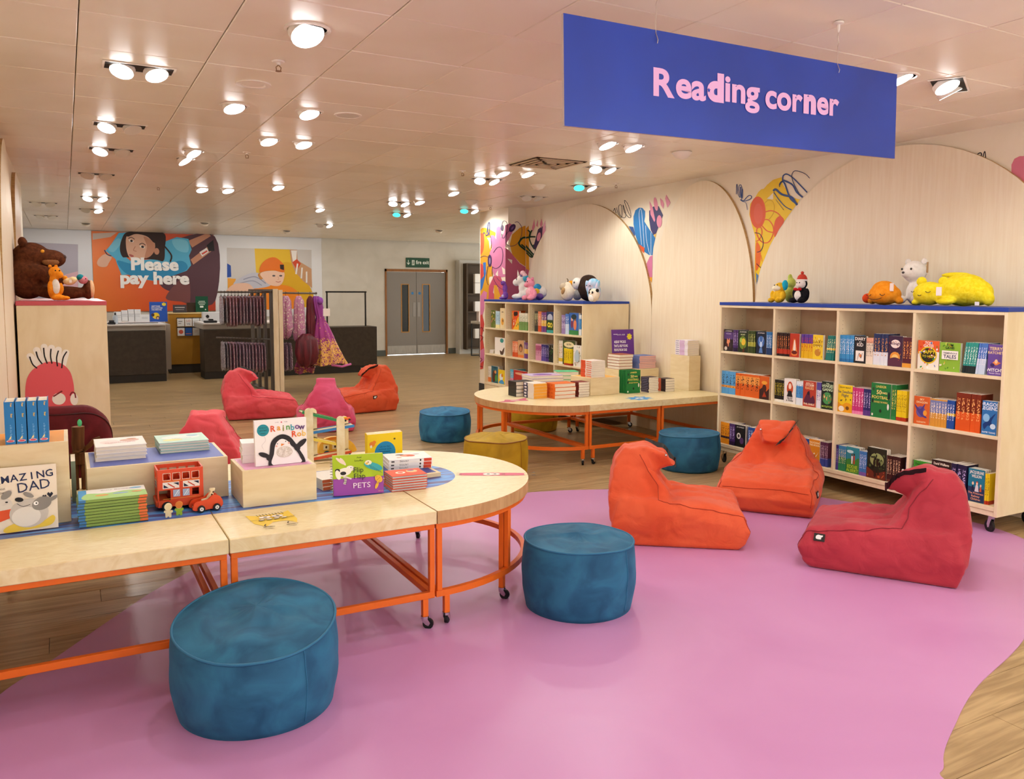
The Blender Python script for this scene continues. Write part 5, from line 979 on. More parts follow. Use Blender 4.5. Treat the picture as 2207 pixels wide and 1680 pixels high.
# ---- Flip Flap book and board books
A = Art(.253/.205); A.rect(0, 0, 1, 1, '#A9C61E'); A.rect(0, 0, 1, .42, '#8E3FA0'); A.rect(.02, 0, 1, .41, '#9A48AA')
A.text('Axel', .52, .90, .045, '#2A2A14'); A.text('Scheffler', .52, .82, .045, '#2A2A14')
A.ell(.22, .58, .15, .10, '#F4EEE2', .3); A.ell(.34, .66, .08, .07, '#F4EEE2'); A.ell(.14, .86, .03, .11, '#F0DCCB', .7); A.ell(.2, .84, .03, .11, '#F0DCCB', .5); A.ell(.2, .55, .06, .045, '#221E1E'); A.ell(.09, .62, .05, .05, '#221E1E'); A.ell(.35, .68, .026, .026, '#FFFFFF'); A.ell(.355, .68, .011, .011, '#111111'); A.ell(.10, .52, .05, .12, '#F4EEE2', .2)
A.stroke([(.22, .48), (.24, .38), (.22, .28)], .05, '#E6DCD8'); A.stroke([(.25, .46), (.36, .40)], .035, '#E6DCD8')
for k in range(4): A.rect(.21, .30+k*.04, .26, .315+k*.04, '#3A2A3A')
A.ell(.80, .68, .20, .085, '#3AA8B0', -.45); A.ell(.70, .78, .07, .06, '#EFE6C8'); A.ell(.67, .76, .028, .025, '#E2B84A'); A.ell(.70, .79, .012, .012, '#111111')
for k in range(7): A.stroke([(.72+k*.035, .74-k*.03), (.76+k*.035, .62-k*.02)], .006, '#16505A', False)
A.ell(.90, .36, .07, .10, '#E8B83E', .4); A.ell(.86, .2, .03, .09, '#E8B83E', -.3); A.x = 0
for k in range(9): A.ell(.86+.02*(k % 4), .24+.03*k*.7, .007, .008, '#5A3212', n=6)
A.text('Flip', .50, .555, .13, '#20202A'); A.text('Flap', .52, .40, .13, '#20202A'); A.text('PETS', .56, .17, .13, '#EFE2F2', sx=1.15); A.text('nosy crow', .93, .05, .03, '#F2B84A', w=.10)
o = facing('picture_book', 'green and purple spiral book lettered Flip Flap PETS standing on the table', None, .253, .203, .02, flat('#A9C61E', .4), (1.142, 3.952, TT+.001), -.16, A, lean=.10)
mb = MB()
for k in range(14): mb.tube([(.010+.010*math.cos(a), -.004+.008*math.sin(a), .014+k*.0135) for a in [2*PI*i/10 for i in range(10)]], .0012, 5, closed=True)
mb.build('wire_binding', M_chrome, o)
pile('picture_book', '%s spiral book lying behind the Flip Flap one', 'pile of spiral books', 3, 1.105, 4.30, TT, .20, .22, .018, flat('#E9E4DA', .45), rotz=-1.45, hard=False, pages=flat('#D2603A', .6))
sA = Art(); sA.text('Stick!', .34, .26, .5, '#2A2424', w=.2); sA.rect(.80, .05, .98, .95, '#D8452A'); sA.ell(.72, .5, .02, .3, '#2A2424'); sA.rect(.05, .3, .12, .7, '#4A4444')
A = Art(.25/.2).rect(0, 0, 1, 1, '#F6F2EE'); A.ell(.5, .55, .16, .18, '#E89A7A'); A.ell(.58, .48, .1, .12, '#D8602E'); A.ell(.36, .7, .1, .06, '#4A4A4A'); A.ell(.74, .66, .08, .05, '#B8B0AA'); A.ell(.28, .3, .06, .06, '#D8B8A0')
pile('board_book', '%s white board book with red spine end, lettered Stick!, on the low tray', 'pile of white board books', 3, 1.555, 4.285, .593, .25, .19, .0185, flat('#F4F0EC', .4), rotz=-.14, hard=False, art=A, spine_art=sA)
A = Art(.19/.15).rect(0, 0, 1, 1, '#E5542A'); A.ell(.35, .5, .14, .16, '#F6EBD8'); A.ell(.35, .5, .08, .1, '#E5542A'); A.ell(.7, .6, .16, .2, '#F2C48A'); A.ell(.7, .72, .1, .08, '#7A3A8A')
pile('board_book', '%s orange board book in the pile beside the Flip Flap one', 'pile of orange board books', 6, 1.436, 3.905, TT, .188, .15, .0128, flat('#DD5230', .4), rotz=-.06, hard=True, art=A, pages=grain('#F4EFE6', '#3E86A8', (1, 1, 200), 2, 1, .7), flip=True)
A = Art(.225/.175).rect(0, 0, 1, 1, '#F2CF14'); A.ell(.50, .34, .30, .38, '#1E86B8', n=32); A.text('Lift the flaps', .5, .52, .055, '#0E4A6A'); A.text('and look inside', .5, .43, .055, '#0E4A6A'); A.text('board book', .5, .34, .055, '#0E4A6A')
A.ell(.13, .66, .08, .09, '#E8842A'); A.ell(.19, .72, .05, .06, '#E8842A'); A.ell(.10, .58, .03, .05, '#F6E6C8'); A.ell(.77, .78, .03, .03, '#6A5A14')
facing('board_book', 'yellow board book with big blue dot, front one of three', 'yellow board books', .225, .175, .022, flat('#F2CF14', .4), (1.545, 4.62, TT+.001), .06, A)
for k in range(2): facing('board_book', '%s yellow board book behind the one with blue dot' % ORD[k], 'yellow board books', .225, .175, .022, flat('#F2CF14', .4), (1.552+.004*k, 4.648+.026*k, TT+.001), .06)
# ---- wooden ramp racer
yf, yb_ = 4.78, 4.86; gx = lambda px, py=950, y=yf: at('y', y, px, py); zb = TT
t = thing('ramp_toy', 'wooden zigzag ramp toy with green, blue, yellow and red tracks', 'toy', (gx(697).x, (yf+yb_)/2, zb)); ox = gx(697).x; oy = (yf+yb_)/2
def post(pxa, pxb, pytop, y):
    a, b = gx(pxa, pytop, y).x-ox, gx(pxb, pytop, y).x-ox; zt = gx(pxa, pytop, y).z-zb; r = (b-a)/2; c = (a+b)/2
    pts = [(a, 0), (b, 0)]+[(c+r*math.cos(PI*i/10), zt-r+r*math.sin(PI*i/10)) for i in range(11)]
    MB().prism(pts, -.006, .006, 0, Matrix.Translation((0, y-oy, 0)) @ Matrix.Rotation(PI/2, 4, 'X')).build('post', M_natw, t)
post(656, 674, 881, yf); post(725, 742, 898, yf); post(664, 682, 881, yb_); post(733, 750, 898, yb_)
def track(p0, p1, col):
    a, b = gx(*p0), gx(*p1); v = Vector((b.x-a.x, 0, b.z-a.z)); L = v.length; ang = math.atan2(v.z, v.x)
    T = Matrix.Translation((a.x-ox, 0, a.z-zb)) @ Matrix.Rotation(-ang, 4, 'Y'); hw = (yb_-yf)/2-.006
    o = MB().box(0, L, -hw, hw, -.006, .0, 0, T).build('track', M_natw, t)
    MB().box(.0, L, -hw-.004, -hw, -.012, .004, 0, T).box(.0, L, hw, hw+.004, -.012, .004, 0, T).build('track_edge', flat(col, .45), o)
track((652, 888), (726, 905), '#2E8A4A'); track((675, 932), (764, 917), '#3A82BE'); track((675, 946), (728, 957), '#E8CB4A'); track((675, 989), (758, 973), '#D8552E')
MB().bbox(gx(654).x-ox, gx(745).x-ox, -.05, .05, 0, .008, .002).build('base_board', M_natw, t)
q = gx(752, 908); t = thing('toy_racer', 'tiny orange and yellow toy car on the blue track', 'toy car', (q.x, oy, q.z-.004), 0.0)
Tc = Matrix.Rotation(-.165, 4, 'Y'); MB().bbox(-.022, .022, -.012, .012, .005, .018, .003, 0, Tc).build('car_body', flat('#E8641E', .4), t); MB().bbox(-.018, .002, -.011, .011, .018, .028, .003, 0, Tc).build('cab', flat('#F0B81E', .4), t)
for x_ in (-.013, .013):
    for s in (-1, 1): MB().lathe([(0, -.003), (.0065, -.003), (.0065, .003), (0, .003)], 12, 0, Tc @ Matrix.Translation((x_, s*.014, .0065)) @ Matrix.Rotation(PI/2, 4, 'X')).build('wheel', flat('#17161A', .5), t)
# ---- yellow wooden pull-along bus behind the ramp
q = at('y', 4.935, 700, 950); t = thing('pull_along_toy', 'yellow wooden pull-along toy with teal wheels behind the ramp', 'toy', (at('y', 4.94, 722, 960).x, 4.94, TT))
body = smoothpts([(-.10, .022), (-.11, .06), (-.09, .10), (-.03, .122), (.05, .115), (.10, .085), (.125, .05), (.12, .022), (.0, .018)], True, 4)
MB().prism(body, -.025, .025, 0, Ry).build('body', grain('#F0C24A', '#E8B23A', (4, 4, 4), 4, 3, .45), t)
A = Art()
for k in range(3): A.poly([(-.08+k*.055, .05), (-.045+k*.055, .05), (-.045+k*.055, .08), (-.08+k*.055, .085)], '#F6ECC8'); A.ell(-.062+k*.055, .066, .006, .008, '#3A2A1A')
A.stroke([(-.09, .10), (-.03, .118), (.05, .112)], .018, '#E8862A'); A.build('face_panel', t, lambda a, b: (a, -.025, b), (0, -1, 0))
for x_ in (-.06, .07):
    for s in (-1, 1): MB().lathe([(0, -.005), (.022, -.005), (.022, .005), (0, .005)], 18, 0, Matrix.Translation((x_, s*.031, .022)) @ Matrix.Rotation(PI/2, 4, 'X')).build('wheel', flat('#1E6E86', .45), t)
# ================================================================== THINGS ON THE FAR TABLE
def corner(px, py, z): return at('z', z, px, py)
def lstack(name, label, group, px, py, z, n, tk, ln, d, cov, pages=None, hard=True, spine_art=None, top=None):
    """pile whose spines look toward -x; (px, py) = its near corner at the foot"""
    q = corner(px, py, z); return pile(name, label, group, n, q.x, q.y+ln, z, ln, d, tk, cov, rotz=-PI/2, hard=hard, pages=pages, jit=.003, spine_art=spine_art, art=top)
PgW = M_pagesflat; PgO = flat('#F0AC3E', .7); PgP = grain('#F2C6BE', '#E8A89C', (2, 2, 320), 3, 2, .8)
# display boxes
def lbox(label, px0, py, px1, z0, z1, dep, inlay=None):
    a, b = corner(px0, py, z0), corner(px1, py-1, z0); x1 = min(b.x, 5.87); return riser(label, a.x, x1, a.y, a.y+dep, z0, z1, inlay)
qa = corner(1272, 854, FH); riser('low plywood box on the far table carrying orange-spined books', qa.x, corner(1337, 850, FH).x, qa.y, qa.y+.36, FH+.0012, .735, flat('#F0B44E', .5))
qc = corner(1380, 832, FH); riser('plywood box on the far table behind the green books', qc.x-.22, corner(1440, 830, FH).x, qc.y+.10, qc.y+.42, FH+.0012, .735, None)
qb = corner(1484, 843, FH); riser('tall cream box on the far table against the wall', qb.x, 5.86, qb.y, qb.y+.30, FH+.0012, .925, None, .016)
riser('small plywood block on top of the tall cream box', 5.76, 5.86, qb.y+.258, qb.y+.296, .926, .98, None)
sa = Art().rect(0, 0, 1, 1, '#E8E2D8').rect(.0, 0, .42, 1, '#26244E').rect(.08, .2, .3, .8, '#F2EEF6')
lstack('hardback', '%s of four dark-bound books at the rounded end of the far table', 'four dark-bound books', 1112, 856, FH, 4, .036, .16, .20, flat('#2A2622', .5))
lstack('paperback', '%s of five navy-spined books with orange page edges', 'navy books with orange edges', 1150, 861, FH, 5, .029, .20, .15, flat('#EADFD2', .5), PgO, False, sa)
sb = Art().rect(0, 0, 1, 1, '#E8722A').text('VI VI', .5, .25, .5, '#B8321E', w=.5)
lstack('hardback', '%s of four orange-spined hardbacks beside the navy books', 'orange-spined hardbacks', 1196, 861, FH, 4, .036, .17, .24, flat('#E8722A', .5), None, True, sb)
lstack('paperback', '%s of six dark red-spined paperbacks before the low box', 'dark red-spined paperbacks', 1247, 857, FH, 6, .024, .15, .125, flat('#7E2620', .5), None, False)
A = Art().rect(0, 0, 1, 1, '#C9B8DA').ell(.5, .5, .3, .3, '#8A6AB0').rect(.1, .1, .9, .25, '#E2A0B0')
q = corner(1160, 846, FH); pile('picture_book', '%s of five violet-covered books behind the orange hardbacks', 'violet-covered books', 5, q.x, q.y+.12, FH, .36, .28, .030, flat('#B9A2CC', .5), rotz=-.1, hard=True, art=A, flip=True)
q = corner(1222, 838, FH); pile('picture_book', '%s of four mint-topped books beside the low box', 'mint-topped books', 4, q.x-.05, q.y+.12, FH, .24, .2, .042, flat('#58C48A', .5), rotz=-.35, hard=True, flip=True)
# on the low box
sc_ = Art().rect(0, 0, 1, 1, '#EFE6DE').rect(.0, 0, .42, 1, '#E0562A').rect(.5, .25, .95, .75, '#E88A6A')
q = Vector((qa.x+.03, qa.y+.02, 0)); pile('paperback', '%s of eight orange and white books on the low box', 'orange and white books', 8, q.x, q.y+.20, .736, .20, .16, .0205, flat('#E9DDD4', .5), rotz=-PI/2, hard=False, spine_art=sc_, jit=.003)
facing('picture_book', 'white and brown shaped book leaning beside the orange and white pile', None, .10, .17, .012, flat('#F2ECE4', .5), (qa.x-.11, qa.y+.13, FH+.001+.175), -.3, Art(.6).rect(0, 0, 1, 1, '#E8DDD0').ell(.4, .3, .3, .28, '#FBF8F2').rect(0, .0, .16, .8, '#C8643A')) if False else None
q = Vector((qc.x-.16, qc.y+.14, 0)); pile('hardback', '%s of five cream-edged brown hardbacks on the box behind', 'brown hardbacks on the box', 5, q.x-.03, q.y, .736, .19, .22, .032, flat('#A85A3A', .5), rotz=0, hard=True, jit=.006, flip=True)
q = Vector((qc.x+.06, qc.y+.13, 0)); pile('picture_book', '%s of seven pink-edged books before the purple poster', 'pink-edged books', 7, q.x+.01, q.y+.2, .736, .22, .23, .0195, flat('#6E7EB8', .5), rotz=-PI/2, hard=False, pages=PgP, jit=.004)
# green hardbacks upright
q = corner(1350, 849, FH); w_ = corner(1380, 847, FH).x-q.x
for k in range(4):
    facing('hardback', ('green hardback with gold 50 on its cover, standing on the far table' if k == 0 else '%s green hardback behind the one with gold 50 on the far table' % ORD[k]), 'green hardbacks', w_, .235, .026, flat('#1F7A3C', .45), (q.x-.006*k, q.y+.0275*k, FH+.001), 0.0, COV['fifty'](w_/.235) if k == 0 else None, hard=True)
sd = Art().rect(0, 0, 1, 1, '#2A2230').rect(.1, .3, .9, .6, '#8A82A8')
lstack('paperback', '%s of nine dark-spined paperbacks beside the green hardbacks', 'dark-spined paperbacks', 1398, 847, FH, 9, .0168, .13, .125, flat('#2A2230', .5), None, False, sd)
se = Art().rect(0, 0, .45, 1, '#C2593A').rect(.45, 0, 1, 1, '#2A1A1E')
lstack('paperback', '%s of five small red and black paperbacks before the cream box', 'small red and black paperbacks', 1434, 845, FH, 5, .026, .13, .12, flat('#2A1A1E', .5), None, False, se)
# pile on the tall cream box
sf = Art().rect(0, 0, 1, 1, '#EDE6F0').rect(.35, 0, .75, 1, '#D8B8DC').rect(.05, .3, .3, .7, '#A8A0B8')
pile('paperback', '%s of seven white and lilac books on the tall cream box', 'white and lilac books', 7, qb.x+.02, qb.y+.25, .926, .20, .155, .022, flat('#EEE8F0', .5), rotz=-PI/2, hard=False, spine_art=sf, jit=.003)
# purple poster leaning on the wall
t = thing('poster_card', 'purple poster card with white lettering and yellow splash, behind the books', 'poster', (5.50, 7.66, .74), -.06)
MB().box(0, .30, 0, .004, 0, .42, 0, Matrix.Rotation(-.10, 4, 'X')).build('card', flat('#6A3A96', .5), t)
A = Art(.30/.42); Y5 = '#F0DE3A'; A.rect(0, 0, 1, 1, '#6A3A96'); A.text('KIDS\' PICKS', .37, .63, .065, '#F6F2FA', bold=.04, w=.52); A.text('THAT\'LL HELP YOUNG', .40, .52, .065, '#F6F2FA', bold=.04, w=.62); A.text('PEOPLE FROM CARE', .38, .41, .065, '#F6F2FA', bold=.04, w=.58)
A.rect(.08, .86, .26, .88, '#D8CCE6'); A.text('book club', .42, .84, .045, '#F6F2FA')
A.poly([(.80+(.13 if k % 2 else .09)*math.cos(k*PI/7), .80+(.10 if k % 2 else .07)*math.sin(k*PI/7)) for k in range(14)], Y5); A.poly([(.10, .0), (.16, .14), (.24, .2), (.30, .30), (.40, .22), (.5, .26), (.46, .12), (.52, .0)], Y5); A.ell(.08, .14, .08, .1, '#3A2220'); A.ell(.34, .03, .12, .06, '#5A2E22')
Rm = Matrix.Rotation(-.10, 4, 'X'); A.build('poster_print', t, lambda a, b: Rm @ Vector((a*.30, 0, b*.42)), Rm @ Vector((0, -1, 0)))
# ================================================================== SOFT TOYS
def plushmat(h1, h2): return grain(h1, h2, (1, 1, 1), 40.0, 4.0, rough=0.9, spec=0.1, bump=0.5)
def blob(name, balls, mat, parent, vox=0.008, it=6):
    """one continuous stuffed body grown from overlapping lobes"""
    mb = MB()
    for b in balls: mb.ball(b[0], b[1], 14, 0, None, b[2] if len(b) > 2 else None)
    me = mb.mesh('b', mat); ob = bpy.data.objects.new('b', me); COL.objects.link(ob)
    md = ob.modifiers.new('r', 'REMESH'); md.mode = 'VOXEL'; md.voxel_size = vox
    ms = ob.modifiers.new('s', 'SMOOTH'); ms.factor = .5; ms.iterations = it
    ev = ob.evaluated_get(bpy.context.evaluated_depsgraph_get()); m2 = bpy.data.meshes.new_from_object(ev); bpy.data.objects.remove(ob); bpy.data.meshes.remove(me)
    m2.name = name; m2.materials.clear(); m2.materials.append(mat); m2.polygons.foreach_set('use_smooth', [True]*len(m2.polygons)); return link(name, m2, parent)
def bits(t, name, lst, col):
    for c, r in lst: MB().ball(c, r, 12).build(name, flat(col, .35) if isinstance(col, str) else col, t, smooth=True)
def arc(t, name, c, w, up, col='#3A2A20', r=.0022, n=(-1, 0, 0)):
    """stitched curve facing -x"""
    MB().tube([(c[0], c[1]+w*(k/4-1), c[2]+up*(1-((k/4-1))**2)) for k in range(9)], r, 5).build(name, flat(col, .6), t)
def onBR(px, py=655, x=5.50): p = at('x', x, px, py); return (x, p.y, 1.507)
def s_at(px, x): return FPX/((Vector((x, at('x', x, px, 640).y, 1.6))-CAM).dot(_w))      # pixels per metre there
# toys look toward the room: local -x is the front, +y is image-left
# --- orange sleeping round toy
t = thing('soft_toy', 'round orange soft toy with closed eyes on the long bookcase', 'soft toy', onBR(1906, 655, 5.455)); Mo = plushmat('#E88A1A', '#F09E2E')
blob('body', [((0, 0, .075), (.115, .12, .08)), ((-.01, 0, .11), (.09, .09, .07)), ((.02, .12, .03), (.035, .04, .03)), ((.02, -.11, .03), (.035, .03, .028))], Mo, t)
arc(t, 'eye_stitch', (-.113, .055, .075), .022, -.012); arc(t, 'eye_stitch', (-.108, -.06, .08), .022, -.012); arc(t, 'mouth_stitch', (-.117, 0, .05), .06, -.012)
MB().ball((.02, .165, .045), (.03, .045, .038), 14).build('tail', plushmat('#D8401E', '#E0501E'), t, smooth=True)
MB().box(-.06, -.056, -.115, -.085, .10, .16).build('paper_tag', flat('#F2E4D8', .5), t)
# --- white sitting toy
t = thing('soft_toy', 'white soft toy with round snout sitting behind the yellow one', 'soft toy', onBR(1975, 655, 5.735)); Mw = plushmat('#E9E4DC', '#F4F0EA')
blob('body', [((0, .0, .09), (.075, .08, .10)), ((-.01, .02, .25), (.085, .09, .085)), ((-.075, .045, .235), (.035, .04, .032)), ((-.09, .08, .035), (.05, .045, .035)), ((-.09, -.06, .035), (.05, .045, .035)), ((0, 0, .17), (.05, .055, .06))], Mw, t)
for y_ in (.085, -.05): MB().ball((0, y_, .325), (.016, .026, .026), 10).build('ear', Mw, t, smooth=True)
bits(t, 'eye', [((-.088, -.005, .27), (.006, .008, .009)), ((-.085, .075, .27), (.006, .008, .009))], '#2A2622'); MB().ball((-.108, .047, .243), (.008, .012, .009), 10).build('nose', flat('#4A4240', .4), t, smooth=True); MB().box(-.03, -.027, -.105, -.09, .24, .32).build('paper_tag', flat('#A8875E', .6), t)
# --- big yellow lying toy
t = thing('soft_toy', 'big yellow soft toy lying asleep with paper tag, on the long bookcase', 'soft toy', onBR(2040, 658, 5.47)); My = plushmat('#E8D21E', '#F2E23A')
blob('body', [((-.02, .12, .085), (.095, .12, .085)), ((.05, -.09, .11), (.12, .17, .115)), ((.05, -.19, .09), (.10, .10, .09)), ((-.06, -.03, .03), (.05, .07, .028)), ((.03, -.28, .05), (.035, .04, .05)), ((-.05, .20, .02), (.04, .035, .02))], My, t, .01)
for y_, z_ in ((.20, .17), (.03, .17)): MB().ball((.0, y_, z_), (.02, .04, .035), 12).build('ear', My, t, smooth=True)
MB().ball((.06, -.02, .215), (.03, .11, .02), 12).build('back_ridge', My, t, smooth=True)
arc(t, 'eye_stitch', (-.112, .07, .10), .02, -.009); arc(t, 'eye_stitch', (-.098, .20, .10), .012, -.006); arc(t, 'mouth_stitch', (-.113, .135, .075), .014, -.006)
MB().box(-.125, -.121, -.04, .0, .07, .13).build('paper_tag', flat('#EFE8E4', .5), t); MB().box(-.05, -.047, -.265, -.235, .005, .03).build('paper_tag', flat('#EFE8E4', .5), t)
# --- small pair and black-white toy
t = thing('soft_toy', 'small yellow soft toy with cyan scarf sitting on the long bookcase', 'soft toy', onBR(1680, 655, 5.47)); Ms = plushmat('#E8B41E', '#F0C43A')
blob('body', [((0, 0, .06), (.05, .055, .062)), ((0, .0, .13), (.045, .05, .045)), ((-.05, .05, .02), (.035, .025, .022)), ((-.05, -.03, .02), (.035, .025, .022)), ((-.02, .065, .065), (.02, .022, .04)), ((-.02, -.055, .06), (.02, .022, .04))], Ms, t, .006)
MB().ball((-.03, .01, .125), (.03, .045, .025), 12).build('muzzle', plushmat('#F4ECC8', '#FAF4DC'), t, smooth=True); MB().ball((.012, -.045, .15), (.03, .022, .045), 12).build('scarf', plushmat('#1FB4D8', '#3CC8E8'), t, smooth=True)
bits(t, 'eye', [((-.045, .022, .150), .005), ((-.045, -.012, .152), .005)], '#2A2218')
t = thing('soft_toy', 'pale green soft toy squeezed behind the black and white one', 'soft toy', onBR(1702, 655, 5.60)); Mg = plushmat('#B9C85A', '#CBD86E')
blob('body', [((0, 0, .07), (.045, .05, .072)), ((0, -.01, .17), (.04, .04, .045)), ((0, .005, .22), (.02, .02, .03))], Mg, t, .006)
t = thing('soft_toy', 'black and white soft toy with red bow and woolly hat on the long bookcase', 'soft toy', onBR(1727, 656, 5.46)); Mk = plushmat('#151416', '#242226')
blob('body', [((0, 0, .065), (.06, .065, .068)), ((-.045, .045, .022), (.045, .03, .023)), ((-.045, -.045, .022), (.045, .03, .023)), ((-.01, .06, .08), (.025, .025, .045)), ((-.01, -.06, .08), (.025, .025, .045)), ((.012, 0, .16), (.035, .04, .04))], Mk, t, .006)
MB().ball((-.03, 0, .062), (.035, .042, .05), 14).build('belly', Mw, t, smooth=True); MB().ball((-.012, 0, .16), (.035, .042, .040), 14).build('face', Mw, t, smooth=True)
MB().ball((-.052, .022, .115), (.012, .022, .013), 10).ball((-.052, -.022, .115), (.012, .022, .013), 10).ball((-.056, 0, .112), .009, 8).build('bow', plushmat('#B81E22', '#C8262A'), t, smooth=True)
bits(t, 'eye', [((-.046, .014, .17), .005), ((-.046, -.014, .17), .005)], '#222222')
MB().lathe([(.041, .186), (.043, .20), (.036, .222), (.022, .238), (0, .244)], 18).ball((0, 0, .252), .014, 10).build('woolly_hat', flat('#C8402E', .8), t, smooth=True); MB().lathe([(.040, .183), (.045, .19), (.042, .20), (.038, .2)], 18).build('hat_brim', flat('#F2EEE8', .8), t, smooth=True)
# --- cube bookcase: unicorn and friends
def onBL(px, py=643, x=5.42): p = at('x', x, px, py); return (x, p.y, 1.480)
t = thing('soft_toy', 'white unicorn soft toy lying along the cube bookcase', 'soft toy', onBL(1145, 643, 5.52))
blob('body', [((.02, -.03, .09), (.10, .26, .09)), ((-.02, .16, .16), (.075, .09, .10)), ((-.04, .20, .26), (.075, .075, .075)), ((-.06, .30, .235), (.05, .075, .052)), ((-.08, .24, .04), (.05, .15, .04)), ((-.04, .14, .07), (.06, .10, .07)), ((-.06, -.22, .035), (.05, .12, .035)), ((.02, -.2, .1), (.09, .10, .085))], Mw, t, .011)
MB().lathe([(.020, 0), (.012, .05), (.0, .10)], 12, 0, Matrix.Translation((-.05, .26, .315)) @ Matrix.Rotation(-.35, 4, 'X')).build('horn', flat('#F2EAE2', .4), t, smooth=True)
MB().ball((-.05, .15, .36), (.03, .05, .035), 12).ball((-.04, .11, .33), (.03, .04, .03), 10).build('mane', plushmat('#E8A0B4', '#F6E2E6'), t, smooth=True); MB().ball((-.03, .10, .29), (.04, .035, .05), 10).build('mane_streak', plushmat('#3A9AC8', '#58B8DA'), t, smooth=True)
bits(t, 'eye', [((-.108, .215, .275), (.007, .012, .013))], '#1A1A22'); MB().ball((-.06, .17, .32), (.02, .02, .04), 10).build('ear', plushmat('#7A6AA0', '#8A7AB0'), t, smooth=True)
MB().ball((-.02, -.20, .15), (.05, .07, .065), 12).build('tail', plushmat('#2E8AC0', '#46A2D2'), t, smooth=True); MB().ball((-.05, -.23, .11), (.04, .05, .045), 12).build('tail_tip', plushmat('#E8C83A', '#F0B83A'), t, smooth=True)
for y_ in (-.335,): MB().ball((-.07, y_, .045), (.055, .065, .045), 14).build('hoof', flat('#6A4A92', .3), t, smooth=True)
t = thing('soft_toy', 'small purple dragon soft toy at the end of the cube bookcase', 'soft toy', onBL(1089, 643, 5.33)); Mp = plushmat('#7A4AA8', '#8E5CBC')
blob('body', [((0, 0, .055), (.04, .05, .058)), ((0, .01, .15), (.035, .035, .07)), ((-.02, .025, .225), (.035, .05, .032)), ((-.04, .02, .02), (.04, .05, .02))], Mp, t, .007); MB().ball((-.035, .0, .04), (.022, .03, .03), 10).build('belly', plushmat('#B8A8D8', '#C8BAE2'), t, smooth=True); bits(t, 'eye', [((-.05, .02, .235), .006)], '#1A1A22')
t = thing('soft_toy', 'pink piglet-like soft toy sitting in front of the unicorn', 'soft toy', onBL(1145, 645, 5.31)); Mpk = plushmat('#E88AA4', '#F2A6BA')
blob('body', [((0, 0, .085), (.065, .075, .09)), ((0, .03, .22), (.06, .065, .062)), ((-.03, .065, .195), (.04, .04, .032)), ((-.05, .07, .03), (.05, .045, .034)), ((-.05, -.07, .03), (.05, .045, .034)), ((0, -.085, .08), (.03, .03, .06)), ((0, .085, .08), (.03, .03, .06))], Mpk, t, .008)
for y_ in (.085, -.03): MB().ball((.0, y_, .275), (.016, .026, .022), 10).build('ear', Mpk, t, smooth=True)
MB().ball((-.035, 0, .10), (.04, .05, .06), 12).build('belly', plushmat('#F0B4C2', '#F6C6D0'), t, smooth=True); bits(t, 'eye', [((-.058, .01, .24), (.006, .010, .010)), ((-.055, .065, .24), (.006, .008, .010))], '#3A2A2A')
# round cushion toys
t = thing('soft_toy', 'cream egg-shaped bird cushion toy beside the penguin one', 'soft toy', onBL(1223, 646, 5.335)); blob('body', [((0, 0, .10), (.085, .092, .105)), ((0, 0, .18), (.05, .055, .05))], plushmat('#D9CCB4', '#E4D9C4'), t, .009)
MB().ball((-.03, .025, .17), (.062, .055, .05), 12).build('face_patch', plushmat('#B8A890', '#C8B8A0'), t, smooth=True); MB().ball((-.075, -.02, .12), (.022, .03, .045), 12, 0, None, (0.4, 0, 0)).build('wing', plushmat('#A8875A', '#B8966A'), t, smooth=True); MB().tube([(0, 0, .22), (0, -.01, .25), (-.01, .0, .27)], .006, 6).build('sprout', flat('#6A5236', .8), t)
t = thing('soft_toy', 'large dark brown penguin cushion toy with orange beak', 'soft toy', onBL(1268, 645, 5.63)); Md = plushmat('#33251E', '#403028')
blob('body', [((0, 0, .15), (.12, .165, .155)), ((0, 0, .24), (.10, .12, .08))], Md, t, .011); MB().ball((-.085, .125, .21), (.06, .075, .075), 14).build('face', Mw, t, smooth=True); MB().ball((-.13, .185, .215), (.04, .038, .034), 12).build('beak', plushmat('#E89A1E', '#F0A82E'), t, smooth=True)
MB().ball((-.09, .11, .07), (.05, .075, .065), 12).build('belly', plushmat('#8A8684', '#9A9694'), t, smooth=True); bits(t, 'eye', [((-.145, .10, .225), (.006, .012, .013))], '#101010')
t = thing('soft_toy', 'tie-dye blue puppy cushion toy leaning on the penguin one', 'soft toy', onBL(1280, 645, 5.44)); Mb = grain('#6FC0DE', '#E6D2E4', (1, 1, 1), 11, 3, rough=.9, spec=.1, bump=.3)
blob('body', [((0, 0, .11), (.075, .10, .115)), ((-.01, 0, .20), (.07, .085, .07))], Mb, t, .009)
for y_ in (.10, -.10): MB().ball((-.02, y_, .165), (.025, .032, .085), 12, 0, None, (-.35 if y_ > 0 else .35, 0, 0)).build('ear', Mb, t, smooth=True)
bits(t, 'eye', [((-.082, .035, .185), (.005, .008, .009)), ((-.08, -.03, .182), (.005, .008, .009))], '#16161A')
t = thing('soft_toy', 'beige panda cushion toy in front of the blue puppy', 'soft toy', onBL(1280, 647, 5.30)); blob('body', [((0, 0, .075), (.05, .085, .078))], plushmat('#E2D2BC', '#ECDFCC'), t, .008); MB().ball((-.032, .005, .045), (.025, .052, .045), 12).build('belly', Mw, t, smooth=True)
bits(t, 'eye_patch', [((-.045, .035, .105), (.008, .018, .014)), ((-.045, -.03, .105), (.008, .018, .014))], '#1E1C1E'); bits(t, 'eye', [((-.053, .033, .107), (.003, .006, .006)), ((-.053, -.028, .107), (.003, .006, .006))], '#F0EEEA')
for y_ in (.065, -.065): MB().ball((0, y_, .125), (.018, .022, .022), 10).build('ear', plushmat('#1E1C1E', '#2A282A'), t, smooth=True)
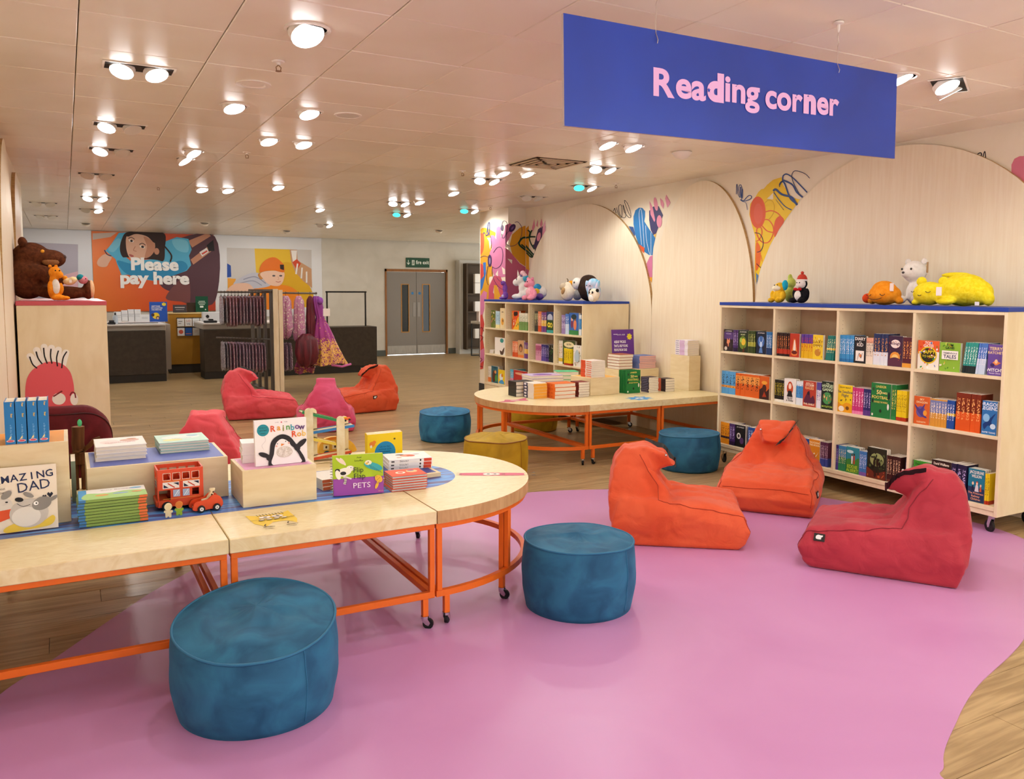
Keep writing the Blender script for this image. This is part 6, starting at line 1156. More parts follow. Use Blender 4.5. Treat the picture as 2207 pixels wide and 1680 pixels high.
# --- cabinet: big brown toy with little ones on its lap (faces toward +x)
cz = 1.505; q = at('y', 8.15, 100, 640)
t = thing('soft_toy', 'big brown bear-like soft toy sitting on the cabinet', 'soft toy', (at('y', 8.2, 103, 640).x, 8.2, cz)); t.scale = (1.12, 1.12, 1.08); Mbr = plushmat('#4E2A1A', '#6A3C24')
blob('body', [((-.13, 0, .185), (.15, .16, .18)), ((-.10, 0, .35), (.13, .13, .11)), ((.03, -.02, .33), (.11, .10, .075)), ((-.05, -.14, .22), (.10, .05, .06)), ((.06, -.16, .16), (.09, .04, .045)), ((.10, -.10, .06), (.20, .06, .055)), ((.10, .10, .06), (.20, .06, .055)), ((.28, -.10, .085), (.035, .06, .085)), ((.28, .10, .085), (.035, .06, .085))], Mbr, t, .013)
for y_ in (-.09, .07): MB().ball((-.15, y_, .455), (.03, .045, .04), 12).build('ear', Mbr, t, smooth=True)
MB().ball((.302, -.105, .09), (.022, .05, .072), 14).build('foot_sole', plushmat('#E0B488', '#EAC49A'), t, smooth=True); MB().ball((.115, -.03, .345), (.025, .035, .022), 12).build('nose', flat('#3A2018', .4), t, smooth=True)
bits(t, 'eye', [((-.02, -.118, .385), (.014, .010, .014))], '#E8A02A'); MB().ball((.03, -.10, .30), (.06, .02, .03), 10).build('muzzle', plushmat('#8A5A36', '#9A6A44'), t, smooth=True)
t = thing('soft_toy', 'slim orange tiger soft toy with white belly on the cabinet', 'soft toy', (at('y', 7.90, 118, 645).x, 7.90, cz)); Mt = plushmat('#E8861A', '#F09A2E')
blob('body', [((0, 0, .09), (.05, .05, .09)), ((.01, -.005, .235), (.05, .05, .05)), ((.04, -.02, .215), (.035, .035, .03)), ((0, 0, .17), (.035, .04, .05)), ((.03, -.05, .025), (.06, .03, .025)), ((.07, -.02, .02), (.05, .025, .02)), ((-.03, -.045, .11), (.02, .025, .055)), ((.05, -.02, .10), (.022, .02, .05))], Mt, t, .007)
MB().ball((.012, -.035, .115), (.032, .025, .065), 12).build('belly', Mw, t, smooth=True); bits(t, 'eye', [((.015, -.05, .25), .006), ((.045, -.042, .25), .006)], '#2A1A12')
for x_ in (-.025, .02): MB().ball((x_, 0, .285), (.014, .012, .014), 8).build('ear', Mt, t, smooth=True)
t = thing('soft_toy', 'small yellow soft toy lying on the brown toy\'s lap', 'soft toy', (at('y', 7.98, 150, 630).x, 7.98, cz+.13)); blob('body', [((0, 0, .03), (.05, .04, .032)), ((.03, -.015, .045), (.035, .03, .028))], plushmat('#E6CF9A', '#F0DDAE'), t, .007); MB().ball((-.03, 0, .06), (.02, .02, .02), 10).build('tuft', plushmat('#E8901E', '#F0A02E'), t, smooth=True); MB().box(.0, .02, -.045, -.04, .02, .045).build('paper_tag', flat('#F2EEE8', .5), t)
t = thing('soft_toy', 'small teal and pink soft toy lying by the brown toy\'s foot', 'soft toy', (at('y', 8.02, 180, 630).x, 8.02, cz+.14)); blob('body', [((0, 0, .035), (.04, .04, .036))], plushmat('#C87A86', '#D88E98'), t, .007); MB().ball((-.02, 0, .055), (.03, .04, .03), 10).build('hood', plushmat('#1F7A86', '#2E8E9A'), t, smooth=True); bits(t, 'eye', [((.02, -.035, .045), .005)], '#1A1A1E')
# ================================================================== BACK OF THE SHOP: TILLS, POSTERS, FIRE DOOR, CLOTHES RAIL
M_counter = grain('#3A322A', '#443B32', (2, 2, 2), 6, 4, .5, .3); M_white = flat('#E6E4E4', .45, .4); M_greyc = flat('#B5ADA2', .5); M_yblock = grain('#B27C1C', '#BE8828', (1, 1, 1), 3, 3, .5)
t = thing('till_counter', 'dark brown till counter beside the cabinet', 'counter', (.55, 15.4, 0))
MB().bbox(-1.25, .965, 0, .55, 0.13, .89, .004).build('front', M_counter, t); MB().box(-1.25, .965, .01, .55, 0, .13).build('kick_board', flat('#2E2A26', .6), t)
MB().bbox(-1.25, .98, .10, 1.5, .89, .975, .003).build('work_top_edge', M_greyc, t); MB().box(-1.25, .98, .05, 1.5, .976, 1.0).build('work_top', M_white, t)
MB().box(-.9, .9, .5, .56, 1.0, 1.01).build('belt_slot', flat('#202022', .4), t)
MB().box(.98, 1.10, .5, 1.9, .16, .975).build('end_panel', M_greyc, t)
t = thing('till_counter', 'long dark brown till counter behind the clothes rail', 'counter', (3.76, 15.4, 0))
MB().bbox(-1.61, 1.61, 0, .55, 0.13, .89, .004).build('front', M_counter, t); MB().box(-1.61, 1.61, .01, .55, 0, .13).build('kick_board', flat('#2E2A26', .6), t)
MB().bbox(-1.61, .6, .12, 1.25, .89, .975, .003).build('work_top_edge', M_greyc, t); MB().box(-1.61, .6, .08, 1.25, .976, 1.0).build('work_top', M_white, t)
t = thing('till_block', 'ochre wooden till block between the two dark counters', 'counter', (2.09, 16.75, 0)); MB().bbox(-.38, .38, 0, .6, .17, 1.135, .004).build('body', M_yblock, t); MB().box(-.36, .36, .02, .6, 0, .17).build('kick_board', flat('#3A3632', .6), t); MB().bbox(-.39, .39, -.01, .6, 1.135, 1.155, .003).build('top', flat('#E4C98E', .45), t)
t = thing('till_block', 'ochre wooden block at the far end behind the cabinet', 'counter', (.62, 17.0, 0)); MB().bbox(-.12, .05, 0, .6, .17, 1.16, .004).build('body', M_yblock, t); MB().box(-.11, .04, .02, .6, 0, .17).build('kick_board', flat('#3A3632', .6), t)
# gift card rack on the ochre block
t = thing('card_rack', 'rack of small white gift cards on the ochre till block', 'card rack', (2.13, 16.748, 0))
for r_, z in ((0, .90), (1, .72)):
    MB().box(-.28, .28, -.03, -.0, z+.145, z+.165).build('black_bar', flat('#1E1E20', .5), t)
    for k, c in enumerate(('#F2F0EC', '#F4F0EA', '#F0F0F0', '#EAEAEA') if r_ == 0 else ('#F2F0EC', '#2A5AA8', '#F4F2EE', '#F0ECEC')):
        cd_ = MB().box(-.27+k*.137, -.145+k*.137, -.036, -.030, z, z+.15).build('gift_card', flat(c, .5), t)
        A = Art()
        if r_ == 0 and k == 1: A.text('LO', -.27+k*.137+.062, z+.085, .04, '#C8503E'); A.text('VE', -.27+k*.137+.062, z+.025, .04, '#4A6A8A')
        elif r_ == 0: A.rect(-.25+k*.137, z+.09, -.18+k*.137, z+.10, '#222226'); A.rect(-.25+k*.137, z+.05, -.2+k*.137, z+.058, '#222226')
        elif k == 0: A.ell(-.208, z+.075, .04, .04, '#E0614A')
        elif k == 2: A.text('ST', -.27+k*.137+.062, z+.06, .04, '#D8A28A')
        else: A.rect(-.26+k*.137, z+.03, -.16+k*.137, z+.045, '#D87A6A')
        A.build('gift_print', cd_, lambda a, b: (a, -.036, b), (0, -1, 0))
def card(label, px0, py0, px1, py1, y, col, A=None, th=.01, cat='sign', name='counter_card'):
    a = at('y', y, px0, py1); b = at('y', y, px1, py0); z0 = max(a.z, 1.0015) if y < 16.6 else max(a.z, 1.1565)
    o = MB().box(0, b.x-a.x, 0, th, 0, b.z-a.z).build(name, flat(col, .45), None, (a.x, y, z0)); tag(o, label, cat)
    if A: A.build('card_print', o, lambda u, v: (u*(b.x-a.x), 0, v*(b.z-a.z)), (0, -1, 0))
    return o
A = Art(.8); A.rect(0, 0, 1, 1, '#2C5EC4'); A.text('GETTING', .36, .75, .065, '#F4F4FA', bold=.03); A.text('RICH COLLECTION', .42, .66, .065, '#F4F4FA', bold=.03, w=.62); A.text('FOR EVERYONE', .40, .57, .065, '#F4F4FA', bold=.03, w=.56)
A.poly([(.82+(.15 if k % 2 else .10)*math.cos(k*PI/6), .88+(.10 if k % 2 else .07)*math.sin(k*PI/6)) for k in range(12)], '#F4E04A'); A.ell(.35, .3, .2, .16, '#F0D23A'); A.ell(.18, .34, .09, .08, '#4A3A3A'); A.ell(.45, .2, .1, .09, '#6A4A3A'); A.ell(.45, .18, .06, .06, '#E8C0A0')
card('blue counter poster with yellow star beside the ochre block', 323, 651, 360, 694, 16.35, '#2C5EC4', A, cat='poster')
A = Art(.8); A.rect(0, 0, 1, 1, '#14503A'); 
for k, w in enumerate((.5, .6, .46)): A.rect(.5-w/2, .66-k*.10, .5+w/2, .70-k*.10, '#CFE2D6')
A.rect(.34, .28, .62, .40, '#E8F0EA'); A.ell(.78, .16, .05, .04, '#E8F0EA'); card('dark green counter sign on the ochre block', 422, 639, 448, 673, 16.9, '#14503A', A)
A = Art(1.5); A.rect(0, 0, 1, 1, '#4A4850'); A.rect(.14, .6, .86, .72, '#B8B8C0'); A.rect(.2, .35, .8, .42, '#9A9AA2'); card('dark grey small sign on the ochre block', 373, 658, 402, 675, 16.95, '#4A4850', A)
o = card('brown card box on the ochre block', 404, 655, 424, 676, 17.1, '#3E3026', None, .12, 'box', 'card_box')
for k, (a, b, c, d) in enumerate(((246, 672, 262, 694), (262, 669, 276, 692), (276, 667, 290, 694), (290, 667, 303, 694), (304, 678, 322, 694))):
    A = Art(); A.rect(.1, .6, .9, .64, '#B8BCC4'); A.rect(.1, .5, .8, .54, '#C4C8D0'); A.rect(.1, .4, .85, .44, '#C4C8D0')
    card('%s white leaflet holder on the till counter' % ORD[k], a, b, c, d, 16.3, '#ECEEF2', A, .02, 'leaflet holder', 'leaflet_holder')
t = thing('sanitiser_bottle', 'clear pump bottle on the till counter', 'bottle', (at('y', 15.9, 249, 700).x, 15.9, 1.0)); MB().lathe([(.0, 0), (.04, 0), (.042, .01), (.042, .12), (.02, .15)], 16).build('bottle_body', flat('#B8C4D2', .15, .5), t, smooth=True); MB().lathe([(.015, .15), (.015, .19), (.0, .2)], 10).build('pump', flat('#202022', .4), t)
t = thing('card_terminal', 'black card terminal beside the bottle on the till counter', 'terminal', (at('y', 15.62, 241, 702).x, 15.62, 1.0)); MB().bbox(-.06, .06, -.05, .09, 0, .035, .008).build('base', flat('#17171A', .35), t); MB().bbox(-.04, .04, -.03, .06, .035, .07, .006).build('keypad', flat('#2A2A2E', .35), t)
t = thing('card_terminal', 'black card terminal on the long counter near the clothes rail', 'terminal', (at('y', 15.7, 455, 702).x, 15.7, 1.0)); MB().bbox(-.12, .10, -.06, .09, 0, .04, .008).build('base', flat('#17171A', .35), t); MB().bbox(-.04, .04, -.03, .06, .04, .07, .006).build('keypad', flat('#2A2A2E', .35), t)
t = thing('till_machine', 'white till machine with round black dial behind the clothes rail', 'till', (at('y', 16.2, 462, 690).x, 16.2, 1.0)); MB().bbox(-.2, .22, 0, .2, 0, .18, .01).build('case', flat('#D6D8DC', .4), t); MB().lathe([(0, 0), (.03, 0), (.03, .008), (0, .008)], 16, 0, Matrix.Translation((-.12, -.001, .1)) @ Matrix.Rotation(PI/2, 4, 'X')).build('dial', flat('#17171A', .4), t)
# black rail frame standing on the long counter
t = thing('rail_frame', 'empty black metal rail frame on the long dark counter', 'frame', (4.86, 15.72, .8905)); a = .40
MB().box(-a, -a+.025, -.012, .012, 0.0, .66).build('upright', M_black, t); MB().box(a-.025, a, -.012, .012, 0.0, .66).build('upright', M_black, t); MB().box(-a-.01, a+.01, -.012, .012, .66, .69).build('cross_bar', M_black, t)
# ---- posters on the back wall
YP = YB-.035
def wallpanel(label, px0, px1, z0, z1, col, name='wall_poster'):
    a = at('y', YP, px0, 600).x; b = at('y', YP, px1, 600).x; o = MB().box(0, b-a, 0, .03, 0, z1-z0).build(name, flat(col, .5), None, (a, YP, z0)); tag(o, label, 'poster'); o['px'] = 0; del o['px']; return o, a, z0
def hue_grad(c1, c2, c3):
    m, n, l, b = newmat('printed_wash'); tc = n.new('ShaderNodeTexCoord'); sp = n.new('ShaderNodeSeparateXYZ'); l.new(tc.outputs['Generated'], sp.inputs[0]); r = ramp(n, [(.0, lin(c1)), (.5, lin(c2)), (1.0, lin(c3))]); l.new(sp.outputs[0], r.inputs[0]); l.new(r.outputs[0], b.inputs['Base Color']); b.inputs['Roughness'].default_value = .45; return m
o, ox_, oz_ = wallpanel('large orange wall poster of a child lying down, lettered Please pay here', 201, 463, 1.14, 2.79, '#E2581E')
o.data.materials[0] = hue_grad('#EE7A22', '#E2561E', '#B83A1E')
def Zp(*pts): return [(lambda q: (q.x, q.z))(at('y', YP, x/4.2, 460+y/4.2)) for x, y in pts]
A = Art(); SK, SK2, BL, BL2, HR = '#E2B49A', '#C98E72', '#58B4DA', '#2E8EBE', '#33201C'
A.poly(Zp((838, 182), (1060, 172), (1000, 215), (838, 240)), '#C8B6AA'); A.poly(Zp((1480, 300), (1945, 210), (1950, 790), (1690, 800), (1560, 720), (1440, 620)), '#5A3A44', True); A.poly(Zp((1500, 760), (1690, 560), (1720, 800), (1640, 800)), '#7A4A4A', True)
A.poly(Zp((1700, 250), (1880, 178), (1910, 205), (1740, 310)), SK2); A.poly(Zp((1725, 420), (1895, 290), (1925, 335), (1750, 465)), SK2); A.poly(Zp((1805, 352), (1870, 312), (1890, 350), (1830, 392)), '#EDE6E2'); A.poly(Zp((1822, 364), (1872, 334), (1880, 346), (1834, 376)), '#D85A4A'); A.poly(Zp((1870, 290), (1930, 240), (1942, 340), (1890, 345)), '#1E1A1E')
A.poly(Zp((955, 340), (1000, 290), (1075, 178), (1160, 172), (1130, 300), (1120, 380), (1180, 430), (1480, 410), (1480, 262), (1600, 215), (1705, 232), (1735, 330), (1710, 385), (1730, 470), (1690, 520), (1580, 560), (1450, 600), (1390, 612), (1290, 596), (1180, 555), (1100, 560), (1060, 460), (1045, 415)), BL)
A.poly(Zp((1060, 430), (1200, 460), (1420, 480), (1640, 430), (1690, 510), (1480, 590), (1380, 605), (1150, 550)), BL2, True); A.poly(Zp((1560, 240), (1690, 250), (1700, 350), (1600, 330)), '#7CCBE8', True); A.poly(Zp((980, 320), (1060, 230), (1100, 260), (1030, 350)), '#7CC6E2', True)
A.poly(Zp((950, 370), (1010, 395), (985, 450), (960, 485), (900, 482), (878, 452), (895, 410)), SK, True); A.stroke(Zp((945, 332), (970, 372), (1010, 388)), .02, '#23304E')
A.poly(Zp((1100, 240), (1150, 172), (1300, 168), (1485, 182), (1492, 320), (1480, 430), (1400, 420), (1160, 400), (1110, 395), (1085, 330)), HR, True)
A.poly(Zp((1148, 205), (1230, 184), (1350, 205), (1398, 262), (1400, 330), (1362, 388), (1300, 408), (1215, 425), (1168, 395), (1142, 310)), SK, True); A.poly(Zp((1300, 210), (1390, 262), (1400, 330), (1362, 388), (1310, 400), (1330, 300)), SK2, True); A.ell(*Zp((1418, 345))[0], .05, .07, SK2); A.poly(Zp((1150, 172), (1300, 168), (1390, 190), (1400, 270), (1330, 210), (1230, 188), (1155, 212)), HR, True)
for cx, cy, w in ((1188, 250, .05), (1288, 304, .055)): A.ell(*Zp((cx, cy))[0], w, .026, '#F2E8E2', -.35); A.ell(*Zp((cx+2, cy))[0], w*.5, .024, '#2A1A18', -.35); A.stroke(Zp((cx-28, cy-20), (cx, cy-32), (cx+30, cy-14)), .014, HR)
A.stroke(Zp((1225, 300), (1208, 335), (1235, 345)), .012, '#B87A62'); A.poly(Zp((1165, 375), (1185, 372), (1212, 388), (1190, 396)), '#B8605A', True); A.stroke(Zp((1490, 300), (1550, 380), (1540, 440)), .03, HR)
q = Zp((1405, 512))[0]; w1 = Zp((1620, 512))[0][0]-Zp((1190, 512))[0][0]; A.text('Please', q[0], q[1], .245, '#FBFAF8', bold=.045, w=w1, res=4)
q = Zp((1408, 638))[0]; w1 = Zp((1720, 638))[0][0]-Zp((1096, 638))[0][0]; A.text('pay here', q[0], q[1], .245, '#FBFAF8', bold=.045, w=w1, res=4)
A.build('wall_print', o, lambda a, b: (a-ox_, 0, b-oz_), (0, -1, 0), step=.0006, base=.001)
o, ox2, oz2 = wallpanel('white wall panel with photo of a person in an orange cap', 463, 694, 1.0, 2.80, '#E4E6EA')
def Zq(*pts): return [(lambda q: (q.x, q.z))(at('y', YP, 430+x/3.503, 480+y/3.503)) for x, y in pts]
A = Art(); A.poly(Zq((206, 190), (845, 206), (850, 640), (212, 640)), '#CFCBC8'); A.poly(Zq((415, 196), (690, 203), (712, 300), (790, 420), (850, 520), (850, 640), (440, 640), (430, 420)), '#EAC032'); A.poly(Zq((600, 330), (720, 320), (850, 520), (850, 640), (640, 560)), '#E0AE22', True)
A.poly(Zq((208, 308), (236, 325), (240, 410), (208, 415)), '#2A52A8'); A.poly(Zq((212, 420), (275, 425), (260, 470), (214, 500)), '#F0A83A'); A.poly(Zq((440, 480), (700, 490), (760, 640), (380, 640)), '#EE8A1E', True)
A.poly(Zq((680, 204), (735, 206), (740, 285), (845, 350), (850, 495), (780, 440), (720, 370), (690, 290)), '#C99A72'); A.poly(Zq((690, 210), (735, 210), (730, 290), (705, 300)), '#F0ECE8'); A.poly(Zq((700, 300), (735, 275), (765, 310), (735, 360)), '#D8502E')
for k in range(3): A.stroke(Zq((740+k*34, 310+k*30), (728+k*40, 390+k*32)), .035, '#EFEAE4', False)
A.poly(Zq((255, 470), (330, 405), (440, 380), (540, 470), (380, 500)), '#C2C2CE', True); A.stroke(Zq((330, 430), (420, 410), (500, 460)), .02, '#8E90A6'); A.stroke(Zq((300, 460), (400, 440), (470, 475)), .02, '#9A9CB0'); A.poly(Zq((214, 500), (270, 462), (370, 462), (400, 520), (214, 530)), '#E9BFA6', True)
A.poly(Zq((440, 395), (470, 370), (520, 360), (470, 430)), '#C98A4A', True); A.poly(Zq((458, 385), (520, 365), (632, 372), (634, 430), (612, 470), (575, 480), (520, 466), (480, 425)), '#EFC7AE', True); A.poly(Zq((452, 372), (470, 310), (520, 270), (570, 264), (615, 295), (638, 330), (634, 376), (560, 362), (500, 366)), '#E8761E', True); A.poly(Zq((606, 318), (636, 318), (636, 360), (608, 350)), '#3A2A22')
for cx, cy in ((560, 402), (612, 402)): A.ell(*Zq((cx, cy))[0], .035, .018, '#4A4A52')
A.stroke(Zq((575, 445), (595, 450), (612, 444)), .014, '#C0685A'); A.stroke(Zq((590, 405), (598, 428), (586, 430)), .008, '#D09A80')
A.build('wall_print', o, lambda a, b: (a-ox2, 0, b-oz2), (0, -1, 0), step=.0006, base=.001)
o, ox3, oz3 = wallpanel('white wall panel with plain lilac picture behind the brown toy', 20, 200, 1.0, 2.80, '#E2E4EA')
def Zr(*pts): return [(lambda q: (q.x, q.z))(at('y', YP, x, y)) for x, y in pts]
A = Art(); A.poly(Zr((51, 522), (168, 527), (169, 700), (51, 700)), '#B9B4C2'); A.poly(Zr((110, 600), (168, 585), (169, 700), (110, 700)), '#E2B8C4'); A.build('wall_print', o, lambda a, b: (a-ox3, 0, b-oz3), (0, -1, 0), step=.0006, base=.001)
# ---- fire door
t = thing('door_1', 'grey double fire door with two glazed slots', 'door', (7.67, YB, 0), kind='structure'); M_df = grain('#9A6228', '#8A5622', (6, 6, 1), 4, 4, .5); M_leaf = flat('#8C8680', .5); M_steel = grain('#B8B4AC', '#A29E96', (20, 1, 1), 5, 3, .3, .5)
MB().box(-.83, -.79, -.02, .12, 0, 2.12).box(.79, .83, -.02, .12, 0, 2.12).box(-.83, .83, -.02, .12, 2.06, 2.12).build('door_frame', M_df, t)
for s in (-1, 1):
    x0, x1 = (-.79, -.004) if s < 0 else (.004, .79); vx = -.30 if s < 0 else .26; lf = MB()
    side_with_holes([((vx-.085)-(x0+x1)/2, (vx+.085)-(x0+x1)/2, .58, 1.74)], (x1-x0)/2, .02, 2.05, Matrix.Translation(((x0+x1)/2, .05, 0)), lf, .044); L = lf.build('door_leaf', M_leaf, t)
    MB().box(vx-.105, vx-.085, .02, .04, .56, 1.76).box(vx+.085, vx+.105, .02, .04, .56, 1.76).box(vx-.085, vx+.085, .02, .04, 1.74, 1.76).box(vx-.085, vx+.085, .02, .04, .56, .58).build('vision_frame', flat('#C08A42', .5), L)
    MB().box(vx-.085, vx+.085, .045, .055, .58, 1.74).build('pane', flat('#12202C', .08, .5), L); MB().box(vx-.05, vx+.06, .044, .045, 1.30, 1.70).build('pane_reflection', flat('#1E4A5E', .2), L) if False else None
    MB().box(x0+.02, x1-.01, .020, .0275, .03, .235).build('kick_plate', M_steel, L)
    MB().lathe([(0, 0), (.034, 0), (.034, .002), (0, .002)], 18, 0, Matrix.Translation((s*.095-.01, .0272, 1.53)) @ Matrix.Rotation(PI/2, 4, 'X')).build('blue_sticker', flat('#2E78B8', .4), L)
    MB().bbox(s*.06-.035, s*.06+.035, .020, .0275, .95, 1.30, .002).build('push_plate', flat('#9A9590', .35, .5), L)
o = MB().bbox(0, .62, 0, .02, 0, .235, .002).build('fire_exit_sign', flat('#10492C', .4), None, (7.385, YB-.022, 2.165)); tag(o, 'green fire exit sign above the double door', 'sign')
A = Art(); A.stroke([(.06, .18), (.06, .08)], .014, '#EAF4EC', False); A.poly([(.02, .11), (.06, .06), (.10, .11), (.10, .125), (.06, .085), (.02, .125)], '#EAF4EC'); A.rect(.15, .055, .22, .18, '#EAF4EC'); A.ell(.185, .155, .010, .012, '#10492C'); A.stroke([(.19, .14), (.18, .105), (.165, .07)], .014, '#10492C', False); A.stroke([(.18, .105), (.205, .08)], .012, '#10492C', False); A.stroke([(.165, .125), (.20, .13), (.21, .115)], .010, '#10492C', False)
A.text('fire exit', .43, .085, .09, '#EAF4EC', bold=.02, w=.35, res=3); A.build('sign_print', o, lambda a, b: (a, 0, b), (0, -1, 0), step=.0005, base=.001)
# wall shelves past the door
t = thing('wall_shelf', 'tall dark shelf unit with white gift boxes past the fire door', 'shelf unit', (8.72, 18.55, 0)); MB().box(0, 1.6, .2, .43, 0, 2.36).build('white_back', flat('#D2D2CE', .5), t); MB().box(.1, .14, 0, .2, .12, 2.28).box(.1, 1.5, .18, .2, .12, 2.28).build('case', flat('#4A3A28', .6), t)
for z in (.14, .75, 1.05, 1.5, 2.25): MB().box(.14, 1.5, 0, .18, z, z+.03).build('shelf', flat('#4A3A28', .6), t)
for k, (z, h, c) in enumerate(((1.53, .26, '#ECEAE6'), (1.80, .22, '#ECEAE6'), (1.08, .25, '#E6E2E0'), (.40, .24, '#F0EEEA'))): tag(MB().bbox(.32, .50, .0, .1, z, z+h, .004).build('gift_box', flat(c, .5), None, (8.72, 18.52, 0)), '%s white gift box from below on the dark shelf unit' % ['third', 'topmost', 'second', 'lowest'][k], 'gift box')
t = thing('side_table', 'small table with white top and black frame before the dark shelf unit', 'table', (8.72, 17.6, 0)); MB().bbox(0, 1.0, 0, .5, .80, .86, .004).build('table_top', flat('#DEDCD8', .4), t)
for y_ in (.01, .47): MB().box(.0, .025, y_, y_+.025, 0, .80).box(.97, .995, y_, y_+.025, 0, .80).box(.025, .97, y_, y_+.025, 0, .025).build('frame', M_black, t)
tag(MB().bbox(.02, .14, .1, .22, .861, 1.10, .004).build('gift_bag', flat('#E8D8D4', .5), None, (8.72, 17.6, 0)), 'white gift bag on the small black-framed table', 'gift bag'); tag(MB().bbox(.17, .4, .1, .22, .861, 1.22, .004).build('gift_box', flat('#B8824A', .6), None, (8.72, 17.6, 0)), 'brown card box on the small black-framed table', 'gift box')
# ---- clothes rail
t = thing('clothes_rail', 'slatted clothes rail unit with pale wooden post', 'clothes rail', (2.83, 12.52, 0)); M_gr = flat('#6A645E', .5, .4, .3); M_pale = grain('#E8DABC', '#DCCBA6', (6, 6, 1), 4, 4, .5)
MB().bbox(-.085, -.012, 0, .03, 0, 1.615, .002).build('post', M_pale, t); MB().bbox(.0, .06, .02, .05, 0, 1.60, .002).build('post', M_pale, t)
for k in range(4): MB().bbox(-.10-.012*k, -.06-.012*k, .42*k+.12, .42*k+.22, .0, 1.58, .003).build('slat_post', M_gr, t)
MB().box(-.14, -.05, .05, 1.6, .0, .03).build('foot_rail', M_gr, t); MB().box(-.14, -.05, .05, 1.6, 1.58, 1.61).build('top_rail', M_gr, t)
MB().tube([(-.82, .38, 1.565), (-.05, .38, 1.565)], .014, 8).build('hanging_bar', M_gr, t); MB().tube([(-.86, .36, .885), (-.05, .36, .835)], .014, 8).build('hanging_bar', M_gr, t); MB().tube([(-.02, .30, 1.555), (.66, .30, 1.548)], .014, 8).build('hanging_bar', M_gr, t); MB().tube([(-.02, .34, .84), (.28, .34, .84)], .014, 8).build('hanging_bar', M_gr, t)
def glitter(c1, c2, c3, sc=120.0, lo=.62):
    m, n, l, b = newmat('sequin_'+c1.strip('#')); tc = n.new('ShaderNodeTexCoord'); v = n.new('ShaderNodeTexVoronoi'); v.inputs['Scale'].default_value = sc; l.new(tc.outputs['Object'], v.inputs['Vector'])
    nz = n.new('ShaderNodeTexNoise'); nz.inputs['Scale'].default_value = 9; l.new(tc.outputs['Object'], nz.inputs['Vector']); r0 = ramp(n, [(.35, lin(c1)), (.65, lin(c2))]); l.new(nz.outputs[0], r0.inputs[0])
    sx = n.new('ShaderNodeSeparateColor'); l.new(v.outputs['Color'], sx.inputs[0]); g = n.new('ShaderNodeMath'); g.operation = 'GREATER_THAN'; g.inputs[1].default_value = lo; l.new(sx.outputs[0], g.inputs[0])
    l.new(mix(n, l, g.outputs[0], r0.outputs[0], lin(c3)), b.inputs['Base Color']); b.inputs['Roughness'].default_value = .45; return m
Mm = glitter('#7A4A66', '#9A5E7E', '#C8A0B4', 90); Mg2 = glitter('#5A4452', '#7E6270', '#B8AEB6', 70); M_hang = flat('#1C1A1C', .4)
def plastic():
    m, n, l, b = newmat('clear_bag'); b.inputs['Base Color'].default_value = lin('#D9DEEA'); b.inputs['Roughness'].default_value = .12; b.inputs['Alpha'].default_value = .22; b.inputs['Specular IOR Level'].default_value = .6; return m
M_bag = plastic()
HOOK = [(0, -.019, -.006)]+[(0, .0195*math.sin(a), .0195*math.cos(a)) for a in [-1.4, -.9, -.4, 0, .4, .9, 1.4, 1.9, 2.4]]+[(0, .002, -.026), (0, 0, -.042)]
def garment_proto(L, w, dp, mat, seed):
    t = link('bagged_garment', None); t.empty_display_size = .05; rr = random.Random(seed)
    MB().tube(HOOK, .0028, 6).tube([(0, -.16, -.085), (0, 0, -.042), (0, .16, -.085)], .005, 6).build('hanger', M_hang, t)
    mb = MB(); n = 14; rows = 9; vs = []; fs = []
    for i in range(rows+1):
        q = i/rows; z = -.06-L*q; ww = w*(.45+.55*min(1, q*2.5)); dd = dp*(.75+.25*min(1, q*3))
        for j in range(n):
            a = 2*PI*j/n; f = 1+.22*math.sin(3*a+seed+q*2); vs.append((ww*math.cos(a)*f, dd*math.sin(a)*(1+.05*math.sin(5*a+seed)), z-(.05*max(0, q-.8)*5*(1-abs(math.sin(a))))))
    for i in range(rows):
        for j in range(n): j2 = (j+1) % n; fs.append((i*n+j, (i+1)*n+j, (i+1)*n+j2, i*n+j2))
    fs += [list(range(n)), [rows*n+j for j in range(n-1, -1, -1)]]; mb.add(vs, fs).build('garment', mat, t, smooth=True)
    MB().add([(v[0]*1.12, v[1]*1.05, v[2]-.012 if v[2] < -.1 else v[2]) for v in vs], fs[:-2]).build('clear_bag', M_bag, t, smooth=True)
    return t
protos = [garment_proto(.40, .0145, .17, Mm, 1.0), garment_proto(.39, .014, .17, Mg2, 2.2), garment_proto(.42, .0145, .18, glitter('#8A3A5A', '#A84A6E', '#D8A8B8', 90), 3.1)]
def hang(proto, x, y, z, lab, grp, rz=0.0, first=False):
    o = proto if first else copytree(proto); o.location = (x, y, z); o.rotation_euler = (0, 0, rz); tag(o, lab, 'garment', grp); return o
used = set(); rr = random.Random(5)
for row, (n_, xa, xb, y_, za, zb_, wrd) in enumerate(((13, 2.06, 2.66, 12.90, 1.565, 1.565, 'upper'), (14, 2.06, 2.66, 12.88, .879, .844, 'lower'))):
    for k in range(n_):
        p = rr.choice((0, 0, 2)) if k > 1 else 1; f = k/(n_-1)
        hang(protos[p], xa+(xb-xa)*f, y_, za+(zb_-za)*f, '%s bagged sequin garment on the %s bar, before the pale post' % (['first', 'second', 'third', 'fourth', 'fifth', 'sixth', 'seventh', 'eighth', 'ninth', 'tenth', 'eleventh', 'twelfth', 'thirteenth', 'fourteenth'][k], wrd), 'bagged garments, %s bar' % wrd, rr.uniform(-.03, .03), p not in used); used.add(p)
for k in range(3): hang(protos[0], 2.90+.07*k, 12.86, .84, '%s bagged garment on the short low bar behind the dresses' % ORD[k], 'bagged garments, short low bar', .1)
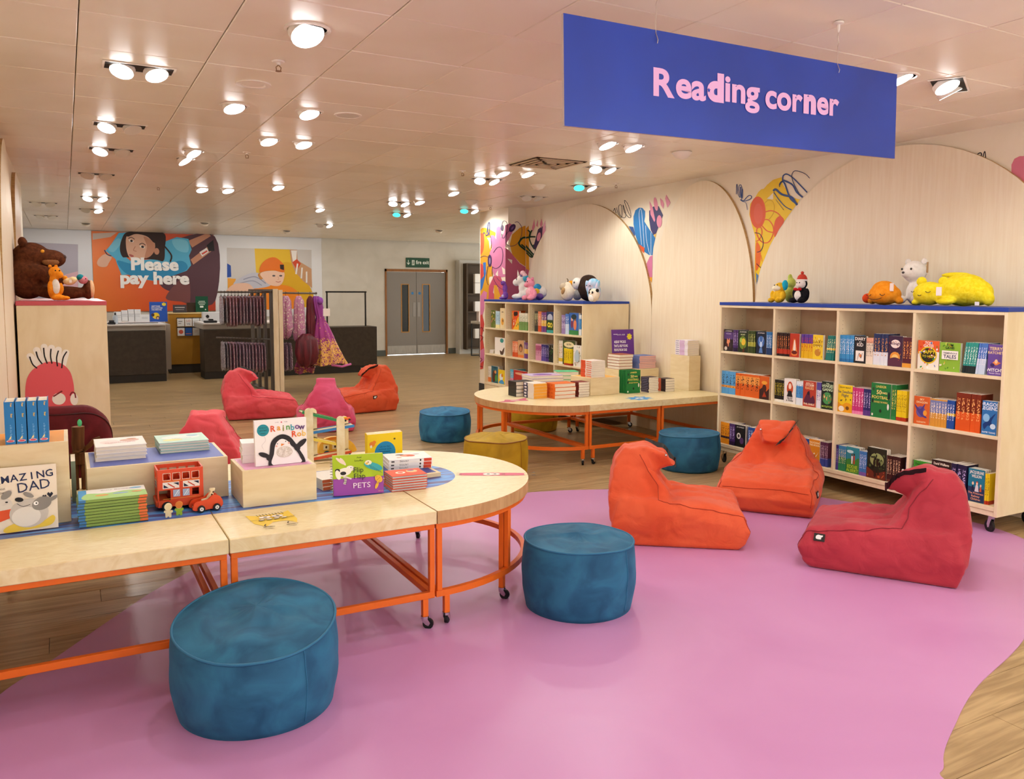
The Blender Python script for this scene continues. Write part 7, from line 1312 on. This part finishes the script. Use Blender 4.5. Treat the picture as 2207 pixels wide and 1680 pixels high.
def dress(label, x, y, z, prof, mat, seed, folds=7, fx=1.0, fy=.6, bag=None, lean=0.0):
    """prof [(radius, drop)] from the shoulders down"""
    t = thing('dress', label, 'dress', (x, y, z), group='dresses on the rail end'); n = 40; vs = []; fs = []
    MB().tube(HOOK, .0028, 6).build('hanger', M_hang, t)
    for i, (r_, d_) in enumerate(prof):
        for j in range(n):
            a = 2*PI*j/n; f = 1+(.10+.10*i/len(prof))*math.sin(folds*a+seed+.4*i)+.06*math.sin((folds*2+1)*a+seed*2); vs.append((r_*fx*math.cos(a)*f+lean*d_, r_*fy*math.sin(a)*f, -.045-d_+.02*math.sin(3*a+seed)*(i/len(prof))))
    k = len(prof)
    for i in range(k-1):
        for j in range(n): j2 = (j+1) % n; fs.append((i*n+j, (i+1)*n+j, (i+1)*n+j2, i*n+j2))
    fs.append(list(range(n))); MB().add(vs, fs).build('cloth', mat, t, smooth=True)
    if bag: MB().add([(v[0]*1.12, v[1]*1.15, v[2]) for v in vs], fs).build('clear_bag', M_bag, t, smooth=True)
    return t
M_pkdr = glitter('#C25A92', '#D87AAA', '#F6E2C8', 60, .86); M_maro = grain('#4A101E', '#74202E', (4, 4, .8), 4, 4, .45, .4, dist=1.0); M_tul = grain('#7A2A6A', '#A8488E', (8, 8, 1), 3, 3, .6)
dress('bagged pink dress hanging next to the pale post', 3.00, 12.82, 1.554, [(.05, 0), (.11, .08), (.12, .22), (.14, .36), (.15, .50), (.10, .62), (.03, .66)], M_pkdr, 1, 5, .62, .7, True)
dress('second bagged pink dress beside the maroon cape', 3.20, 12.82, 1.553, [(.04, 0), (.09, .08), (.10, .25), (.11, .42), (.12, .58), (.09, .68), (.05, .72)], M_pkdr, 2.5, 5, .72, .7, True)
dress('maroon satin cape hanging in long folds', 3.38, 12.82, 1.551, [(.03, 0), (.08, .06), (.10, .3), (.11, .7), (.12, .98), (.09, 1.12)], M_maro, 3.3, 6, .62, .7, False, .0)
dress('dark red gathered gown below the bagged pink dresses', 3.26, 12.62, .97, [(.06, 0), (.15, .1), (.17, .3), (.14, .45), (.09, .5)], M_maro, 4.1, 6, 1, .7)
def tulle():
    m, n, l, b = newmat('tulle_gold'); tc = n.new('ShaderNodeTexCoord'); sp = n.new('ShaderNodeSeparateXYZ'); l.new(tc.outputs['Generated'], sp.inputs[0]); v = n.new('ShaderNodeTexVoronoi'); v.inputs['Scale'].default_value = 70; l.new(tc.outputs['Object'], v.inputs['Vector'])
    sc = n.new('ShaderNodeSeparateColor'); l.new(v.outputs['Color'], sc.inputs[0]); r = ramp(n, [(.02, (.35,)*3), (.30, (.25,)*3), (.42, (.97,)*3), (1, (1,)*3)]); l.new(sp.outputs[2], r.inputs[0]); g = n.new('ShaderNodeMath'); g.operation = 'GREATER_THAN'; l.new(sc.outputs[0], g.inputs[0]); l.new(r.outputs[0], g.inputs[1])
    c0 = ramp(n, [(0, lin('#8A2A62')), (.5, lin('#A8388A')), (1, lin('#8A3A9A'))]); l.new(sp.outputs[2], c0.inputs[0]); l.new(mix(n, l, g.outputs[0], c0.outputs[0], lin('#E8B45A')), b.inputs['Base Color']); b.inputs['Roughness'].default_value = .5; return m
t = dress('magenta tulle dress with gold glitter skirt flaring outward at the rail end', 3.475, 12.82, 1.55, [(.04, 0), (.07, .06), (.075, .22), (.06, .34), (.10, .45), (.15, .62), (.20, .82), (.255, 1.0), (.275, 1.08)], tulle(), 5.2, 9, 1, .75, False, .17)
MB().ball((.05, -.05, -.12), (.05, .05, .06), 12).build('ruffle', plushmat('#8A4AA8', '#A060BA'), t, smooth=True); MB().bbox(.08, .19, -.10, -.095, -.36, -.24, .002).build('paper_label', flat('#EFE6DE', .6), t); MB().tube([(.49, -.19, -1.125), (.33, -.24, -1.155), (.17, -.2, -1.125)], .018, 8).build('hem_frill', flat('#C86AA8', .7), t, smooth=True)
dress('pink feathery gown with gold panel behind the maroon cape', 3.34, 13.06, .86, [(.05, 0), (.09, .1), (.12, .35), (.15, .46), (.13, .54)], glitter('#8A2E5A', '#A84478', '#E0B060', 60, .8), 6.0, 8, 1, .7)
# ================================================================== HANGING SIGN AND WALL PAINTING
L0 = Vector((1.603, 2.55, 2.193)); L1 = Vector((3.512, 2.62, 2.237)); ex = (L1-L0).normalized(); SW = (L1-L0).length; ny = Vector((0, 0, 1)).cross(ex).normalized(); ey = ex.cross(-ny).normalized()
if ey.z < 0: ey = -ey
nrm = -ny if ny.y > 0 else ny; SH = .392
t = thing('hanging_sign', 'long blue hanging sign lettered Reading corner in pink', 'sign', L0)
def sp_(u, v, d=0.0): return ex*u+ey*v+nrm*d
mb = MB(); c = [sp_(0, 0), sp_(SW, 0), sp_(SW, SH), sp_(0, SH)]; bk = [p-nrm*.012 for p in c]; mb.add(c+bk, [(0, 1, 2, 3), (7, 6, 5, 4), (0, 4, 5, 1), (1, 5, 6, 2), (2, 6, 7, 3), (3, 7, 4, 0)])
M_sign = grain('#2747B0', '#24409E', (1, 1, 1), 2, 2, .38, .45); M_foam = flat('#B8A8A0', .7); mb.m = [0, 0, 1, 1, 1, 1]; mb.build('board', [M_sign, M_foam], t)
def uv(px, py):                                   # point of the sign's face under a sight line
    d = (px-PPX)/FPX*_r-(py-PPY)/FPX*_u+_w; k = (L0-CAM).dot(nrm)/d.dot(nrm); p = CAM+d*k-L0; return p.dot(ex), p.dot(ey)
A = Art(); Pk = '#EBB9E6'
a, b = uv(1408, 204), uv(1636, 229); a2, b2 = uv(1648, 233), uv(1806, 251); CH = uv(1420, 147)[1]-uv(1420, 205)[1]
def word(parts, u0, u1, v0, v1, size):
    """letters from u0 to u1; (text, bold) runs share one baseline"""
    ws = []
    for s, bd in parts: g = text_geo(s, bd, 6); ws.append((g[3]-g[2]))
    gap = .035; tot = sum(ws)+gap*(len(ws)-1); k = (u1-u0)/tot; x = u0
    for (s, bd), w in zip(parts, ws):
        f = (x-u0)/(u1-u0); A.text(s, x, v0+(v1-v0)*f, size, Pk, al='L', bold=bd, w=w*k, res=6); x += (w+gap)*k
word([('R', .03), ('ea', .03), ('d', .06), ('ing', .03)], a[0], b[0], a[1], b[1]+.012, CH); word([('cor', .03), ('n', .06), ('er', .03)], a2[0], b2[0], a2[1]+.004, b2[1]+.004, CH)
q = uv(1526, 195); A.poly([(q[0]+(.010 if k % 2 == 0 else .0045)*math.cos(PI/2+k*PI/5), q[1]+(.010 if k % 2 == 0 else .0045)*math.sin(PI/2+k*PI/5)) for k in range(10)], '#2747B0')
A.build('lettering', t, lambda u, v: sp_(u, v), nrm, step=.0006, base=.001)
for px, py in ((1413, 88), (1804, 152)):
    u_, v_ = uv(px, py); p = sp_(u_, v_); zt = ZC-L0.z-.006
    MB().tube([p+nrm*.01-ey*.012, p+nrm*.014, p+Vector((0, 0, .03)), Vector((p.x, p.y, zt-.10)), Vector((p.x+.006, p.y, zt-.085)), Vector((p.x-.004, p.y, zt-.06)), Vector((p.x, p.y, zt-.045))], .0017, 6).build('wire', flat('#C8B8A8', .35, .5, .6), t)
    MB().lathe([(.0, 0), (.022, 0), (.022, -.008), (.007, -.012), (.007, -.03), (.003, -.045)], 14, 0, Matrix.Translation((p.x, p.y, zt+.004))).build('ceiling_hook', flat('#E6DED4', .4), t)
# ------------------------------------------------------------------ mural
def clip(poly, a, b):
    for lim, sg in ((a, 1), (b, -1)):
        out = []
        for i in range(len(poly)):
            p, q = poly[i-1], poly[i]; ip, iq = sg*(p[0]-lim) >= 0, sg*(q[0]-lim) >= 0
            if ip != iq: f = (lim-p[0])/(q[0]-p[0]); out.append((lim, p[1]+(q[1]-p[1])*f))
            if iq: out.append(q)
        poly = out
        if not poly: return []
    return poly
def mural(ops, zx, zy, sc, a, b, parent, fn, n, name='painted_shapes'):
    """ops drawn in enlarged picture units; kept to the wall face between a and b"""
    B = Art(); P = lambda pts: [(zx+x/sc, zy+y/sc) for x, y in pts]
    for o in ops:
        if o[0] == 'p': q = clip(smoothpts(P(o[1]), True, 5) if len(o) > 3 else P(o[1]), a, b); B.poly(q, o[2]) if len(q) > 2 else None
        elif o[0] == 'e': A = Art().ell(zx+o[1]/sc, zy+o[2]/sc, o[3]/sc, o[4]/sc, o[5], o[6] if len(o) > 6 else 0); q = clip(A.L[0][0], a, b); B.poly(q, o[5]) if len(q) > 2 else None
        else:
            A = Art().stroke(P(o[1]), o[2]/sc, o[3]); vs, fs, c = A.L[0]; V = []; F = []
            for f in fs:
                q = clip([vs[i] for i in f], a, b)
                if len(q) > 2: F.append(list(range(len(V), len(V)+len(q)))); V += q
            if F: B.L.append((V, F, c))
    return B.build(name, parent, fn, n, step=.0002, base=.0006)
RS, MU, PKM, BLU, PUR, GRN, ORA, NAV, RED2, YEL, PK2 = '#C4607E', '#DC9E26', '#D27CA4', '#3A72C0', '#3E2656', '#123E2C', '#E0603A', '#36406E', '#CE4A44', '#F0CA2C', '#DE8EA8'
pil_ops = [('p', [(80, 430), (250, 445), (265, 500), (215, 660), (240, 960), (190, 1010), (200, 1250), (60, 1300), (60, 900)], MU, 1), ('p', [(60, 500), (110, 465), (132, 500), (128, 640), (105, 710), (60, 730)], ORA, 1), ('p', [(60, 860), (110, 840), (130, 930), (110, 1010), (60, 1050)], RED2, 1), ('p', [(118, 820), (152, 815), (155, 950), (110, 1130), (70, 1190), (60, 1060), (130, 980)], BLU),
 ('p', [(165, 520), (190, 560), (200, 660), (215, 600), (210, 520)], '#EFE4D2'), ('p', [(215, 490), (250, 490), (278, 540), (280, 400), (310, 378), (332, 400), (336, 520), (370, 460), (385, 370), (440, 345), (492, 372), (470, 460), (400, 590), (388, 640), (388, 990), (330, 1000), (350, 1040), (285, 1060), (235, 930), (198, 700), (232, 640), (208, 560)], PKM),
 ('p', [(388, 640), (440, 680), (560, 830), (680, 905), (680, 1280), (388, 1280)], RS), ('p', [(440, 600), (470, 480), (560, 400), (620, 375), (680, 365), (680, 900), (560, 820), (470, 720)], MU), ('p', [(380, 640), (405, 590), (450, 640)], '#EFE4D2'), ('p', [(412, 772), (470, 786), (466, 836)], '#EFE4D2'), ('p', [(345, 870), (385, 900), (388, 960), (360, 960)], '#EFE4D2'), ('p', [(270, 960), (300, 910), (300, 990)], '#EFE4D2'),
 ('p', [(190, 1110), (250, 980), (330, 985), (392, 1150), (392, 1260), (330, 1260), (300, 1120), (255, 1090), (240, 1180), (300, 1260), (185, 1260)], '#C2506A'), ('p', [(250, 1090), (285, 1095), (345, 1260), (255, 1260)], MU), ('p', [(85, 1230), (130, 1158), (168, 1180), (160, 1270), (130, 1400), (100, 1500), (60, 1560), (60, 1300)], PKM), ('p', [(60, 1480), (110, 1440), (135, 1560), (110, 1700), (140, 1900), (120, 2100), (60, 2120)], RED2), ('p', [(60, 1900), (135, 1850), (135, 2000), (60, 2060)], PKM),
 ('s', [(85, 760), (130, 740), (180, 752)], 5, PUR), ('s', [(150, 500), (200, 490), (222, 560), (222, 650)], 5, PUR), ('s', [(245, 700), (290, 640), (340, 640), (360, 720), (340, 840), (280, 890), (230, 870)], 6, PUR), ('s', [(232, 870), (232, 960), (270, 1060), (330, 1130), (365, 1140)], 5, PUR), ('s', [(285, 1000), (320, 1040), (355, 1048)], 5, PUR), ('s', [(345, 370), (365, 320), (400, 330), (415, 400), (380, 510), (355, 520), (345, 470)], 6, PUR), ('s', [(500, 335), (540, 330), (585, 400), (575, 510), (520, 600), (440, 620), (395, 580), (400, 480), (440, 430)], 6, PUR), ('s', [(180, 860), (165, 960), (170, 1060), (190, 1090)], 5, PUR),
 ('e', 202, 797, 24, 74, PUR), ('e', 203, 800, 10, 40, '#8A7AA0'), ('e', 470, 402, 34, 54, PUR, .6), ('e', 472, 402, 10, 24, '#7A5AA0', .6), ('e', 350, 402, 15, 36, PUR), ('s', [(165, 470), (185, 350), (200, 350), (190, 480), (175, 400)], 8, NAV), ('s', [(125, 480), (135, 455), (160, 490), (185, 470), (205, 480)], 7, NAV),
 ('s', [(672, 520), (600, 520), (555, 570), (560, 610), (620, 660), (690, 710)], 22, GRN), ('s', [(580, 600), (640, 650), (690, 690)], 16, GRN), ('s', [(660, 430), (668, 500), (690, 520)], 18, GRN), ('s', [(130, 1650), (100, 1600), (60, 1680), (120, 1720), (60, 1800)], 8, '#7A1E2A'), ('s', [(60, 1960), (110, 1990), (60, 2050), (120, 2080)], 8, '#7A1E2A')]
mural(pil_ops, 1020, 420, 5.6, 1035.5, 1089.5, pil, lambda x, y: at('x', 5.66, x, y), (-1, 0, 0)); mural(pil_ops, 1020, 420, 5.6, 1089.5, 1132.5, pil, lambda x, y: at('y', 10.5, x, y), (0, -1, 0))
ops = [('p', [(400, 240), (450, 190), (452, 560), (470, 640), (400, 640)], MU), ('p', [(400, 560), (480, 600), (470, 650), (400, 660)], RS), ('s', [(420, 300), (470, 290), (510, 290)], 14, GRN), ('s', [(400, 400), (440, 420), (495, 475)], 16, GRN), ('s', [(400, 340), (450, 400), (500, 450), (510, 400), (490, 360)], 14, GRN), ('s', [(440, 230), (460, 250), (455, 300), (470, 350), (500, 400)], 12, GRN), ('s', [(480, 230), (465, 260), (460, 290)], 12, GRN), ('s', [(430, 430), (480, 470), (520, 400)], 12, GRN), ('p', [(510, 310), (532, 225), (560, 200), (600, 195), (600, 250), (520, 400), (490, 385)], '#3A2450'), ('p', [(478, 215), (500, 130), (506, 200), (486, 245)], PK2), ('p', [(514, 190), (532, 138), (532, 205)], PK2), ('p', [(548, 180), (565, 128), (574, 175), (560, 215)], PK2), ('p', [(575, 200), (596, 140), (600, 240), (568, 290)], PK2), ('e', 540, 290, 16, 40, PK2, .2)]
wfn = lambda x, y: at('x', XR, x, y)
mural(ops, 1030, 440, 4.1, 1133.5, 1178, wr, wfn, (-1, 0, 0))
ops = [('s', [(85, 370), (100, 330), (120, 400)], 9, '#2A2A32'), ('s', [(125, 320), (150, 400), (185, 460), (205, 440), (200, 300), (175, 280), (155, 320), (175, 420), (230, 470), (262, 440), (245, 350), (220, 280), (240, 380), (300, 460), (335, 460), (330, 390), (290, 270), (245, 215), (250, 260), (290, 370), (330, 450)], 8, '#2A2A32'), ('p', [(300, 590), (370, 600), (400, 700), (390, 740)], '#3A5C96'), ('p', [(372, 560), (372, 450), (400, 360), (450, 322), (500, 325), (542, 372), (542, 450), (530, 520), (600, 630), (690, 760), (660, 900), (650, 1010), (600, 1010), (530, 960), (450, 860), (400, 720)], '#2A7ABA'), ('s', [(490, 860), (470, 640), (455, 420), (470, 340), (490, 380), (510, 600), (530, 900)], 6, '#D8E4EE'), ('s', [(550, 580), (560, 780), (610, 1000), (625, 1000), (625, 680)], 6, '#D8E4EE'), ('p', [(600, 370), (660, 305), (740, 300), (802, 430), (700, 700), (660, 720), (622, 640), (600, 500)], '#3A3668'), ('p', [(605, 220), (650, 310), (688, 500), (676, 532), (620, 420)], PK2), ('e', 697, 270, 28, 98, PK2, -.15), ('p', [(758, 180), (800, 220), (818, 270), (805, 342), (770, 280)], PK2), ('p', [(850, 130), (910, 250), (865, 322), (832, 190)], PK2), ('e', 748, 520, 38, 90, PK2), ('p', [(665, 715), (705, 695), (690, 765)], '#E8BE5A'), ('p', [(455, 850), (535, 905), (528, 985), (480, 930)], ORA), ('p', [(650, 1012), (645, 1330), (600, 1330), (565, 1130), (610, 1030)], PKM), ('p', [(645, 1330), (640, 1410), (615, 1370), (605, 1330)], '#E8A83A')]
mural(ops, 1310, 400, 6.72, 1300, 1460, wr, wfn, (-1, 0, 0))
NB = '#33508E'
ops = [('p', [(365, 460), (400, 400), (440, 362), (475, 355), (520, 300), (600, 235), (712, 198), (730, 300), (850, 470), (960, 500), (860, 640), (700, 860), (560, 1110), (440, 1400), (370, 1620), (350, 1500), (360, 1000), (320, 860), (280, 700), (290, 560)], YEL), ('p', [(515, 490), (600, 410), (600, 500)], '#F2E8D2'), ('e', 395, 672, 106, 214, ORA), ('e', 400, 690, 60, 140, '#E2684E'), ('p', [(612, 860), (640, 760), (700, 720), (748, 790), (680, 900), (620, 1005)], ORA, 1), ('p', [(370, 1100), (405, 1090), (432, 1170), (432, 1320), (400, 1420), (365, 1430)], '#E8702A', 1),
 ('s', [(500, 665), (580, 650), (670, 690), (740, 780)], 14, ORA), ('s', [(480, 770), (540, 775), (600, 860), (600, 960), (550, 1060), (480, 1080), (420, 1040), (380, 950), (390, 880), (440, 880), (450, 960), (410, 1040), (370, 1060)], 14, ORA), ('s', [(450, 850), (520, 920), (610, 945)], 14, ORA), ('s', [(480, 560), (530, 510), (590, 520), (615, 590), (600, 690), (540, 770)], 5, '#C89A2A'), ('s', [(355, 945), (420, 960), (460, 1030), (465, 1120), (430, 1190), (385, 1205)], 10, '#3E2A46'), ('s', [(440, 1250), (455, 1330)], 6, ORA), ('s', [(380, 1360), (435, 1415)], 9, '#5A2A36'), ('p', [(372, 1480), (405, 1520), (380, 1640)], '#5A86B8'),
 ('s', [(108, 430), (112, 320), (120, 300), (130, 420), (160, 470), (140, 360), (150, 310), (175, 310), (190, 400), (180, 500)], 8, NB), ('s', [(165, 330), (170, 420), (185, 480), (190, 360)], 16, NB), ('s', [(160, 500), (200, 520), (270, 450), (312, 455), (300, 490), (220, 520), (170, 500)], 10, NB), ('s', [(190, 525), (240, 550), (255, 640)], 6, NB),
 ('s', [(605, 385), (640, 365), (720, 430), (850, 470), (900, 540), (925, 575)], 28, NB), ('s', [(610, 400), (680, 500), (760, 590), (850, 640)], 12, NB), ('s', [(690, 300), (720, 260), (760, 290), (830, 480), (920, 560)], 20, NB), ('s', [(730, 250), (740, 180), (790, 160), (870, 210), (960, 300), (1060, 405)], 16, NB), ('s', [(740, 240), (860, 300), (920, 400), (1000, 470)], 22, NB), ('s', [(1095, 215), (1040, 160), (960, 125), (890, 118), (855, 170), (870, 260), (930, 380), (975, 460)], 9, '#2E3A62'), ('s', [(690, 330), (690, 290), (730, 250)], 10, '#2E3A62'), ('s', [(640, 500), (700, 580), (745, 640)], 5, '#2E3A62')]
mural(ops, 1570, 350, 6.22, 1560, 1760, wr, wfn, (-1, 0, 0))
ops = [('s', [(1555, 880), (1590, 820), (1630, 800), (1640, 830), (1600, 880)], 14, '#241E2A'), ('s', [(1650, 900), (1685, 780), (1700, 920)], 12, '#241E2A'), ('s', [(1590, 850), (1620, 860)], 16, '#241E2A'), ('p', [(1880, 1010), (1960, 1050), (1930, 1070)], '#D89A2E'), ('p', [(2040, 1130), (2040, 960), (2080, 880), (2150, 845), (2300, 840), (2600, 900), (2600, 1900), (2300, 1500)], '#D6788E')]
mural(ops, 1850, 200, 6.18, 1800, 2260, wr, wfn, (-1, 0, 0))
# ================================================================== CEILING FITTINGS AND LAMPS
M_glow = flat('#FFFFFF', emit=14.0); M_glowteal = flat('#38E0D8', emit=3.0); M_ring = flat('#EFE6DA', 0.4, 0.5); M_box = flat('#1E1A18', 0.6)
M_unlit = flat('#D8D0C4', 0.3, 0.6)
def lamp(p, d=(0, 0, -1), w=1.0, col=(1.0, 0.975, 0.93), ang=165):
    ld = bpy.data.lights.new('ceiling_lamp', 'SPOT'); ld.energy = LAMP_W*w*(3.0 if p[1] > 11 else 1.5 if p[1] > 7.5 else 1.0); ld.color = col; ld.spot_size = math.radians(ang); ld.spot_blend = 0.5
    ld.shadow_soft_size = 0.045
    o = bpy.data.objects.new('ceiling_lamp', ld); COL.objects.link(o); o.location = p
    o.rotation_euler = Vector(d).to_track_quat('-Z', 'Y').to_euler(); return o
def tiltdisc(mb, p, d, r, hh=0.02, n=20, mi=0):
    q = Vector(d).to_track_quat('Z', 'Y').to_matrix().to_4x4(); T = Matrix.Translation(p) @ q
    return mb.lathe([(0, 0.0), (r, 0.0), (r*1.06, -hh)], n, mi, T)
_rl = {}
def round_light(px, py, r=0.075, d=(0.2, -0.35, -1), lit=True, w=1.0, wh=''):
    p = at('z', ZC, px, py); d = Vector(d).normalized()
    t = thing('ceiling_spotlight', 'round %s ceiling spotlight %s' % ('glowing' if lit else 'unlit', wh), 'ceiling light', (p.x, p.y, ZC), group='round ceiling spotlights')
    MB().lathe([(r*1.25, 0), (r*1.25, -0.006), (r*1.08, -0.008), (r*1.04, 0)], 28).build('trim_ring', M_ring, t)
    if lit:
        b = MB(); tiltdisc(b, (0, 0, -0.012-r*0.42*math.hypot(d.x, d.y)), d, r*0.92, 0.035); b.build('bezel', M_ring, t)
        b = MB(); tiltdisc(b, Vector((0, 0, -0.012-r*0.42*math.hypot(d.x, d.y)))+d*0.002, d, r*0.84, 0.001); b.build('bulb', M_glow, t)
        if w: lamp((p.x, p.y, ZC-0.03-r*0.5), (d.x*0.6, d.y*0.6, -1), w)
    else:
        MB().lathe([(0, -0.003), (r*0.9, -0.003), (r*1.05, -0.006)], 24).build('diffuser', M_unlit, t)
    return t
def twin_light(px, py, a=True, b=True, w=1.0, wh='', teal=0, sc=1.0, rz=0.0):
    p = at('z', ZC, px, py)
    t = thing('twin_spotlight', 'recessed twin ceiling spotlight %s' % wh, 'ceiling light', (p.x, p.y, ZC), rz, group='twin ceiling spotlights')
    L, W = 0.17*sc, 0.075*sc
    MB().box(-L, L, -W, W, -0.002, 0).build('housing', M_box, t)
    MB().box(-L-.012, L+.012, -W-.012, -W, -0.004, 0).box(-L-.012, L+.012, W, W+.012, -0.004, 0).box(-L-.012, -L, -W, W, -0.004, 0).box(L, L+.012, -W, W, -0.004, 0).build('frame', M_ring, t)
    for s, on in ((-1, a), (1, b)):
        d = Vector((0.25*s, -0.45, -1)).normalized(); r = 0.062*sc
        m = MB(); tiltdisc(m, (s*0.088*sc, 0, -0.03), d, r, 0.03); m.build('bezel', M_ring, t)
        m = MB(); tiltdisc(m, Vector((s*0.088*sc, 0, -0.03))+d*0.002, d, r*0.9, 0.001)
        m.build('bulb', (M_glowteal if teal and s < 0 else M_glow) if on else M_unlit, t)
    if w: lamp((p.x, p.y, ZC-0.07), (0, -0.2, -1), w)
    return t
R = round_light
R(663, 62, 0.085, (0.15, -0.6, -1), w=1.6, wh='large, over the toy bus table')
R(505, 227, wh='in front of a round flush speaker'); R(667, 240, wh='beside an unlit fitting', w=1.2); R(750, 248, lit=False, wh='beside two glowing ones')
R(580, 300, wh='partly turned away, near a sprinkler', w=0.5); R(655, 307, wh='past the sprinkler pair'); R(418, 325, d=(0.5, -0.4, -1), wh='tilted, upper of a close pair')
R(400, 341, d=(0.6, -0.3, -1), wh='tilted, lower of a close pair', w=0.6)
R(600, 401, wh='single, in front of the grille vents'); R(492, 408, wh='far, over the clothes rail'); R(436, 406, wh='far, dim, over the till counter', w=0.4)
R(1085, 371, wh='smaller, beside the square vent', w=0.7); R(1138, 372, wh='beside the square vent, full disc', w=1.0)
R(1310, 308, 0.08, wh='under the hanging sign, full disc', w=1.4); R(1366, 314, 0.08, wh='under the hanging sign, turned', w=0.8)
R(1940, 165, 0.08, wh='behind the end of the hanging sign', w=1.4); R(690, 450, wh='far, bluish, over the racks', w=0.7); R(978, 414, wh='far, low, before the pillar', w=0.6)
R(905, 434, wh='far, in the cluster before the pillar', w=0.4); R(945, 496, d=(0, .7, -1), wh='very far, before the fire exit', w=1.0); R(440, 480, d=(0, .7, -1), wh='very far, over the pay poster', w=1.0); R(185, 481, d=(0, .7, -1), wh='very far, over the pay desk corner', w=1.0)
R(617, 497, d=(0, .7, -1), wh='very far, over the cap poster', w=1.2)
twin_light(300, 147, wh='over the wall arches, both lamps glowing', w=1.6); twin_light(258, 270, True, False, wh='one lamp turned, over the cabinet', w=0.8)
twin_light(240, 322, True, False, wh='one lamp glowing, over the cabinet end', w=0.9); twin_light(208, 375, False, False, wh='dark, past the cabinet', w=0)
twin_light(205, 425, wh='both glowing, past the dark one', w=1.2); twin_light(198, 451, False, True, wh='far, one lamp glowing', w=0.6)
twin_light(2046, 185, wh='above the broad plywood arch', w=1.6, sc=1.1, rz=0.5); twin_light(1300, 361, wh='between sign and square vent', w=1.2); twin_light(1262, 401, teal=1, wh='with one teal lamp', w=1.2)
twin_light(1050, 386, wh='before the square vent', w=0.8); twin_light(866, 460, teal=1, wh='far, green tinted lamp', w=0.9); twin_light(860, 436, wh='far, white cluster', w=0.8)
twin_light(1012, 452, teal=1, wh='by the painted pillar', w=0.8); twin_light(1148, 424, False, False, wh='dark, above the first arch', w=0)
twin_light(93, 437, False, False, wh='thin bright slot over the far wall', w=0.4); twin_light(99, 465, False, False, wh='farthest slot over the wall', w=0.4)
twin_light(700, 484, False, True, wh='far, by the grille vents', w=0.4)
# lamps of the same kind over the floor nearer than the picture shows
for x, yv, w in ((0.9, 1.3, 1.0), (2.6, 1.6, 1.5), (4.3, 1.4, 1.5), (3.6, 2.9, 1.2), (2.3, 3.4, 1.2), (5.2, 0.2, 1.2), (3.2, -0.6, 1.0)):
    lamp((x, yv, ZC-0.03), (0, 0, -1), w, ang=140)

# sprinklers, square vent, sensor domes and flush speaker
for k, (px, py) in enumerate(((600, 132), (532, 328), (341, 400), (997, 368), (1328, 395), (1057, 444))):
    p = at('z', ZC, px, py); t = thing('sprinkler', '%s small white ceiling sprinkler, counting from the large lamp' % ORD[k], 'sprinkler', (p.x, p.y, ZC), group='ceiling sprinklers')
    MB().lathe([(.0, 0), (.035, 0), (.03, -.006), (.012, -.008), (.010, -.02), (0, -.02)], 16).build('rose', M_ring, t)
    MB().tube([(0, 0, -.02), (.013, 0, -.032), (.010, 0, -.05)], .003, 6).tube([(0, 0, -.02), (-.013, 0, -.032), (-.010, 0, -.05)], .003, 6).lathe([(0, -.05), (.016, -.05), (.016, -.053), (0, -.053)], 12).build('head', flat('#9A7A5A', .4, .5, .6), t)
p = at('z', ZC, 1180, 352); t = thing('ceiling_vent', 'square slatted air vent in the ceiling', 'vent', (p.x, p.y, ZC)); MB().box(-.27, .27, -.27, .27, -.003, 0).build('backing', flat('#5A4A38', .7), t)
for k in range(4):
    r = .26-.06*k
    for a in range(4): MB().box(-r, r, -r, -r+.028, -.010-.002*k, -.005, 0, Matrix.Rotation(a*PI/2, 4, 'Z')).build('slat', flat('#CDB698', .5), t)
for k, (px, py) in enumerate(((1470, 328), (1160, 398), (1016, 432))):
    p = at('z', ZC, px, py); t = thing('sensor_dome', '%s white cone-shaped ceiling sensor from the hanging sign' % ORD[k], 'sensor', (p.x, p.y, ZC), group='ceiling sensors'); MB().lathe([(.0, 0), (.085, 0), (.085, -.012), (.05, -.05), (.0, -.065)], 24).build('cover', M_ring, t, smooth=True)
p = at('z', ZC, 546, 181); t = thing('ceiling_speaker', 'round flush ceiling speaker before the glowing spotlights', 'speaker', (p.x, p.y, ZC)); MB().lathe([(.06, 0), (.10, 0), (.10, -.006), (.07, -.008), (.06, -.004)], 28).build('rim', M_ring, t); MB().lathe([(0, -.003), (.06, -.003)], 24).build('grille', flat('#B8A48C', .6), t)
